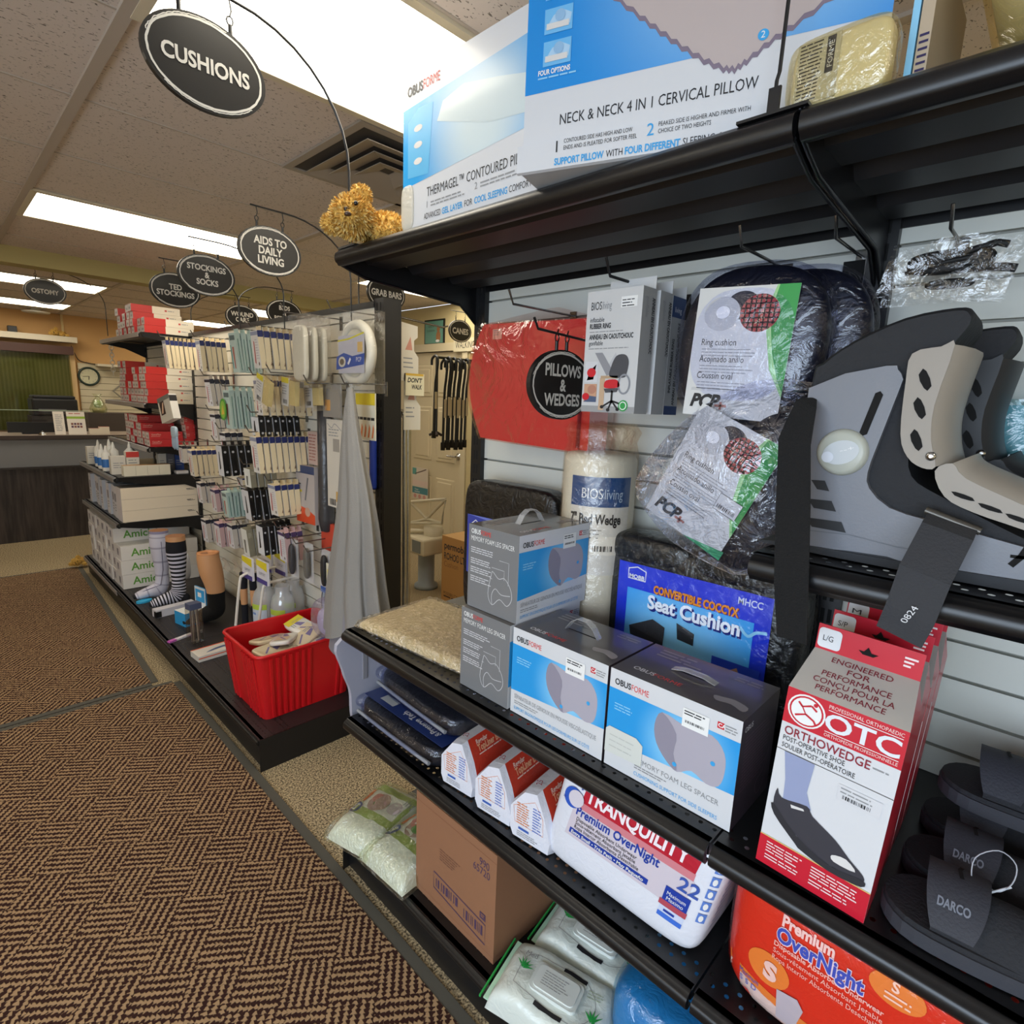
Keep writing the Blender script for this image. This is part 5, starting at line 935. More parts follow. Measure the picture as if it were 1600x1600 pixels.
t = thing('zip_tie', 'white plastic tie looped through the black surgical shoes', 'tie', (.96, -.03, .955)); b = MB(); b.tube(smooth_pts([(.0, .02, -.01), (.01, .022, .02), (.02, .0, .04), (.02, -.02, .03), (.012, -.02, .005), (.004, -.006, -.012), (.012, .012, -.008)], True, 4), .0009, C('a8acb4', .4), n=5, closed=True); b.tube([(.012, -.02, .0), (.0, -.0, -.015), (-.01, .03, -.02)], .0016, C('c8ccd2', .4), n=5); b.build('loop', t)
# ---------------------------------------------------------------- hanging oval signs
SGN = C('191716', .45, coat=.08); CHALK = C('d9d4ca', .6)
def sign(words, x, y, z, label, rod=None, rz=0, a=.125, c=.091, hooks=(-.048, .054), h=.026, roll=0, top=None):
    t = thing('hanging_sign', label, 'sign', (x, y, z), 0, 'black oval department signs', (0, R(roll), R(rz)))
    b = MB(); b.prism(ellpts(0, 0, a, c, 48), 'y', 0, .012, SGN)
    f = Face(b, (0, 0, 0), (1, 0, 0), (0, 0, 1), step=.0006)
    f.ring(0, 0, a * .93, c * .92, .0045, CHALK, 1, 64, jit=.006); f.ring(0, 0, a * .95, c * .95, .002, CHALK, 1, 40, 1.2, 2.9, .01); f.ring(0, 0, a * .95, c * .95, .002, CHALK, 1, 40, 3.9, 5.6, .01); b.build('plaque', t)
    b = MB(); f = Face(b, (0, 0, 0), (1, 0, 0), (0, 0, 1), step=.0006); n = len(words)
    for i, w_ in enumerate(words):
        v, ww = (w_ if isinstance(w_, tuple) else (w_, None)); f.text(v, 0, -h * .46 + ((n - 1) / 2 - i) * h * 1.16, h * .92, CHALK, 2, 'c', ww, bold=.028, sx=.86)
    b.build('lettering', t)
    zt = lambda hx: c * sqrt(1 - (hx / a) ** 2); ztop = top or c + .065
    for hx in hooks:
        b = MB(); b.tube([(hx, .006, zt(hx) - .004), (hx, .006, zt(hx) + .02)], .0045, METAL, n=6); b.tube([(hx + .007 * cos(q), .006, zt(hx) + .028 + .009 * sin(q)) for q in [k * pi / 4 for k in range(8)]], .0018, METAL, n=5, closed=True); b.tube([(hx, .006, zt(hx) + .036), (hx + .004, .006, zt(hx) + .048), (hx, .006, ztop)], .0018, METAL, n=5); b.build('hook', t)
    if rod:
        b = MB(); P = [(q[0] - x, q[1] - y + .006, q[2] - z) for q in rod]; b.tube(P, .0032, METAL, n=6); b.build('arch_wire', t)
    return t
def arch(x, y, z, bx, by, bz, side=1, e=.02, k=.5, c=.091):
    """wire from a foot (bx,by,bz) up and over to a straight bar above the sign"""
    zt = z + c + .065; x0 = x - .07 * side; xa = x + .06 * side; p = [(x0, y, zt)]; p.append((xa, y, zt)); H = (zt - bz) * k
    for i in range(1, 11):
        q = i / 10 * pi / 2; p.append((xa + (bx - xa) * sin(q), y + (by - y) * i / 10, zt - H + H * cos(q)))
    p.append((bx, by, bz)); return p
sign(['CUSHIONS'], .506, 1.452, 2.272, 'large near oval sign reading CUSHIONS on an arched wire from the top shelf', [(.40, 1.452, 2.43), (.50, 1.452, 2.432), (.567, 1.452, 2.425)] + [(.567 + .275 * sin(i / 9 * pi / 2), 1.452 - .009 * i / 9, 2.425 - .265 * (1 - cos(i / 9 * pi / 2))) for i in range(1, 10)] + [(.842, 1.443, 1.986)], h=.032, hooks=(-.048, .054), top=.155)
b = MB(); b.box(-.014, .03, -.04, .045, 0, .005, C('3a3835', .5)); t = thing('flat_weight', 'small grey flat weight under the cushions sign wire, beside the teddy bear', 'weight', (.862, 1.478, 1.9815)); b.build('plate', t)
sign(['AIDS TO', 'DAILY', 'LIVING'], 1.022, 2.36, 2.134, 'oval sign reading AIDS TO DAILY LIVING, below the cushions sign', arch(1.022, 2.36, 2.134, 1.36, 2.33, 1.88), h=.03)
sign(['STOCKINGS', '&', 'SOCKS'], .987, 2.98, 2.112, 'oval sign reading STOCKINGS & SOCKS, overlapping another behind', arch(.987, 2.98, 2.112, 1.36, 3.0, 1.9), h=.027)
sign(['TED', 'STOCKINGS'], 1.03, 3.61, 2.117, 'oval sign reading TED STOCKINGS, partly hidden by the stockings & socks sign', arch(1.03, 3.61, 2.117, 1.37, 3.62, 1.9), h=.03)
sign(['OSTOMY'], .717, 5.566, 2.257, 'oval sign reading OSTOMY at the far left, in front of the dropped beam', arch(.717, 5.566, 2.257, 1.08, 5.56, 1.98), h=.034)
sign(['WOUND', 'CARE'], 1.84, 4.82, 2.172, 'oval sign reading WOUND CARE beyond the second gondola', arch(1.84, 4.82, 2.172, 1.47, 4.8, 1.97, -1), h=.036, rz=-4)
sign(['BEDS', '&', 'BEDDING'], 1.80, 3.97, 2.128, 'oval sign reading BEDS & BEDDING, cut off below by the gondola top', arch(1.80, 3.97, 2.128, 1.47, 3.9, 1.97, -1), h=.03)
sign([('GRAB BARS', .2)], 1.892, 2.863, 2.163, 'oval sign reading GRAB BARS above the black end post', arch(1.892, 2.863, 2.163, 1.47, 2.45, 1.97, -1), h=.036)
sign(['CANES'], 3.246, 3.804, 2.17, 'oval sign reading CANES above the rack of walking canes', [(3.14, 3.804, 2.326), (3.3, 3.804, 2.328), (3.42, 3.804, 2.33), (3.6, 3.804, 2.3)], h=.05)
s = sign(['PILLOWS', '&', 'WEDGES'], 1.093, .893, 1.63, 'oval sign reading PILLOWS & WEDGES in front of the red cushion', [(.985, .893, 1.775), (1.0, .893, 1.752), (1.2, .893, 1.744), (1.375, .893, 1.738)], h=.03, hooks=(-.024, .014), a=.119, c=.083, top=.12)

# ---------------------------------------------------------------- goods on the hooks of the second run
CREAM = C('dfcda8', .5); CRW = C('dedad4', .45); NB2 = C('232c62', .45); TEAL = C('b0c4bd', .5); BKB = C('121214', .4); OLV = C('8a8470', .5)
def hangbox(kind, w, h, th):
    b = MB(); sp, fr, tp = dict(cream=(CREAM, CRW, NB2), white=(C('c8bfb4', .5), C('dcdce2', .45), C('2a2a38', .5)), black=(BKB, C('d8d8dc', .45), BKB), teal=(TEAL, C('bccfca', .5), C('5f6f70', .5)), olive=(OLV, C('dfe0da', .5), C('a49e88', .5)), pink=(C('c9a8a8', .5), C('dcd8dc', .45), C('4a3a60', .5)))[kind]
    b.box(-w / 2, w / 2, 0, th, -h, 0, sp, mats=dict(f=fr, d=fr)); b.box(-w * .28, w * .4, th - .002, th - .0008, 0, .022, sp if kind != 'black' else BKB)
    f = Face(b, (-w / 2, 0, -h), (1, 0, 0), (0, 0, 1)); s = Face(b, (w / 2, 0, -h), (0, 1, 0), (0, 0, 1))
    if kind in ('cream', 'white', 'pink'):
        s.rect(0, h * .83, th, h * .17, tp, 1); f.rect(0, h * .88, w, h * .1, tp if kind != 'cream' else C('8f93a8', .5), 1); f.poly([(w * .2, h * .15), (w * .3, h * .75), (w * .42, h * .7), (w * .35, h * .12)], C('b8605a', .5), 2); f.lines(w * .5, h * .75, w * .4, 8, h * .07, h * .02, C('b9b0b4', .5), 2); s.poly([(th * .72, h * .08), (th * .95, h * .1), (th * .95, h * .2)], C('6a4034', .5), 2); f.ell(w * .75, h * .12, w * .08, h * .05, C('5a4a40', .5), 2, 10)
    elif kind == 'black':
        for k in (.8, .14): s.ell(th / 2, h * k, th * .2, th * .2, C('b9b9bd', .5), 1, 10)
        f.poly([(w * .3, h * .2), (w * .38, h * .8), (w * .5, h * .8), (w * .55, h * .25)], BKB, 1)
    elif kind == 'teal':
        f.rect(w * .1, h * .82, w * .8, h * .12, C('5f6f70', .5), 1); f.poly([(w * .35, h * .1), (w * .3, h * .65), (w * .6, h * .65), (w * .5, h * .1)], C('b06a5c', .5), 1); f.rect(w * .05, h * .1, w * .12, h * .6, C('2f8a88', .5), 1); s.rect(th * .4, h * .05, th * .12, h * .8, C('2a6a5c', .5), 1)
    else: s.lines(th * .2, h * .85, th * .6, 4, h * .05, h * .02, C('b9b4a0', .5), 1); f.poly([(w * .3, h * .1), (w * .3, h * .6), (w * .6, h * .6), (w * .5, h * .1)], C('6a6a62', .5), 1)
    return b
HB = {}
def row(kind, y, xf, n, z0, z1, label, pitch=.031, w=.085, th=None, x_end=None):
    h = z1 - z0; th = th or pitch * .8; k = (kind, round(w, 3), round(h, 2), round(th, 3)); hook(F, y, z1 + .028, W2 - xf + .02, GM, x=W2 + .004)
    g = 'small hanging boxes on the second run, ' + label
    for i in range(n):
        if k not in HB: HB[k] = hangbox(kind, w, h, th).build('hanging_box'); o = HB[k]
        else: o = HB[k].copy(); COL.objects.link(o)
        tag(o, 'small hanging box, ' + label, 'box', g); o.location = (xf + i * pitch, y - (.0), z1); o.rotation_euler = (R(random.uniform(3, 6)), 0, R(-90 + random.uniform(-2, 2)))
row('cream', 4.36, 1.15, 7, 1.72, 1.90, 'cream with blue tops, high row nearest the stacked red cartons', .0265)
row('cream', 3.86, 1.20, 5, 1.70, 1.88, 'cream with blue tops, high row in the middle')
row('teal', 3.35, 1.215, 4, 1.69, 1.90, 'pale teal, high row between two cream rows', .034)
row('cream', 2.86, 1.14, 8, 1.70, 1.875, 'cream with blue tops, high row left of the toilet seat pack', .0322)
row('white', 3.86, 1.24, 4, 1.49, 1.655, 'white with dark tops, second row from the top')
row('cream', 2.85, 1.14, 8, 1.475, 1.645, 'cream, second row, behind the yellow topped pads', .0318)
row('teal', 3.35, 1.17, 4, 1.385, 1.59, 'pale teal, second row, with the green oval label', .034)
row('white', 3.86, 1.26, 4, 1.28, 1.44, 'white and pink, third row by the red cartons')
row('black', 2.87, 1.13, 6, 1.375, 1.465, 'black and short, under the second cream row', .036)
row('cream', 4.05, 1.17, 5, 1.035, 1.20, 'cream with dark tops, fourth row left')
row('black', 3.36, 1.12, 4, 1.115, 1.285, 'black with white front, fourth row middle', .042)
row('cream', 2.85, 1.11, 9, 1.195, 1.37, 'tall cream with blue tops, fourth row right', .0315)
row('white', 4.15, 1.24, 3, .83, .97, 'white, fifth row, farthest left', .034)
row('pink', 3.85, 1.23, 3, .82, .965, 'white and pink, fifth row, second hook', .034)
row('teal', 3.56, 1.20, 3, .835, .99, 'pale green, fifth row', .038)
row('black', 3.2, 1.19, 5, .88, 1.05, 'black with white front, fifth row', .034)
row('cream', 2.85, 1.19, 5, .965, 1.125, 'cream with blue tops, fifth row right', .034)
row('white', 4.0, 1.21, 3, .59, .745, 'white with dark tops, lowest row left', .036); row('pink', 3.75, 1.21, 3, .61, .765, 'beige and pink, lowest row', .036); row('white', 3.5, 1.20, 3, .655, .80, 'lilac white, lowest row middle', .036); row('olive', 3.25, 1.19, 3, .66, .82, 'olive and white, lowest row', .042)
row('black', 2.95, 1.16, 5, .74, .895, 'black with white front, lowest row right', .032)
row('white', 3.56, 1.21, 3, 1.19, 1.345, 'white, between the third and fourth rows', .036); row('olive', 3.08, 1.16, 4, 1.085, 1.185, 'olive, short, below the tall cream row', .036); row('pink', 2.78, 1.20, 3, .735, .89, 'pink and white, beside the lowest black row', .034); row('white', 3.35, 1.24, 3, .90, 1.04, 'white, between the black rows', .034)
row('white', 4.42, 1.22, 3, 1.08, 1.20, 'white, under the pale blue gloves', .036); row('cream', 3.35, 1.22, 3, 1.05, 1.10, 'cream, short, behind the black fourth row', .034)
# a tilted splint box, yellow topped pads, green oval tag
t = thing('splint_box', 'tilted grey and white wrist splint box, in front of the stacked red cartons', 'box', (1.135, 4.42, 1.535), 0, None, (0, R(-16), R(-78))); b = MB(); b.box(-.08, .08, 0, .05, -.17, 0, CRW, mats=dict(f=C('b9b3a8', .5))); f = Face(b, (-.08, 0, -.17), (1, 0, 0), (0, 0, 1)); f.rect(.02, .05, .06, .09, C('3a2a28', .5), 1); f.rect(0, .14, .16, .03, C('6a6862', .5), 1); f.poly([(.03, .06), (.06, .13), (.075, .13), (.05, .06)], C('c9a48a', .5), 2); s = Face(b, (.08, 0, -.17), (0, 1, 0), (0, 0, 1)); s.rect(.0, .12, .05, .04, INK, 1); b.build('carton', t)
t = thing('glove_pack', 'small bag of pale blue gloves hanging under the tilted splint box', 'package', (1.16, 4.3, 1.27), -90); b = MB()
for k in range(4): b.sbox((-.04 + .027 * k, 0, -.03 - .008 * (k % 2)), (.014, .008, .05), 3, C('9ab0c8', .5), 6)
b.sbox((0, 0, .03), (.055, .012, .04), 4, C('a9bccc', .5), 6); b.build('gloves', t)
for i, (x, y, rr) in enumerate(((1.10, 2.66, 18), (1.19, 2.60, 6), (1.28, 2.56, -3))):
    t = thing('bandage_pad', ('yellow topped pad in a clear bag at the front of its hook', 'yellow topped pad in a clear bag in the middle of its hook', 'yellow topped pad in a clear bag nearest the wall')[i], 'package', (x, y, 1.655), 0, 'yellow topped pads below the top row', (0, R(rr), R(-90))); b = MB(); b.box(-.07, .06, 0, .022, -.12, -.01, C('cbb67c', .7, b=.4, bs=90)); b.build('pad', t)
    b = MB(); b.box(-.075, .0, -.003, -.001, -.13, 0, C('d3d0cc', .5)); f = Face(b, (-.075, -.003, -.13), (1, 0, 0), (0, 0, 1)); f.rect(0, .105, .075, .025, C('d8c83a', .5), 1); f.barcode(.02, .01, .04, .02, INK, 1, 12); f.lines(.01, .09, .05, 4, .012, .004, GREYP, 1); b.build('card', t)
    b = MB(); b.box(-.09, .075, -.008, .03, -.145, .012, film('ffffff', .12, 25, .8)); b.build('plastic_bag', t)
hook(F, 2.6, 1.68, .3, GM, x=W2 + .004)
t = thing('swing_tag', 'green oval tag with yellow picture on the teal boxes', 'tag', (1.162, 3.372, 1.555), -80); b = MB(); b.prism(ellpts(0, -.07, .033, .06, 20), 'y', -.004, -.002, C('4f9a3a', .5)); f = Face(b, (0, -.004, 0), (1, 0, 0), (0, 0, 1)); f.ell(0, -.07, .024, .048, C('8fb84a', .5), 1); f.poly([(-.015, -.1), (0, -.045), (.014, -.095)], C('d8b84a', .5), 2); b.build('card', t)
# toilet seat packs
t = thing('toilet_seat_pack', 'raised white toilet seat in clear bag with blue banded label, beside the end post', 'package', (1.27, 2.19, 1.765), -90)
b = MB(); O = ellpts(0, 0, .112, .115, 32); b.tube([(x, .03, z) for x, z in O], .022, C('d3cec0', .4), n=8, closed=True); b.prism(ellpts(0, 0, .106, .108, 32), 'y', .02, .035, C('cfc8b4', .45)); b.build('seat', t)
b = MB(); b.box(-.105, .1, .002, .004, -.085, .07, C('b4b2bc', .5)); f = Face(b, (-.12, .002, -.1), (1, 0, 0), (0, 0, 1)); f.poly([(-.005, .03), (.22, .05), (.225, .095), (.13, .085), (.06, .1), (0, .085)], C('35509a', .45), 1); f.ell(.045, .063, .03, .022, C('c9c2b2', .5), 2); f.ell(.045, .063, .018, .013, C('6a5a48', .5), 3); f.poly([(.09, .055), (.11, .08), (.12, .072), (.1, .05)], SILV, 2); f.text('PCP', .16, .062, .018, SILV, 2, w=.04); f.line([(.01, .15), (.1, .155), (.22, .175)], .007, C('d3c83c', .5), 1); f.rect(.17, .1, .04, .04, C('c9a86a', .5), 1); b.build('label_band', t)
b = MB(); b.box(-.165, .15, -.012, .07, -.165, .16, film('ffffff', .1, 16, .8)); b.build('plastic_bag', t)
for i in range(3):
    t = thing('toilet_seat_pack', ('toilet seat pack seen edge on, front one left of the banded pack', 'toilet seat pack seen edge on, middle one left of the banded pack', 'toilet seat pack seen edge on, rear one left of the banded pack')[i], 'package', (1.20 + .045 * i, 2.50, 1.765), 0, 'edge on toilet seat packs'); b = MB(); b.sbox((0, .0, 0), (.014, .06, .12), 5, C('cdc6b4', .45), 8); b.build('seat', t); b = MB(); b.box(-.02, .02, -.07, .07, -.15, .165, film('ffffff', .14, 22, .9)); b.build('plastic_bag', t)
hook(F, 2.19, 1.93, .22, GM, x=W2 + .004); hook(F, 2.5, 1.935, .27, GM, x=W2 + .004)
# dark pouch, printed sleeves, yellow headed cards, blue tube, orange box
t = thing('cane_pouch', 'long dark grey shiny pouch hanging like a post between the hooks', 'pouch', (1.36, 2.60, 1.27)); b = MB(); b.lathe([(0, -.37), (.03, -.36), (.04, -.3), (.036, .0), (.034, .36), (.0, .37)], wrapped('3a393c', .35, .5, 20), n=14); b.build('sleeve', t)
t = thing('printed_sleeve', 'white printed sleeve with a line drawing beside the grey robe', 'package', (1.33, 2.45, 1.475), -90); b = MB(); b.box(-.075, .075, 0, .012, -.42, 0, C('cfc8bc', .5)); f = Face(b, (-.075, 0, -.42), (1, 0, 0), (0, 0, 1)); f.line(smooth_pts([(.01, .4), (.05, .38), (.08, .4), (.14, .37)], False), .004, GREYP, 1); f.rect(.06, .27, .06, .06, C('9a948c', .5), 1); f.lines(.02, .37, .1, 3, .014, .005, GREYP, 1); f.rect(.08, .03, .03, .05, C('c9a05a', .5), 1); f.barcode(.02, .01, .06, .03, INK, 1, 12); b.build('sleeve', t)
t = thing('grey_envelope', 'grey bag with orange price sticker above the white printed sleeve', 'package', (1.32, 2.45, 1.635), -90); b = MB(); b.box(-.085, .075, 0, .01, -.15, 0, C('8f8a84', .4, coat=.4)); f = Face(b, (-.085, 0, -.15), (1, 0, 0), (0, 0, 1)); f.rect(.02, .03, .05, .05, C('d09a5a', .5), 1); b.build('bag', t); hook(F, 2.45, 1.64, .2, GM, x=W2 + .004)
for i in range(5):
    t = thing('header_card_pack', 'narrow pack with yellow header card hanging right of the grey robe', 'package', (1.36 - .006 * i, 2.29 - .04 * i, 1.60), -88, 'yellow headed packs by the end post'); b = MB(); b.box(-.017, .017, 0, .006, -.2, 0, C('d6cfba', .5)); f = Face(b, (-.017, 0, -.2), (1, 0, 0), (0, 0, 1)); f.rect(0, .15, .034, .05, C('d8bf2e', .5), 1); f.rect(.004, .085, .026, .012, INK, 1); f.poly([(.008, .01), (.02, .07), (.028, .05), (.02, .01)], C('c9703a', .5), 1); b.build('card', t)
t = thing('foam_tube', 'bright blue foam tube hanging beside the end post', 'tube', (1.385, 2.206, 1.305)); b = MB(); b.lathe([(0, -.135), (.014, -.132), (.0165, -.12), (.0165, .12), (.014, .132), (0, .135)], C('2c46b0', .45), n=14); b.build('tube', t)
t = thing('reacher_box', 'flat box with orange bottom and blue top, right of the cream boxes', 'box', (1.33, 2.765, 1.225), -86); b = MB(); b.box(-.09, .09, 0, .03, -.30, 0, C('b4aba8', .5)); f = Face(b, (-.09, 0, -.30), (1, 0, 0), (0, 0, 1)); f.poly([(0, 0), (.18, 0), (.18, .05), (.11, .075), (0, .09)], C('d8502c', .45), 1); f.rect(0, .26, .18, .04, C('39456a', .5), 1); f.ell(.11, .06, .025, .025, C('c9a08a', .5), 2); f.line([(.09, .12), (.12, .24)], .012, C('6a6a70', .5), 2); f.rect(.02, .2, .03, .006, INK, 2); f.rect(.01, .16, .05, .012, C('c9b83a', .5), 2); b.build('carton', t)
t = thing('orange_card', 'orange red card pack below and behind the flat orange bottomed box', 'package', (1.36, 2.60, .93), -90); b = MB(); b.box(-.06, .08, 0, .02, -.13, .02, C('c84a34', .5)); b.build('card', t)
t = thing('printed_pack', 'pinkish printed pack high beside the dark pouch', 'package', (1.37, 2.75, 1.40), -90); b = MB(); b.box(-.05, .05, 0, .02, -.17, 0, C('c4aaa0', .5)); f = Face(b, (-.05, 0, -.17), (1, 0, 0), (0, 0, 1)); f.lines(.01, .15, .08, 9, .016, .005, C('9a5a50', .5), 1); b.build('card', t)
# grey robe hanging in pleats
t = thing('cotton_robe', 'plain grey cotton robe hanging in folds beside the black end post', 'robe', (1.235, 2.13, .56))
def fold(u, v):
    a = 2 * pi * u; s = (1 - v) ** .85; ry = .012 + .20 * s; rx = .012 + .085 * s; k = 1 + .18 * s * sin(7 * a + 1) + .08 * s * sin(13 * a)
    return (rx * cos(a) * k, ry * sin(a) * k - .03 * (1 - v) + .012 * sin(9 * v), 1.06 * v + .05 * (1 - v) * sin(a * 2))
b = MB(); b.grid(fold, 120, 22, C('8b8884', .9, b=.25, bs=220), closeu=True); b.build('cloth', t)
b = MB(); b.grid(lambda u, v: (-.03 + .05 * cos(2 * pi * u) * (1.2 - v * .4), -.02 + .15 * sin(2 * pi * u) * (1.1 - v * .3), -.10 + .2 * v), 40, 4, C('87858c', .9, b=.25, bs=220), closeu=True); b.build('belt_end', t)
hook(F, 2.13, 1.64, .2, GM, x=W2 + .004)
# clear bagged tools, gloves
for i, (y, z, c_) in enumerate(((2.72, .86, '39373a'), (2.62, .855, '6a665f'), (2.50, .84, '262629'))):
    t = thing('blister_pack', ('clear blister pack with black grips and icons on white card, under the orange card', 'clear blister pack with grey grip, in the middle of three', 'clear blister pack with black grip nearest the robe')[i], 'package', (1.21 + .03 * i, y, z), -90, 'clear blister packs under the orange card'); b = MB(); b.box(-.045, .045, .03, .032, -.2, 0, C('d3d1d0', .5)); f = Face(b, (-.045, .03, -.2), (1, 0, 0), (0, 0, 1)); f.ell(.02, .13, .01, .015, INK, 1); f.rect(.02, .05, .008, .05, INK, 1); b.build('card', t); b = MB(); b.sbox((.015, .01, -.1), (.02, .014, .08), 3, C(c_, .5), 6); b.build('grip', t); b = MB(); b.box(-.046, .046, -.012, .031, -.2, .0, film('ffffff', .1, 20, .6)); b.build('blister', t)
    hook(F, y, z + .01, .2, GM, x=W2 + .004)
for i, (x, y, z) in enumerate(((1.23, 3.05, .735), (1.25, 2.92, .74), (1.10, 2.98, .73), (1.12, 2.84, .735))):
    t = thing('support_pack', ('yellow topped support pack at the far left of four', 'yellow topped support pack, back one of the right pair', 'yellow topped support pack at the front left, above the white frames', 'yellow topped support pack at the front right, over the red bin')[i], 'package', (x, y, z), -88, 'yellow topped support packs low on the second run'); b = MB(); b.box(-.06, .06, 0, .012, -.12, 0, C('d3d0d6', .5)); f = Face(b, (-.06, 0, -.12), (1, 0, 0), (0, 0, 1)); f.poly([(0, .09), (.12, .075), (.12, .12), (0, .12)], C('dcc92c', .45), 1); f.rect(0, .0, .12, .025, C('4a3f86', .5), 1); f.text('SUPPORT', .03, .045, .016, GREYP, 2, w=.07); b.build('card', t)
t = thing('header_card_pack', 'clear pack of wires with yellow and blue header card, behind the red bin', 'package', (1.29, 2.49, .72), -88, None); b = MB(); b.box(-.05, .05, 0, .006, -.1, 0, C('cfcdd2', .5)); f = Face(b, (-.05, 0, -.1), (1, 0, 0), (0, 0, 1)); f.rect(0, .075, .1, .025, C('d8c62c', .5), 1); f.rect(0, .0, .1, .03, C('2f5aa8', .5), 1); f.text('FANNY', .02, .045, .014, C('7a4a6a', .5), 2, w=.05); b.build('card', t); b = MB()
for k in range(9): b.tube(smooth_pts([(-.04 + .01 * k, .003, -.1), (-.045 + .011 * k, .0, -.16), (-.035 + .008 * k, .006, -.22)], False), .0025, C('9aa4b0', .4) if k % 3 else C('3a3a50', .5), n=5)
b.build('wires', t)
t = thing('work_glove', 'dark grey glove with yellow card hanging left of the robe', 'glove', (1.27, 2.385, .80), -90); b = MB(); b.sbox((0, .01, -.12), (.045, .02, .075), 3, C('4c4a4c', .8), 8); b.build('glove', t); b = MB(); b.box(-.035, .03, -.012, -.009, -.13, 0, C('d6d2bc', .5)); f = Face(b, (-.035, -.012, -.13), (1, 0, 0), (0, 0, 1)); f.rect(.01, .05, .045, .05, C('d8c63a', .5), 1); b.build('card', t)
# ---------------------------------------------------------------- things on the low deck of the second run
RB = C('c4141a', .38, b=.04, bs=300)
t = thing('storage_bin', 'bright red ribbed plastic bin full of packets on the near end of the low deck', 'bin', (1.112, 2.515, .151))
def rr(hx, hy, r, n=6): return rrect(-hx, -hy, hx, hy, r, n)
b = MB(); lo, hi = rr(.206, .18, .03), rr(.238, .205, .035); H = .312; n = len(lo)
b.add([(*p, 0) for p in lo] + [(*p, H) for p in hi], [(i, (i + 1) % n, n + (i + 1) % n, n + i) for i in range(n)], RB, False)
li, hi2 = rr(.2, .174, .028), rr(.23, .197, .033); b.add([(*p, .006) for p in li] + [(*p, H) for p in hi2], [(i, n + i, n + (i + 1) % n, (i + 1) % n) for i in range(n)], RB); b.add([(*p, .006) for p in li], [tuple(range(n))], RB); b.add([(*p, 0) for p in lo], [tuple(range(n))], RB)
b.build('tub', t)
b = MB(); b.tube([(*p, H) for p in rr(.238, .205, .037)], .008, RB, n=8, closed=True); b.build('rim', t)
b = MB(); rb = random.Random(4)
def ribs(nx, x0, y0, x1, y1, X0_, Y0_, X1_, Y1_, skip):
    for k in range(nx):
        u = (k + .5) / nx
        if skip[0] < u < skip[1]: continue
        P0 = Vector((x0 + (x1 - x0) * u, y0 + (y1 - y0) * u, .006)); P1 = Vector((X0_ + (X1_ - X0_) * u, Y0_ + (Y1_ - Y0_) * u, H - .016)); d = Vector((x1 - x0, y1 - y0, 0)).normalized() * .0085; o = Vector((d.y, -d.x, 0)).normalized() * .008
        b.add([P0 - d, P0 + d, P0 + d * .6 + o, P0 - d * .6 + o, P1 - d, P1 + d, P1 + d * .6 + o, P1 - d * .6 + o], [(0, 1, 2, 3), (4, 5, 6, 7), (0, 3, 7, 4), (3, 2, 6, 7), (2, 1, 5, 6)], RB)
ribs(13, -.178, -.18, .178, -.18, -.195, -.205, .195, -.205, (.55, .84)); ribs(11, .206, -.155, .206, .155, .238, -.17, .238, .17, (2, 3)); ribs(11, .178, .18, -.178, .18, .195, .205, -.195, .205, (2, 3)); ribs(12, -.206, .155, -.206, -.155, -.238, .17, -.238, -.17, (.22, .6)); b.build('ribs', t)
PKC = C('d8c8a8', .4, coat=.4); LIL = C('7a6f9a', .5); rp_ = random.Random(11)
for i, (x, y, z, rx, ry, rz) in enumerate(((-.10, -.05, .262, 12, 8, 25), (-.02, .0, .278, -6, 10, 50), (.08, -.02, .27, 5, -14, 20), (.10, .07, .285, -18, -6, 100), (-.05, .09, .255, -10, 6, 10), (-.09, -.075, .232, 4, -5, 10), (.0, -.09, .245, 6, 4, 10), (.10, -.08, .25, 6, -6, -8))):
    p = thing('bandage_packet', ('cream packet lying at the front left of the red bin', 'cream packet on top of the heap in the red bin', 'cream packet in the middle of the red bin', 'yellow headed packet leaning at the back right of the red bin', 'cream packet against the back of the red bin', 'cream packet low in the left corner of the red bin', 'cream packet low at the front of the red bin', 'cream packet in the right front corner of the red bin')[i], 'packet', (1.105 + x, 2.515 + y, .151 + z), 0, 'packets in the red bin', (R(rx), R(ry), R(rz))); b = MB(); b.sbox((0, 0, 0), (.095, .05, .012), 5, C('d8d4cc', .35, coat=.5) if i % 2 else PKC, 8); f = Face(b, (-.09, -.045, .0125), (1, 0, 0), (0, 1, 0), step=.0006); f.rect(.015, .012, .07, .06, PKC, 1); f.poly([(.09, .02), (.14, .045), (.14, .06), (.09, .05)], LIL, 1); f.line([(.02, .02), (.08, .06)], .008, LIL, 2); f.lines(.1, .075, .05, 2, .01, .004, GREYP, 1)
    if i == 3: f.rect(.13, .0, .045, .09, C('d8c42c', .5), 2); f.text('SUPPORT', .15, .015, .012, GREYP, 3, rot=pi / 2, w=.05)
    b.build('wrapper', p)
for k in range(1):
    p = thing('plastic_sack', 'crumpled clear bag spilling over the back corner of the red bin under the robe', 'bag', (1.27, 2.45, .50)); b = MB(); b.sbox((0, -.03, .02), (.075, .10, .10), 2.6, film('f4f0ff', .22, 26, 1.2, .08, .08), 14); b.build('film', p); b = MB(); b.sbox((0, -.03, -.0), (.05, .07, .07), 2.5, C('b4b0c0', .7), 8); b.build('contents', p)
WT = C('d8d3c8', .35, coat=.4)
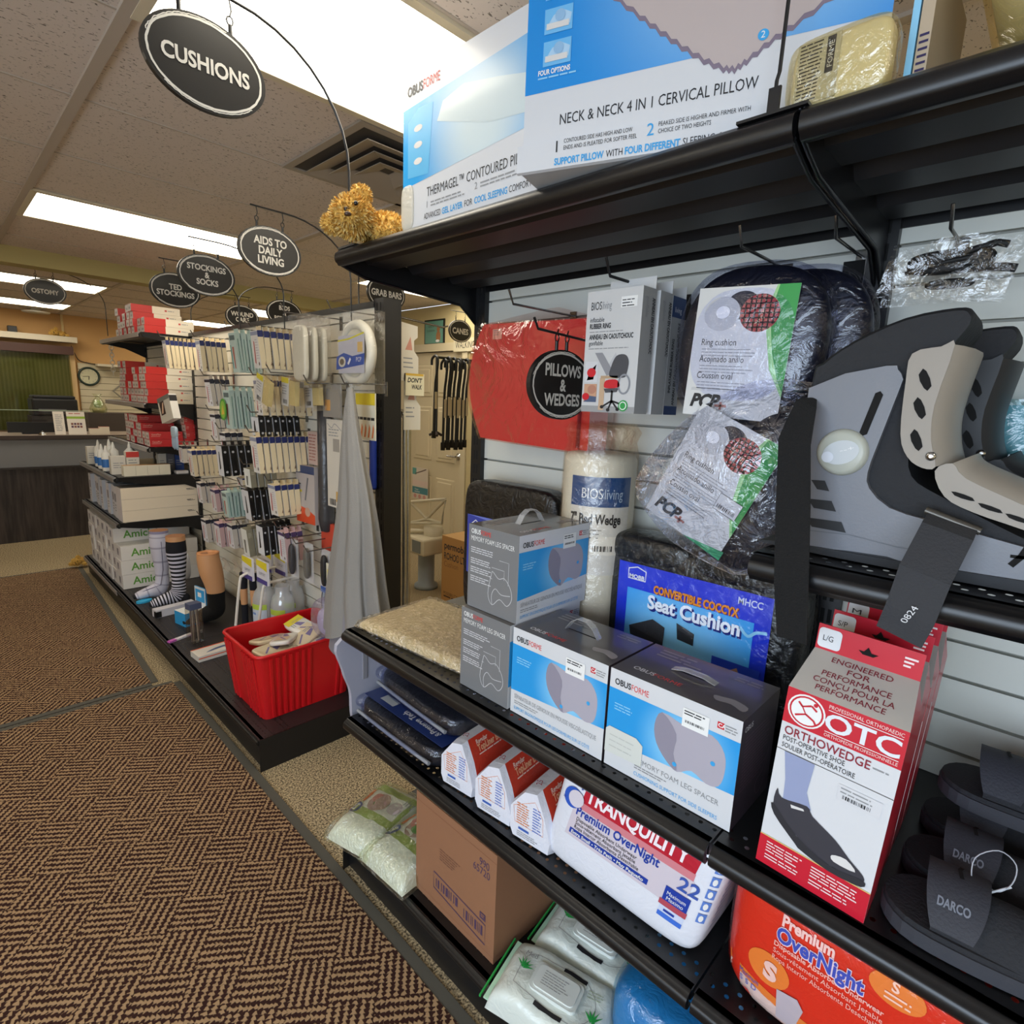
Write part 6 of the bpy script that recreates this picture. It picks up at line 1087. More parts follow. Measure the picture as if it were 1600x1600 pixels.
for i, (y, x) in enumerate(((2.99, 1.01), (2.86, 1.075))):
    t = thing('bed_rail', ('white bent tube frame standing behind the left end of the red bin', 'white bent tube frame standing nearer the red bin, right of the other')[i], 'rail', (x, y, .151)); b = MB(); s = .48 - .03 * i
    b.tube(smooth_pts([(0, 0, .006), (.02, 0, .2), (.05, -.01, s - .03), (.065, -.01, s), (.1, -.01, s + .01), (.24, -.02, s + .02)], False, 4), .0075, WT, n=8); b.tube([(0, 0, .007), (.1, -.01, .007), (.3, -.02, .007)], .0075, WT, n=8); b.build('tube', t)
for i, (x, y) in enumerate(((1.20, 3.02), (1.24, 2.88), (1.33, 2.95))):
    t = thing('urinal_bottle', ('clear plastic bottle with lime topped label, left of three behind the red bin', 'clear plastic bottle with lime topped label, middle one behind the red bin', 'clear plastic bottle with blue edge, right one behind the red bin')[i], 'bottle', (x, y, .151), -60, 'clear bottles behind the red bin'); b = MB(); b.lathe([(0, 0), (.06, 0), (.062, .02), (.06, .32), (.05, .36), (.035, .38), (.037, .42)], film('f0f2f4', .3, 8, .3, .1, .3), n=20, cap=False); b.build('body', t); b = MB(); r_ = .0615
    def wp(px, py, k, r_=r_): a_ = px / r_ - pi / 2; return ((r_ + k) * cos(a_), (r_ + k) * sin(a_), py)
    f = Face(b, (0, 0, 0), (1, 0, 0), (0, 0, 1), warp=wp, step=.0005); f.rect(-.05, .08, .1, .22, C('c4ccd8', .5), 1, (8, 2)); f.rect(-.05, .27, .1, .03, C('b4cc4a', .5), 2, (8, 2)); f.rect(-.04, .24, .03, .012, C('6f8fc8', .5), 2, (2, 1)); f.barcode(-.03, .1, .04, .03, INK, 2, 10); b.build('label', t); b = MB(); b.tube(smooth_pts([(0, .05, .36), (0, .085, .34), (0, .088, .2), (0, .06, .16)], False), .006, C('d4d8dc', .3, coat=.3), n=6); b.build('handle', t)
# sock display legs
def leg(t, pts, mats, name='leg'):
    """swept lower leg and foot, ring by ring; mats(v) picks the knit by arc length"""
    b = MB(); P = [Vector(p[:3]) for p in pts]; n = 20; k = len(P); rings = []
    for i in range(k):
        d = (P[min(i + 1, k - 1)] - P[max(i - 1, 0)]).normalized(); sd = Vector((0, 1, 0)); up = d.cross(sd).normalized(); rx, ry = pts[i][3], pts[i][4]
        rings.append([P[i] + sd * ry * cos(2 * pi * j / n) + up * rx * sin(2 * pi * j / n) for j in range(n)])
    for i in range(k - 1):
        m = mats(i, k)
        b.add(rings[i] + rings[i + 1], [(j, (j + 1) % n, n + (j + 1) % n, n + j) for j in range(n)], m, True)
    b.add(rings[-1], [tuple(range(n))], mats(k - 2, k)); b.add(rings[0], [tuple(range(n))], C('9a6a48', .6)); b.build(name, t)
def densify(pts, m): return [tuple(p) for p in smooth5(pts, m)]
def smooth5(pts, m):
    out = []; n = len(pts)
    for i in range(n - 1):
        p0, p1, p2, p3 = (pts[max(0, i - 1)], pts[i], pts[i + 1], pts[min(n - 1, i + 2)])
        for q in range(m):
            t_ = q / m; out.append([.5 * (2 * b_ + (c_ - a_) * t_ + (2 * a_ - 5 * b_ + 4 * c_ - d_) * t_ * t_ + (3 * b_ - a_ - 3 * c_ + d_) * t_ ** 3) for a_, b_, c_, d_ in zip(p0, p1, p2, p3)])
    out.append(list(pts[-1])); return out
LEG = [(0, 0, .47, .058, .058), (0, 0, .43, .059, .059), (.0, 0, .36, .061, .06), (.002, 0, .26, .05, .05), (.0, 0, .16, .041, .04), (-.004, 0, .09, .046, .04), (-.03, 0, .052, .052, .04), (-.09, 0, .04, .036, .042), (-.15, 0, .026, .024, .04), (-.18, 0, .018, .01, .022)]
SKIN = C('d09a6c', .5); KNW = C('c9c7d6', .85); KNB = C('14141c', .9); KNG = C('8f8aa8', .85)
t = thing('sock_display', 'striped black and white sock on a display foot, in front of the cream cartons', 'sock display', (1.075, 4.13, .157), -6); L_ = densify(LEG, 14); K_ = len(L_)
leg(t, L_, lambda i, k: SKIN if i < k * .09 else KNB if i < k * .2 or i > k * .93 or (k * .58 < i < k * .66 and 0) else (KNB if (i // 2) % 2 else KNW), 'sock'); b = MB(); b.sbox((.03, 0, .03), (.03, .038, .03), 2.4, KNB, 8); b.build('heel_patch', t)
t = thing('sock_display', 'pale checked sock with dark toe on a display foot, behind the striped one', 'sock display', (1.035, 4.36, .157), -4); leg(t, L_, lambda i, k: KNG if i < k * .06 else KNB if i > k * .92 else (C('a3a0b4', .85) if i % 14 in (0, 1) else KNW), 'sock'); b = MB(); b.tube([(-.0, -.061, .4), (0, -.048, .2), (-.02, -.043, .09), (-.09, -.03, .07), (-.15, -.02, .045)], .0025, C('77758c', .8), n=5); b.build('check_line', t)
t = thing('sock_display', 'flesh coloured display calf wearing a black ankle sock, next to the red bin', 'sock display', (1.155, 3.66, .157), -12)
CALF = [(-.03, 0, .44, .062, .062), (-.03, 0, .40, .064, .063), (-.02, 0, .33, .066, .064), (-.005, 0, .25, .058, .056), (.0, 0, .2, .053, .05), (.0, 0, .12, .05, .046), (-.01, 0, .07, .056, .046), (-.05, 0, .05, .05, .045), (-.11, 0, .035, .034, .044), (-.17, 0, .022, .02, .036), (-.19, 0, .016, .008, .02)]
b_ = densify(CALF, 6); leg(t, b_, lambda i, k: SKIN if i < k * .4 else C('08080a', .9), 'calf'); b = MB(); b.lathe([(.063, .44), (.064, .446), (.045, .448), (.04, .43), (0, .42)], C('c98a58', .5), c=(-.03, 0, 0), n=20); b.build('rim', t)
for i in range(3):
    t = thing('sock_display', ('small black topped display leg hanging behind the calf, left one', 'small black topped display leg hanging behind the calf, middle one', 'small black topped display leg hanging behind the calf, right one')[i], 'sock display', (1.23 + .035 * i, 3.4 - .06 * i, .32), 0, 'small legs behind the display calf'); b = MB(); b.lathe([(0, .2), (.02, .2), (.024, .15), (.022, .1)], KNB, n=12); b.lathe([(.021, .1), (.02, .02), (.019, .0)], SKIN, n=12); b.lathe([(.02, 0), (.018, -.1), (.022, -.16), (.0, -.165)], KNB, n=12); b.build('leg', t)
for i in range(6):
    t = thing('clear_hanger', 'clear bent plastic hanger above the small display legs', 'hanger', (1.16 + .04 * i, 3.5 - .05 * i, .56 - .006 * i), -90, 'clear hangers above the small display legs'); b = MB(); b.grid(lambda u, v: (-.05 + .1 * u, .02 * sin(3 * v), -.05 + .07 * v + .02 * sin(pi * u)), 6, 4, film('e8e4dc', .35, 12, .6, .15, .2)); b.build('hanger', t)
t = thing('pouch_pack', 'frosted zip pouch with blue lettering, between the checked sock and the calf', 'package', (1.17, 4.33, .36), -84); b = MB(); b.sbox((0, 0, 0), (.08, .02, .1), 3, C('c4c6d0', .35, coat=.4), 8); f = Face(b, (-.06, -.0215, -.08), (1, 0, 0), (0, 0, 1)); f.text('Pure', .03, .08, .03, C('2a3a70', .5), 1, rot=pi / 2.4, w=.07); b.build('pouch', t)
# small boxes on the deck
def small_box(loc, rz, dims, m, label, cat='box', mats=None, rot=None, name='small_carton'):
    t = thing(name, label, cat, loc, rz, None, rot); b = MB(); w, d, h = dims; b.box(-w / 2, w / 2, -d / 2, d / 2, 0, h, m, mats=mats); b.build('carton', t); return t, b
t = thing('thermometer_box', 'flat white box with orange edge and blue instrument picture, left of the red bin', 'box', (.995, 3.18, .151), 4); b = MB(); b.box(-.12, .12, -.055, .055, 0, .032, C('d6cfc6', .4, coat=.3), mats=dict(f=C('cfc9c0', .4))); f = top(b, -.12, -.055, .032); f.rect(0, .1, .24, .01, C('d0552c', .5), 1); f.poly(smooth_pts([(.05, .03), (.11, .06), (.18, .065), (.2, .05), (.12, .04)]), C('4a5a80', .5), 1); f.rect(.17, .06, .06, .035, C('3a4668', .5), 1); f = Face(b, (-.12, -.055, 0), (1, 0, 0), (0, 0, 1)); f.rect(0, .016, .24, .006, C('d0552c', .5), 1); b.build('carton', t)
t = thing('pen_tube', 'clear plastic tube of pens with a grey cap standing beside the calf display', 'tube', (.955, 3.42, .151), 10); b = MB(); b.box(-.035, .035, -.03, .03, 0, .2, film('f0eee8', .2, 6, .3)); b.build('tube', t); b = MB(); b.box(-.033, .033, -.028, .028, .2, .235, C('4c5470', .4)); b.build('cap', t); b = MB()
for k in range(5): b.tube([(-.024 + .012 * k, -.01 + .008 * (k % 3), .004), (-.02 + .01 * k, .0, .19)], .004, C('b8a89c', .4) if k % 2 else C('7a6a66', .4), n=6)
b.build('pens', t)
t = thing('tissue_box', 'open white and sky blue carton with its lid standing up, beside the striped sock', 'box', (1.03, 3.74, .151), 12); BC = C('2f9ad8', .4); b = MB(); b.box(-.07, .07, -.06, .06, 0, .085, WHITE, mats=dict(f=BC, l=BC)); b.build('carton', t); b = MB(); b.box(.062, .07, -.06, .06, .085, .21, BC, mats=dict(l=C('d6dce2', .4))); f = left(b, .12, .125, .062, .085, -.06); f.rect(.01, .03, .1, .08, BC, 1); f.rect(.035, .06, .04, .03, WHITE, 2); b.build('lid', t)
t = thing('toothbrush_pack', 'thin white strip with pink end lying near the deck edge', 'package', (.90, 3.51, .151), 20); b = MB(); b.box(-.07, .07, -.012, .012, 0, .01, C('d8d4d8', .4), mats=dict(l=C('c05ab0', .5))); b.box(-.071, -.03, -.0125, .0125, .001, .0105, C('c05ab0', .5)); b.build('strip', t)
t = thing('sock_stand', 'low white tray under the display feet with a black clip', 'stand', (1.0, 3.98, .151), 8); b = MB(); b.box(-.12, .12, -.03, .03, 0, .05, C('cfccd4', .4)); b.box(-.122, -.09, -.032, .0, .002, .04, BKB); b.build('tray', t)
t = thing('shoe_insert', 'bright blue insole edge under the checked sock toe', 'insole', (.905, 4.31, .151), 14); b = MB(); b.prism(ellpts(0, 0, .05, .03, 16), 'z', 0, .012, C('38b0e0', .5)); b.build('insole', t)
# ---------------------------------------------------------------- the shelves at the far end of the second run
AM = C('e2ded9', .42, coat=.2); GRN = C('5f9a3a', .5)
am = None; rows_ = [3, 4, 4, 4, 4, 4, 4]
for c_, nlay in enumerate(rows_):
    for l_ in range(nlay):
        x = .862 if c_ else .862; y = 4.745 + .155 * c_; z = .1515 + .1055 * l_; lab = 'white carton with green lettering, ' + ('nearest column on the low deck' if c_ == 0 else 'stacked behind the nearest column on the low deck')
        gp = 'green lettered cartons nearest' if c_ == 0 else 'green lettered cartons behind'
        if am is None:
            am = thing('catheter_carton', lab, 'box', (x, y, z), 0, gp); b = MB(); b.box(0, .5, -.075, .075, 0, .104, AM, mats=dict(l=C('dad8dc', .42))); f = Face(b, (0, -.075, 0), (1, 0, 0), (0, 0, 1)); f.text('Amici', .06, .028, .055, GRN, 1, w=.17, bold=.02); f.text('plus', .24, .028, .05, GREYP, 1, w=.1); f = left(b, .15, .104, 0, 0, -.075); f.rect(.04, .03, .05, .05, C('9a98a4', .5), 1); f.lines(.05, .07, .03, 3, .01, .005, INK, 2); b.build('carton', am)
        else: copy_tree(am, (x + random.uniform(-.006, .01), y, z), random.uniform(-1, 1), lab, gp)
lc = None
for l_ in range(3):
    lab = ('long cream carton at the bottom of its stack of three', 'long cream carton in the middle of its stack of three', 'long cream carton on top of its stack of three')[l_]
    if lc is None:
        lc = thing('long_carton', lab, 'box', (.895, 4.735, .6415), 0, 'long cream cartons'); b = MB(); b.box(0, .49, -.07, .07, 0, .081, C('e2d4be', .5), mats=dict(u=C('a8a09a', .5), l=C('d2ccd0', .5))); f = Face(b, (0, -.07, 0), (1, 0, 0), (0, 0, 1)); f.line([(.42, .04), (.47, .042)], .003, INK, 1); f.lines(.415, .045, .05, 1, .01, .005, INK, 1); b.build('carton', lc)
    else: copy_tree(lc, (.895, 4.735, .6415 + .0822 * l_), 0, lab)
gc = None
for k in range(9):
    lab = 'pale blue grey carton standing on edge behind the long cream ones, '
    lab += ('first', 'second', 'third', 'fourth', 'fifth', 'sixth', 'seventh', 'eighth', 'ninth')[k] + ' from them'
    if gc is None: gc = thing('dressing_carton', lab, 'box', (.90, 4.875, .6415), 0, 'pale cartons standing on edge'); b = MB(); b.box(0, .34, -.045, .045, 0, .235, C('c0c4ce', .45), mats=dict(l=C('d4d2d8', .45), u=C('aeb2bc', .5))); f = left(b, .09, .235, 0, 0, -.045); f.rect(.02, .12, .05, .06, C('8a8890', .5), 1); f.lines(.02, .09, .05, 3, .02, .008, GREYP, 1); b.build('carton', gc)
    else: copy_tree(gc, (.90 + random.uniform(-.01, .02), 4.875 + .105 * k, .6415), 0, lab)
q = None
for k in range(4):
    lab = ('square cream box at the left of the front row of four', 'square cream box second in the front row of four', 'square cream box third in the front row of four', 'square cream box at the right of the front row of four')[k]
    if q is None: q = thing('tape_box', lab, 'box', (.965, 4.72, .9665), 0, 'square cream boxes'); b = MB(); b.box(-.036, .036, -.035, .035, 0, .075, C('d6cfbc', .5), mats=dict(u=C('b48a5a', .5))); b.build('carton', q)
    else: copy_tree(q, (.965 + .073 * k, 4.72, .9665), 0, lab)
for k, (x, y, w, h, m, lab) in enumerate(((.93, 4.86, .09, .13, 'd0cac0', 'pale medicine carton on the bottle shelf, behind the cream boxes'), (1.02, 4.86, .08, .16, 'd6d0c4', 'taller pale medicine carton with red flap on the bottle shelf'), (1.26, 4.84, .05, .15, '5a5a62', 'dark narrow carton on the bottle shelf'), (1.32, 4.85, .06, .14, '2f4a8a', 'blue carton at the back of the bottle shelf'), (1.21, 4.86, .05, .14, 'c9c4b8', 'narrow pale carton on the bottle shelf'), (.90, 5.6, .06, .14, 'd2ccc0', 'pale carton at the far end of the bottle shelf'), (1.30, 4.72, .08, .02, 'd2ccc8', 'flat white pack lying at the right of the bottle shelf'))):
    t = thing('medicine_carton', lab, 'box', (x, y, .9665), 0); b = MB(); b.box(-w / 2, w / 2, -.03, .03, 0, h, C(m, .5)); f = Face(b, (-w / 2, -.03, 0), (1, 0, 0), (0, 0, 1)); f.lines(w * .15, h * .6, w * .7, 3, h * .12, h * .04, GREYP, 1)
    if k == 1: b.box(-w / 2, w / 2, -.032, -.03, h * .75, h, C('c03a34', .5))
    b.build('carton', t)
bt = None
for k, (x, y, s) in enumerate(((.90, 5.05, 1), (.96, 5.12, 1.1), (.90, 5.2, 1), (.97, 5.3, 1.15), (.91, 5.38, .9), (1.06, 5.1, 1.1), (1.1, 5.25, 1), (.93, 5.48, 1.05))):
    lab = 'white squeeze bottle with blue band on the bottle shelf, number of the row hidden by its neighbours'; lab = 'white squeeze bottle with a blue band on the shelf below the red cartons'
    if bt is None:
        bt = thing('squeeze_bottle', lab, 'bottle', (x, y, .9665), 0, 'squeeze bottles with blue bands'); b = MB(); b.lathe([(0, 0), (.028, 0), (.03, .01), (.03, .13), (.012, .15)], C('d8d6d0', .4), n=14); b.build('body', bt); b = MB(); b.lathe([(.0308, .03), (.0308, .09)], C('2f6ab0', .4), n=14, cap=False); b.build('label', bt); b = MB(); b.lathe([(.012, .148), (.01, .165), (.004, .19), (0, .192)], C('dcdad4', .4), n=10); b.build('nozzle', bt)
    else: c = copy_tree(bt, (x, y, .9665)); c.scale = (s, s, s)
# red and white cartons
RC1 = C('b8282c', .42, coat=.2); RC2 = C('8e1f28', .42, coat=.2); LBL = C('cdc6c0', .5); CRM = C('ddd2be', .45)
def red_proto(kind):
    t = thing('red_carton', 'x', 'box'); b = MB(); w, h, L_ = .088, .05, .31
    if kind == 'half':
        b.box(0, L_, -w / 2, w / 2, 0, h, CRM, mats=dict(l=LBL)); f = Face(b, (0, -w / 2, 0), (1, 0, 0), (0, 0, 1)); f.rect(0, 0, .13, h, C('b92824', .42, coat=.2), 1); f.rect(.21, .02, .014, .012, C('c04a44', .5), 1); f.lines(.23, .024, .05, 1, .01, .005, GREYP, 1)
        u = top(b, 0, -w / 2, h); u.rect(0, 0, .13, w, C('b92824', .42), 1)
    else:
        b.box(0, L_ * (.7), -w / 2, w / 2, 0, h * 1.05, RC1, mats=dict(l=LBL)); f = Face(b, (0, -w / 2, 0), (1, 0, 0), (0, 0, 1)); f.text('GenePlus', .015, .03, .011, C('e0b4a8', .5), 1, w=.06); f.text('red', .18, .03, .009, C('e0b4a8', .5), 1, w=.02); f.line([(.012, .022), (.07, .022)], .002, C('e0b4a8', .5), 1)
    f = left(b, w, h, 0, 0, -w / 2); f.line([(.001, .001), (w - .001, .001), (w - .001, h - .001), (.001, h - .001)], .0035, RC1, 1, True); f.rect(w * .25, h * .3, w * .5, h * .3, C('9a948e', .5), 1); b.build('carton', t); return t
RH, RF = red_proto('half'), red_proto('full'); first = {id(RH): True, id(RF): True}
def put(P, x, y, z, lab, grp):
    if first.pop(id(P), None): P.location = (x, y, z); P['label'] = lab; P['group'] = grp; return P
    return copy_tree(P, (x + random.uniform(-.008, .008), y, z), random.uniform(-1.2, 1.2), lab, grp)
G1, G2, G3 = 'red and white cartons on the top shelf', 'red and white cartons on the second shelf', 'red cartons on the third shelf'
for c_, n_ in enumerate((2, 2, 4, 4, 3, 2, 4)):
    for l_ in range(n_): put(RH, 1.10 + (.02 if c_ < 2 else 0), 4.71 + .094 * c_ + (.03 if c_ > 3 else 0), 1.967 + .0508 * l_, 'red and white carton on the highest shelf of the far section, ' + ('front two columns' if c_ < 2 else 'columns behind'), G1 + (' front' if c_ < 2 else ' behind'))
for c_, n_ in enumerate((5, 5, 4, 5, 3, 2, 6, 6)):
    for l_ in range(n_): put(RH, 1.105, 4.71 + .096 * c_, 1.482 + .0508 * l_, 'red and white carton on the second shelf from the top, ' + ('nearest column' if c_ == 0 else 'columns behind'), G2 + (' front' if c_ == 0 else ' behind'))
for c_, n_ in enumerate((2, 2, 3, 4, 4, 4, 4)):
    for l_ in range(n_): put(RF, 1.10, 4.715 + .1 * c_, 1.172 + .0535 * l_, 'small all red carton on the third shelf, ' + ('front column' if c_ == 0 else 'columns behind'), G3 + (' front' if c_ == 0 else ' behind'))
for l_ in range(5): 
    if l_ < 4: 
        c = put(RF, 1.335, 4.72, 1.172 + .0535 * l_, 'small all red carton stacked at the wall end of the third shelf', G3 + ' by the wall'); c.scale = (.28, 1, 1) if 0 else (.3, 1, 1)
bear((1.30, 4.86, 1.968), -40, .75, 'small golden teddy bear behind the cartons on the far top shelf', n=300)
bear((.80, 6.05, .02), 0, .7, 'golden teddy bear on the floor past the far end of the low deck', n=250)
t = thing('plastic_chain', 'white plastic chain hanging under the far top shelf', 'chain', (1.16, 5.9, 1.96)); b = MB()
for k in range(9):
    q = [(.016 * cos(a) * (1 if k % 2 else .25), .016 * cos(a) * (.25 if k % 2 else 1), -.02 - .03 * k + .022 * sin(a)) for a in [j * pi / 5 for j in range(10)]]; b.tube(q, .0035, C('d8d2c2', .5), n=5, closed=True)
b.build('links', t)
# ---------------------------------------------------------------- back aisle by the door
t = thing('grab_bar', 'x', 'bar')
bpy.data.objects.remove(t)
gb = None
for k, (x, y) in enumerate(((1.545, 2.24), (1.575, 2.235), (1.605, 2.25), (1.63, 2.28))):
    lab = 'long chrome grab bar standing right of the black end post, ' + ('closest to the post', 'second from the post', 'third from the post', 'farthest from the post')[k]
    if gb is None: gb = thing('grab_bar', lab, 'bar', (x, y, 0.0), 0, 'chrome grab bars by the end post'); b = MB(); b.tube(smooth_pts([(0, .05, 1.5), (0, .02, 1.525), (0, -.002, 1.5), (0, 0, 1.4), (0, 0, .5), (0, 0, .02)], False, 4), .0125, CHROME, n=10); b.build('tube', gb)
    else: copy_tree(gb, (x, y, -.0 if k % 2 else .0))
for k, (x, z, s, lab) in enumerate(((1.585, 1.925, 1, 'white die cut hang card with pink print, right of the end post top'), (1.60, 1.70, .9, 'white hang card below the pink printed one'))):
    t = thing('hang_card', lab, 'card', (x, 2.22, z), 0); b = MB(); b.prism([(-.04, 0), (.05, -.01), (.05, -.06), (.03, -.075), (.03, -.12), (.055, -.15), (.055, -.26), (-.04, -.26)], 'y', 0, .004, C('d3ccbc', .5)); f = Face(b, (0, 0, 0), (1, 0, 0), (0, 0, 1)); f.poly([(-.02, -.12), (.01, -.06), (.02, -.12)], C('c48a78', .5), 1); f.lines(-.03, -.16, .06, 3, .02, .006, GREYP, 1); b.build('card', t)
t = thing('warning_sign', 'small yellow and white hand written card hanging by the chrome bars', 'sign', (1.605, 2.2, 1.70), 0); b = MB(); b.box(-.05, .055, 0, .002, -.1, 0, C('d8cfae', .5)); f = Face(b, (-.05, 0, -.1), (1, 0, 0), (0, 0, 1)); f.text("DON'T", .01, .06, .02, INK, 1, w=.08, bold=.03, shear=.2); f.text('WALK', .03, .03, .02, INK, 1, w=.06, bold=.03, shear=.2); f.rect(0, .09, .1, .01, C('c9a23a', .5), 1); b.build('card', t)
t = thing('peg_arm', 'long chrome peg sticking out past the end post toward the framed picture', 'peg', (1.485, 2.26, 1.955)); b = MB(); b.tube([(0, 0, 0), (.33, .0, -.02), (.36, 0, -.01)], .005, GM, n=6); b.build('rod', t)
t = thing('framed_picture', 'small black framed teal poster with a brown bear, on the wall over the door', 'picture', (3.585, 4.6, 2.245), -90); b = MB(); b.box(-.155, .155, 0, .014, -.12, .12, BKB); b.build('frame', t); b = MB(); b.box(-.14, .14, -.002, -.0005, -.105, .105, C('5f8f80', .5)); f = Face(b, (-.14, -.002, -.105), (1, 0, 0), (0, 0, 1)); f.text('NEED A', .05, .15, .018, INK, 1, w=.09); f.text('CUSHION', .03, .11, .018, INK, 1, w=.12); f.poly(ellpts(.21, .06, .035, .055, 16), C('9a6a40', .6), 1); f.ell(.21, .13, .025, .025, C('9a6a40', .6), 1); f.ell(.2, .02, .03, .012, WHITE, 2); b.build('print', t)
t = thing('paper_sign', 'white paper sign reading WALKING half hidden below the canes sign', 'sign', (3.57, 4.12, 2.165), -90); b = MB(); b.box(-.16, .16, 0, .004, -.12, .0, C('d3c9ac', .6)); f = Face(b, (-.16, 0, -.12), (1, 0, 0), (0, 0, 1)); f.text('WALKING', .03, .03, .06, INK, 1, w=.27); b.build('paper', t)
# rack of canes
t = thing('cane_rack', 'black wire bar on the door side wall from which the walking canes hang', 'rack', (3.585, 3.95, 1.94)); b = MB(); b.tube([(0, -.1, 0), (-.55, -.1, 0), (-.57, -.1, .015)], .012, METAL, n=8); b.tube([(-.02, -.3, 0), (-.02, .12, 0)], .012, METAL, n=8); b.build('bar', t)
cn = None
for k in range(9):
    lab = 'black walking cane hanging on the rack by the door, ' + ('front one apart from the bundle' if k == 0 else 'in the bundle'); x = 3.02 if k == 0 else 3.08 + .034 * k; y = 3.85
    if cn is None: cn = thing('walking_cane', lab, 'cane', (x, y, 1.935), 0, None); b = MB(); b.tube(smooth_pts([(0, .05, -.06), (0, .045, -.01), (0, .0, .014), (0, -.03, -.02), (0, -.02, -.12), (0, .0, -.25), (0, .01, -.62)], False, 4), .011, BKB, n=8); b.build('shaft', cn); b = MB(); b.lathe([(.02, .03), (.02, -.03), (.0, -.03)], C('16120f', .6), c=(0, .01, -.64), n=10); b.build('foot', cn); b = MB(); b.box(-.012, .014, -.014, -.012, -.42, -.28, C('c4b494', .6)); b.build('price_tag', cn)
    else:
        c = copy_tree(cn, (x, y - .01 * (k % 3), 1.93 - .02 * (k % 2)), 0, lab, 'walking canes in the bundle'); c.scale = (1, 1, 1.12)
t = thing('quad_foot', 'small dark three pronged cane foot hanging left of the bundle of canes', 'cane foot', (3.036, 3.85, 1.30)); b = MB(); b.lathe([(.012, .64), (.012, .02), (.02, 0), (0, 0)], BKB, n=8); [b.tube([(0, 0, .02), (.06 * cos(q), .06 * sin(q), -.01)], .012, C('2a1c18', .6), n=6) for q in (0, 2.1, 4.2)]; b.build('foot', t)
for k in range(4):
    t = thing('crutch', 'black and white folding cane or crutch standing at the wall below the hanging canes', 'crutch', (3.44 + .02 * k, 3.72 - .09 * k, .0), 0, 'crutches below the hanging canes'); b = MB(); b.tube([(0, 0, .015), (0, .0, 1.15)], .014, BKB if k % 2 else C('c9b794', .5), n=8); b.box(-.02, .03, -.03, -.012, .75, .95, C('cfc3a4', .5)); b.box(-.022, .02, -.03, .03, 1.12, 1.2, BKB); b.build('shaft', t)
t = thing('door_poster', 'taped poster with teal bands and pink pictures on the lower door panel', 'poster', (3.586, 4.82, .78), -90); b = MB(); b.box(-.12, .15, 0, .002, -.24, .1, C('d0c4b4', .5)); f = Face(b, (-.12, 0, -.24), (1, 0, 0), (0, 0, 1)); f.rect(0, .06, .27, .07, C('4a8088', .5), 1); f.text('Your', .04, .095, .02, WHITE, 2, w=.07); f.text('source', .04, .072, .02, WHITE, 2, w=.09); f.rect(.0, .26, .07, .07, C('5a9890', .5), 1); f.line([(.05, .27), (.15, .3), (.24, .33)], .012, C('6a5a50', .5), 2); f.rect(.0, .15, .27, .05, C('d6bfb4', .5), 1)
for k in range(3): f.ell(.05 + .08 * k, .03, .025, .022, C('c48a80', .5), 2)
b.build('sheet', t)
t = thing('cardboard_box', 'tall brown cushion carton with black lettering, on the floor of the back aisle', 'box', (2.76, 3.16, 0.001), -90); b = MB(); KB = C('b98a52', .7); b.box(-.24, .24, 0, .45, 0, .535, KB, mats=dict(u=C('caa068', .7))); f = Face(b, (-.24, 0, 0), (1, 0, 0), (0, 0, 1)); f.text('permobil', .03, .435, .055, C('1c2030', .5), 1, w=.26, bold=.02); f.text('ROHO® LTV', .03, .35, .055, C('1c2030', .5), 1, w=.28, bold=.02); f.text('Cushion', .03, .29, .045, C('8a5f3a', .6), 1, w=.17); f.text('POSSIBILITY', .03, .055, .025, C('4a3020', .6), 1, w=.17); f.lines(.03, .035, .16, 1, .02, .012, C('4a3020', .6), 1); b.build('carton', t); b = MB(); b.box(-.05, .06, .1, .2, .535, .537, C('d8d0c0', .5)); b.build('label', t)
t = thing('bath_lift', 'cream bath lift with folded plastic frame, on the floor left of the tall brown carton', 'lift', (2.85, 3.72, .0)); CL = C('c9bfa6', .45); b = MB(); b.lathe([(.0, .0), (.1, .0), (.1, .03), (.07, .05), (.07, .32), (.09, .33)], C('8f98a0', .45), n=16); b.build('column', t); b = MB(); b.box(-.16, .12, -.17, .14, .33, .47, CL, bev=.015); b.box(-.164, -.16, -.13, -.02, .35, .45, C('7a7f80', .5)); b.build('motor_housing', t); b = MB(); b.lathe([(.08, .47), (.08, .54), (0, .545)], CL, c=(.03, -.05, 0), n=14); b.tube([(-.2, .2, .49), (.1, -.1, .5)], .02, CL); b.build('swivel', t); b = MB(); b.tube([(-.05, .22, .53), (-.03, .2, .72), (.02, -.22, .8), (-.0, -.2, .6), (-.05, .22, .53)], .014, CL, n=6); b.tube([(-.03, .2, .72), (0, .0, .6), (.02, -.22, .8)], .013, CL, n=6); b.tube([(-.05, .22, .53), (0, 0, .6), (0, -.2, .6)], .013, CL, n=6); b.build('frame', t)
# ---------------------------------------------------------------- reception
t = thing('reception_counter', 'reception counter with dark wood base, grey frosted panel and pale top', 'counter', (0, 0, 0)); b = MB(); b.box(-1.8, 2.6, 7.4, 7.46, .0, .74, wood_mat('1f1a19', '3f3633')); b.build('base', t); b = MB(); b.box(-1.8, 2.6, 7.405, 7.45, .76, 1.03, C('77787c', .35)); b.build('panel', t); b = MB(); b.box(-1.8, 2.6, 7.38, 8.0, 1.035, 1.075, C('8f7f72', .35), mats=dict(f=C('3a2e2a', .5))); b.box(-1.8, 2.6, 7.38, 7.47, .74, .76, C('2c2624', .5)); b.build('worktop', t)
t = thing('glass_screen', 'clear glass screen across the reception counter', 'screen', (.2, 7.9, 1.076)); b = MB(); b.box(-1.6, 1.08, 0, .006, 0, .23, film(fac=.04, strength=0)); b.build('pane', t); b = MB(); b.box(-1.6, 1.08, -.002, .008, .228, .236, C('9fae98', .3)); b.build('edge', t)
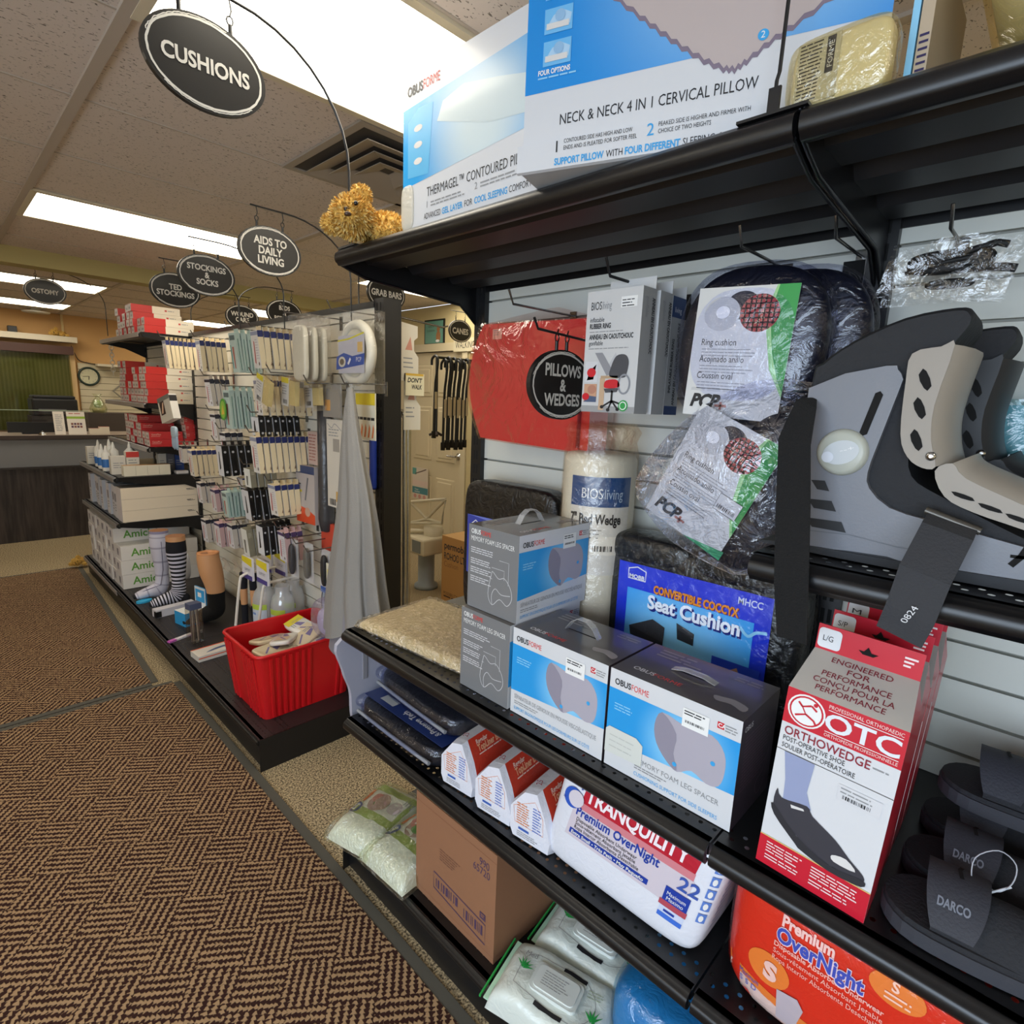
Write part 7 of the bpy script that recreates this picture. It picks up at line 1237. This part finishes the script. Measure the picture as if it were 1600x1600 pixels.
t = thing('computer_monitor', 'low black monitor back on the reception counter', 'monitor', (.75, 7.62, 1.076)); b = MB(); b.box(-.19, .19, 0, .03, .015, .12, BKB); b.build('screen', t); b = MB(); b.box(-.08, .08, -.02, .07, 0, .015, BKB); b.build('foot', t)
t = thing('service_bell', 'small chrome service bell on the reception counter', 'bell', (.815, 7.46, 1.076)); b = MB(); b.lathe([(.036, 0), (.036, .004), (.03, .006), (.033, .012), (.025, .026), (.008, .032), (.005, .04), (0, .041)], CHROME, n=18); b.build('dome', t)
for k, (x, w, lab) in enumerate(((.965, .09, 'narrow white leaflet stand on the counter, next to the monitor'), (1.11, .155, 'white leaflet stand with green band and photo grid, right one on the counter'))):
    t = thing('leaflet_stand', lab, 'leaflet', (x, 7.5, 1.076)); b = MB(); b.add([(-w / 2, 0, 0), (w / 2, 0, 0), (w / 2, .05, .235), (-w / 2, .05, .235), (-w / 2, .004, 0), (w / 2, .004, 0), (w / 2, .054, .235), (-w / 2, .054, .235)], [(0, 1, 2, 3), (4, 5, 6, 7), (3, 2, 6, 7), (0, 1, 5, 4), (0, 3, 7, 4), (1, 2, 6, 5)], C('d6cdc2', .5)); f = Face(b, (-w / 2, 0, 0), (1, 0, 0), (0, .05, .235))
    if k: f.rect(0, .165, w, .025, C('8aa83a', .5), 1); f.lines(.02, .215, w * .7, 1, .02, .01, C('b06a60', .5), 1); [f.rect(.03 + .025 * i, .07 + .03 * j, .02, .022, C('7a4a40' if (i + j) % 2 else '5a3a50', .5), 1) for i in range(4) for j in range(2)]
    else: f.lines(.015, .2, w * .7, 10, .018, .007, GREYP, 1)
    b.build('leaflets', t); b = MB(); b.box(-w / 2 - .005, w / 2 + .005, -.012, .06, 0, .004, film(fac=.15, strength=0)); b.build('foot', t)
for k, (x, m, h, lab) in enumerate(((1.26, 'c9b08a', .1, 'small cream card box on the counter, right of the leaflets'), (1.35, 'd3c8b0', .13, 'second cream card box on the counter, behind the bottle shelf'))):
    t = thing('card_box', lab, 'box', (x, 7.52, 1.076)); b = MB(); b.box(-.045, .045, 0, .06, 0, h * .6, C('d3c8b4', .5), mats=dict(u=C('a8402c', .5))); b.build('carton', t)
t = thing('printer', 'black office printer on a stand in front of the blind', 'printer', (1.09, 8.62, 0)); b = MB(); b.box(-.215, .215, 0, .4, 1.22, 1.42, C('18181a', .4), bev=.02); b.build('body', t); b = MB(); b.box(-.2, .2, .02, .36, 1.42, 1.455, C('222226', .4), bev=.012); b.build('scanner_lid', t); b = MB(); b.box(-.16, .1, -.004, .02, 1.27, 1.30, C('6a6a70', .4)); b.build('tray', t); b = MB(); b.box(-.23, .23, .0, .42, 0, 1.215, C('2a2422', .6)); b.build('cabinet', t)
t = thing('wall_shelf', 'cream boxed shelf over the blind on the back wall', 'shelf', (.0, 9.40, 2.13)); b = MB(); b.box(-.6, 1.485, 0, .2, 0, .07, C('d0c6b0', .5)); b.build('board', t)
bear((1.28, 9.46, 2.2), 0, .8, 'golden teddy bear lying on the cream shelf above the blind', n=250)
t = thing('small_speaker', 'small black cube speaker on the cream shelf above the blind', 'speaker', (.86, 9.5, 2.2005)); b = MB(); b.box(-.045, .045, -.04, .04, 0, .075, BKB, bev=.006); b.build('body', t)
t = thing('slat_wall_panel', 'cream slat wall panel on the back wall beside the blind', 'panel', (0, 0, 0)); 
b = MB(); z = .75
while z < 1.86: b.box(1.49, 2.9, Y1 - .02, Y1 - .001, z, z + .082, C('c9bda0', .55)); z += .088
b.build('slats', t); b = MB(); b.box(1.49, 2.9, Y1 - .006, Y1, .7, 1.86, C('5a5244', .8)); b.build('backing', t); b = MB(); b.box(1.68, 2.9, Y1 - .2, Y1 - .001, 1.855, 1.885, C('cfc5ae', .5)); b.build('ledge', t)
t = thing('wall_clock', 'round black rimmed wall clock on the cream slat wall', 'clock', (1.6, 9.57, 1.715)); b = MB(); b.lathe([(.0, 0), (.108, 0), (.108, .006)], C('c9c4a4', .5), ax='y', n=32); b.build('dial', t); b = MB(); b.tube([(.112 * cos(a), -.006, .112 * sin(a)) for a in [k * pi / 16 for k in range(32)]], .014, C('23332a', .4), n=8, closed=True); b.build('rim', t); b = MB(); f = Face(b, (0, -.009, 0), (1, 0, 0), (0, 0, 1)); f.line([(0, 0), (-.07, -.004)], .006, INK, 2); f.line([(0, 0), (-.006, -.045)], .007, INK, 2); [f.text(str(k), .08 * sin(R(30 * k)) , .08 * cos(R(30 * k)) - .008, .018, GREYP, 1, 'c') for k in range(1, 13)]; b.build('hands', t)
t = thing('gift_basket', 'cellophane wrapped pale green basket against the cream slat wall', 'basket', (1.59, 9.1, 0)); b = MB(); b.lathe([(0, 1.25), (.06, 1.25), (.075, 1.31), (0, 1.31)], C('b4a878', .6), n=14); b.sbox((0, 0, 1.36), (.05, .05, .05), 2.3, C('a4b47a', .6), 8); b.build('contents', t); b = MB(); b.lathe([(.085, 1.25), (.1, 1.3), (.06, 1.4), (.02, 1.45), (.06, 1.49)], film('f4f8ec', .2, 14, 1.0), n=16, cap=False); b.build('cellophane', t); b = MB(); b.box(-.3, .4, -.15, .2, 0, 1.249, C('4a3f38', .6)); b.build('pedestal', t)
t = thing('price_ticket', 'small arrow shaped grey bracket on the cream slat wall', 'bracket', (1.86, 9.55, 1.53)); b = MB(); b.tube([(.09, 0, .09), (0, 0, 0), (.09, 0, -.09)], .012, C('8a8478', .5), n=6); b.build('bracket', t)
t = thing('phone_cord', 'thin black cord drooping along the back wall under the cream shelf', 'cord', (1.44, 9.56, 2.1)); b = MB(); b.tube(smooth_pts([(0, 0, 0), (.03, 0, -.1), (.08, 0, -.19), (.25, 0, -.22)], False), .006, BKB, n=5); b.build('cord', t)
b = MB(); b.box(1.36, 1.385, Y1 - .02, Y1 - .0, 2.15, ZC, C('cdb684', .6)); struct(b, 'trim_5')
t = thing('ceiling_sensor', 'round white air vent dish on the ceiling above the reception', 'vent', (1.08, 9.25, ZC)); b = MB(); b.lathe([(.0, -.05), (.13, -.05), (.14, -.04), (.14, -.035), (.05, -.03), (.05, .0)], C('cfc8b8', .5), n=24); b.lathe([(.16, -.004), (.16, .002)], C('cfc8b8', .5), n=24); b.build('dish', t)
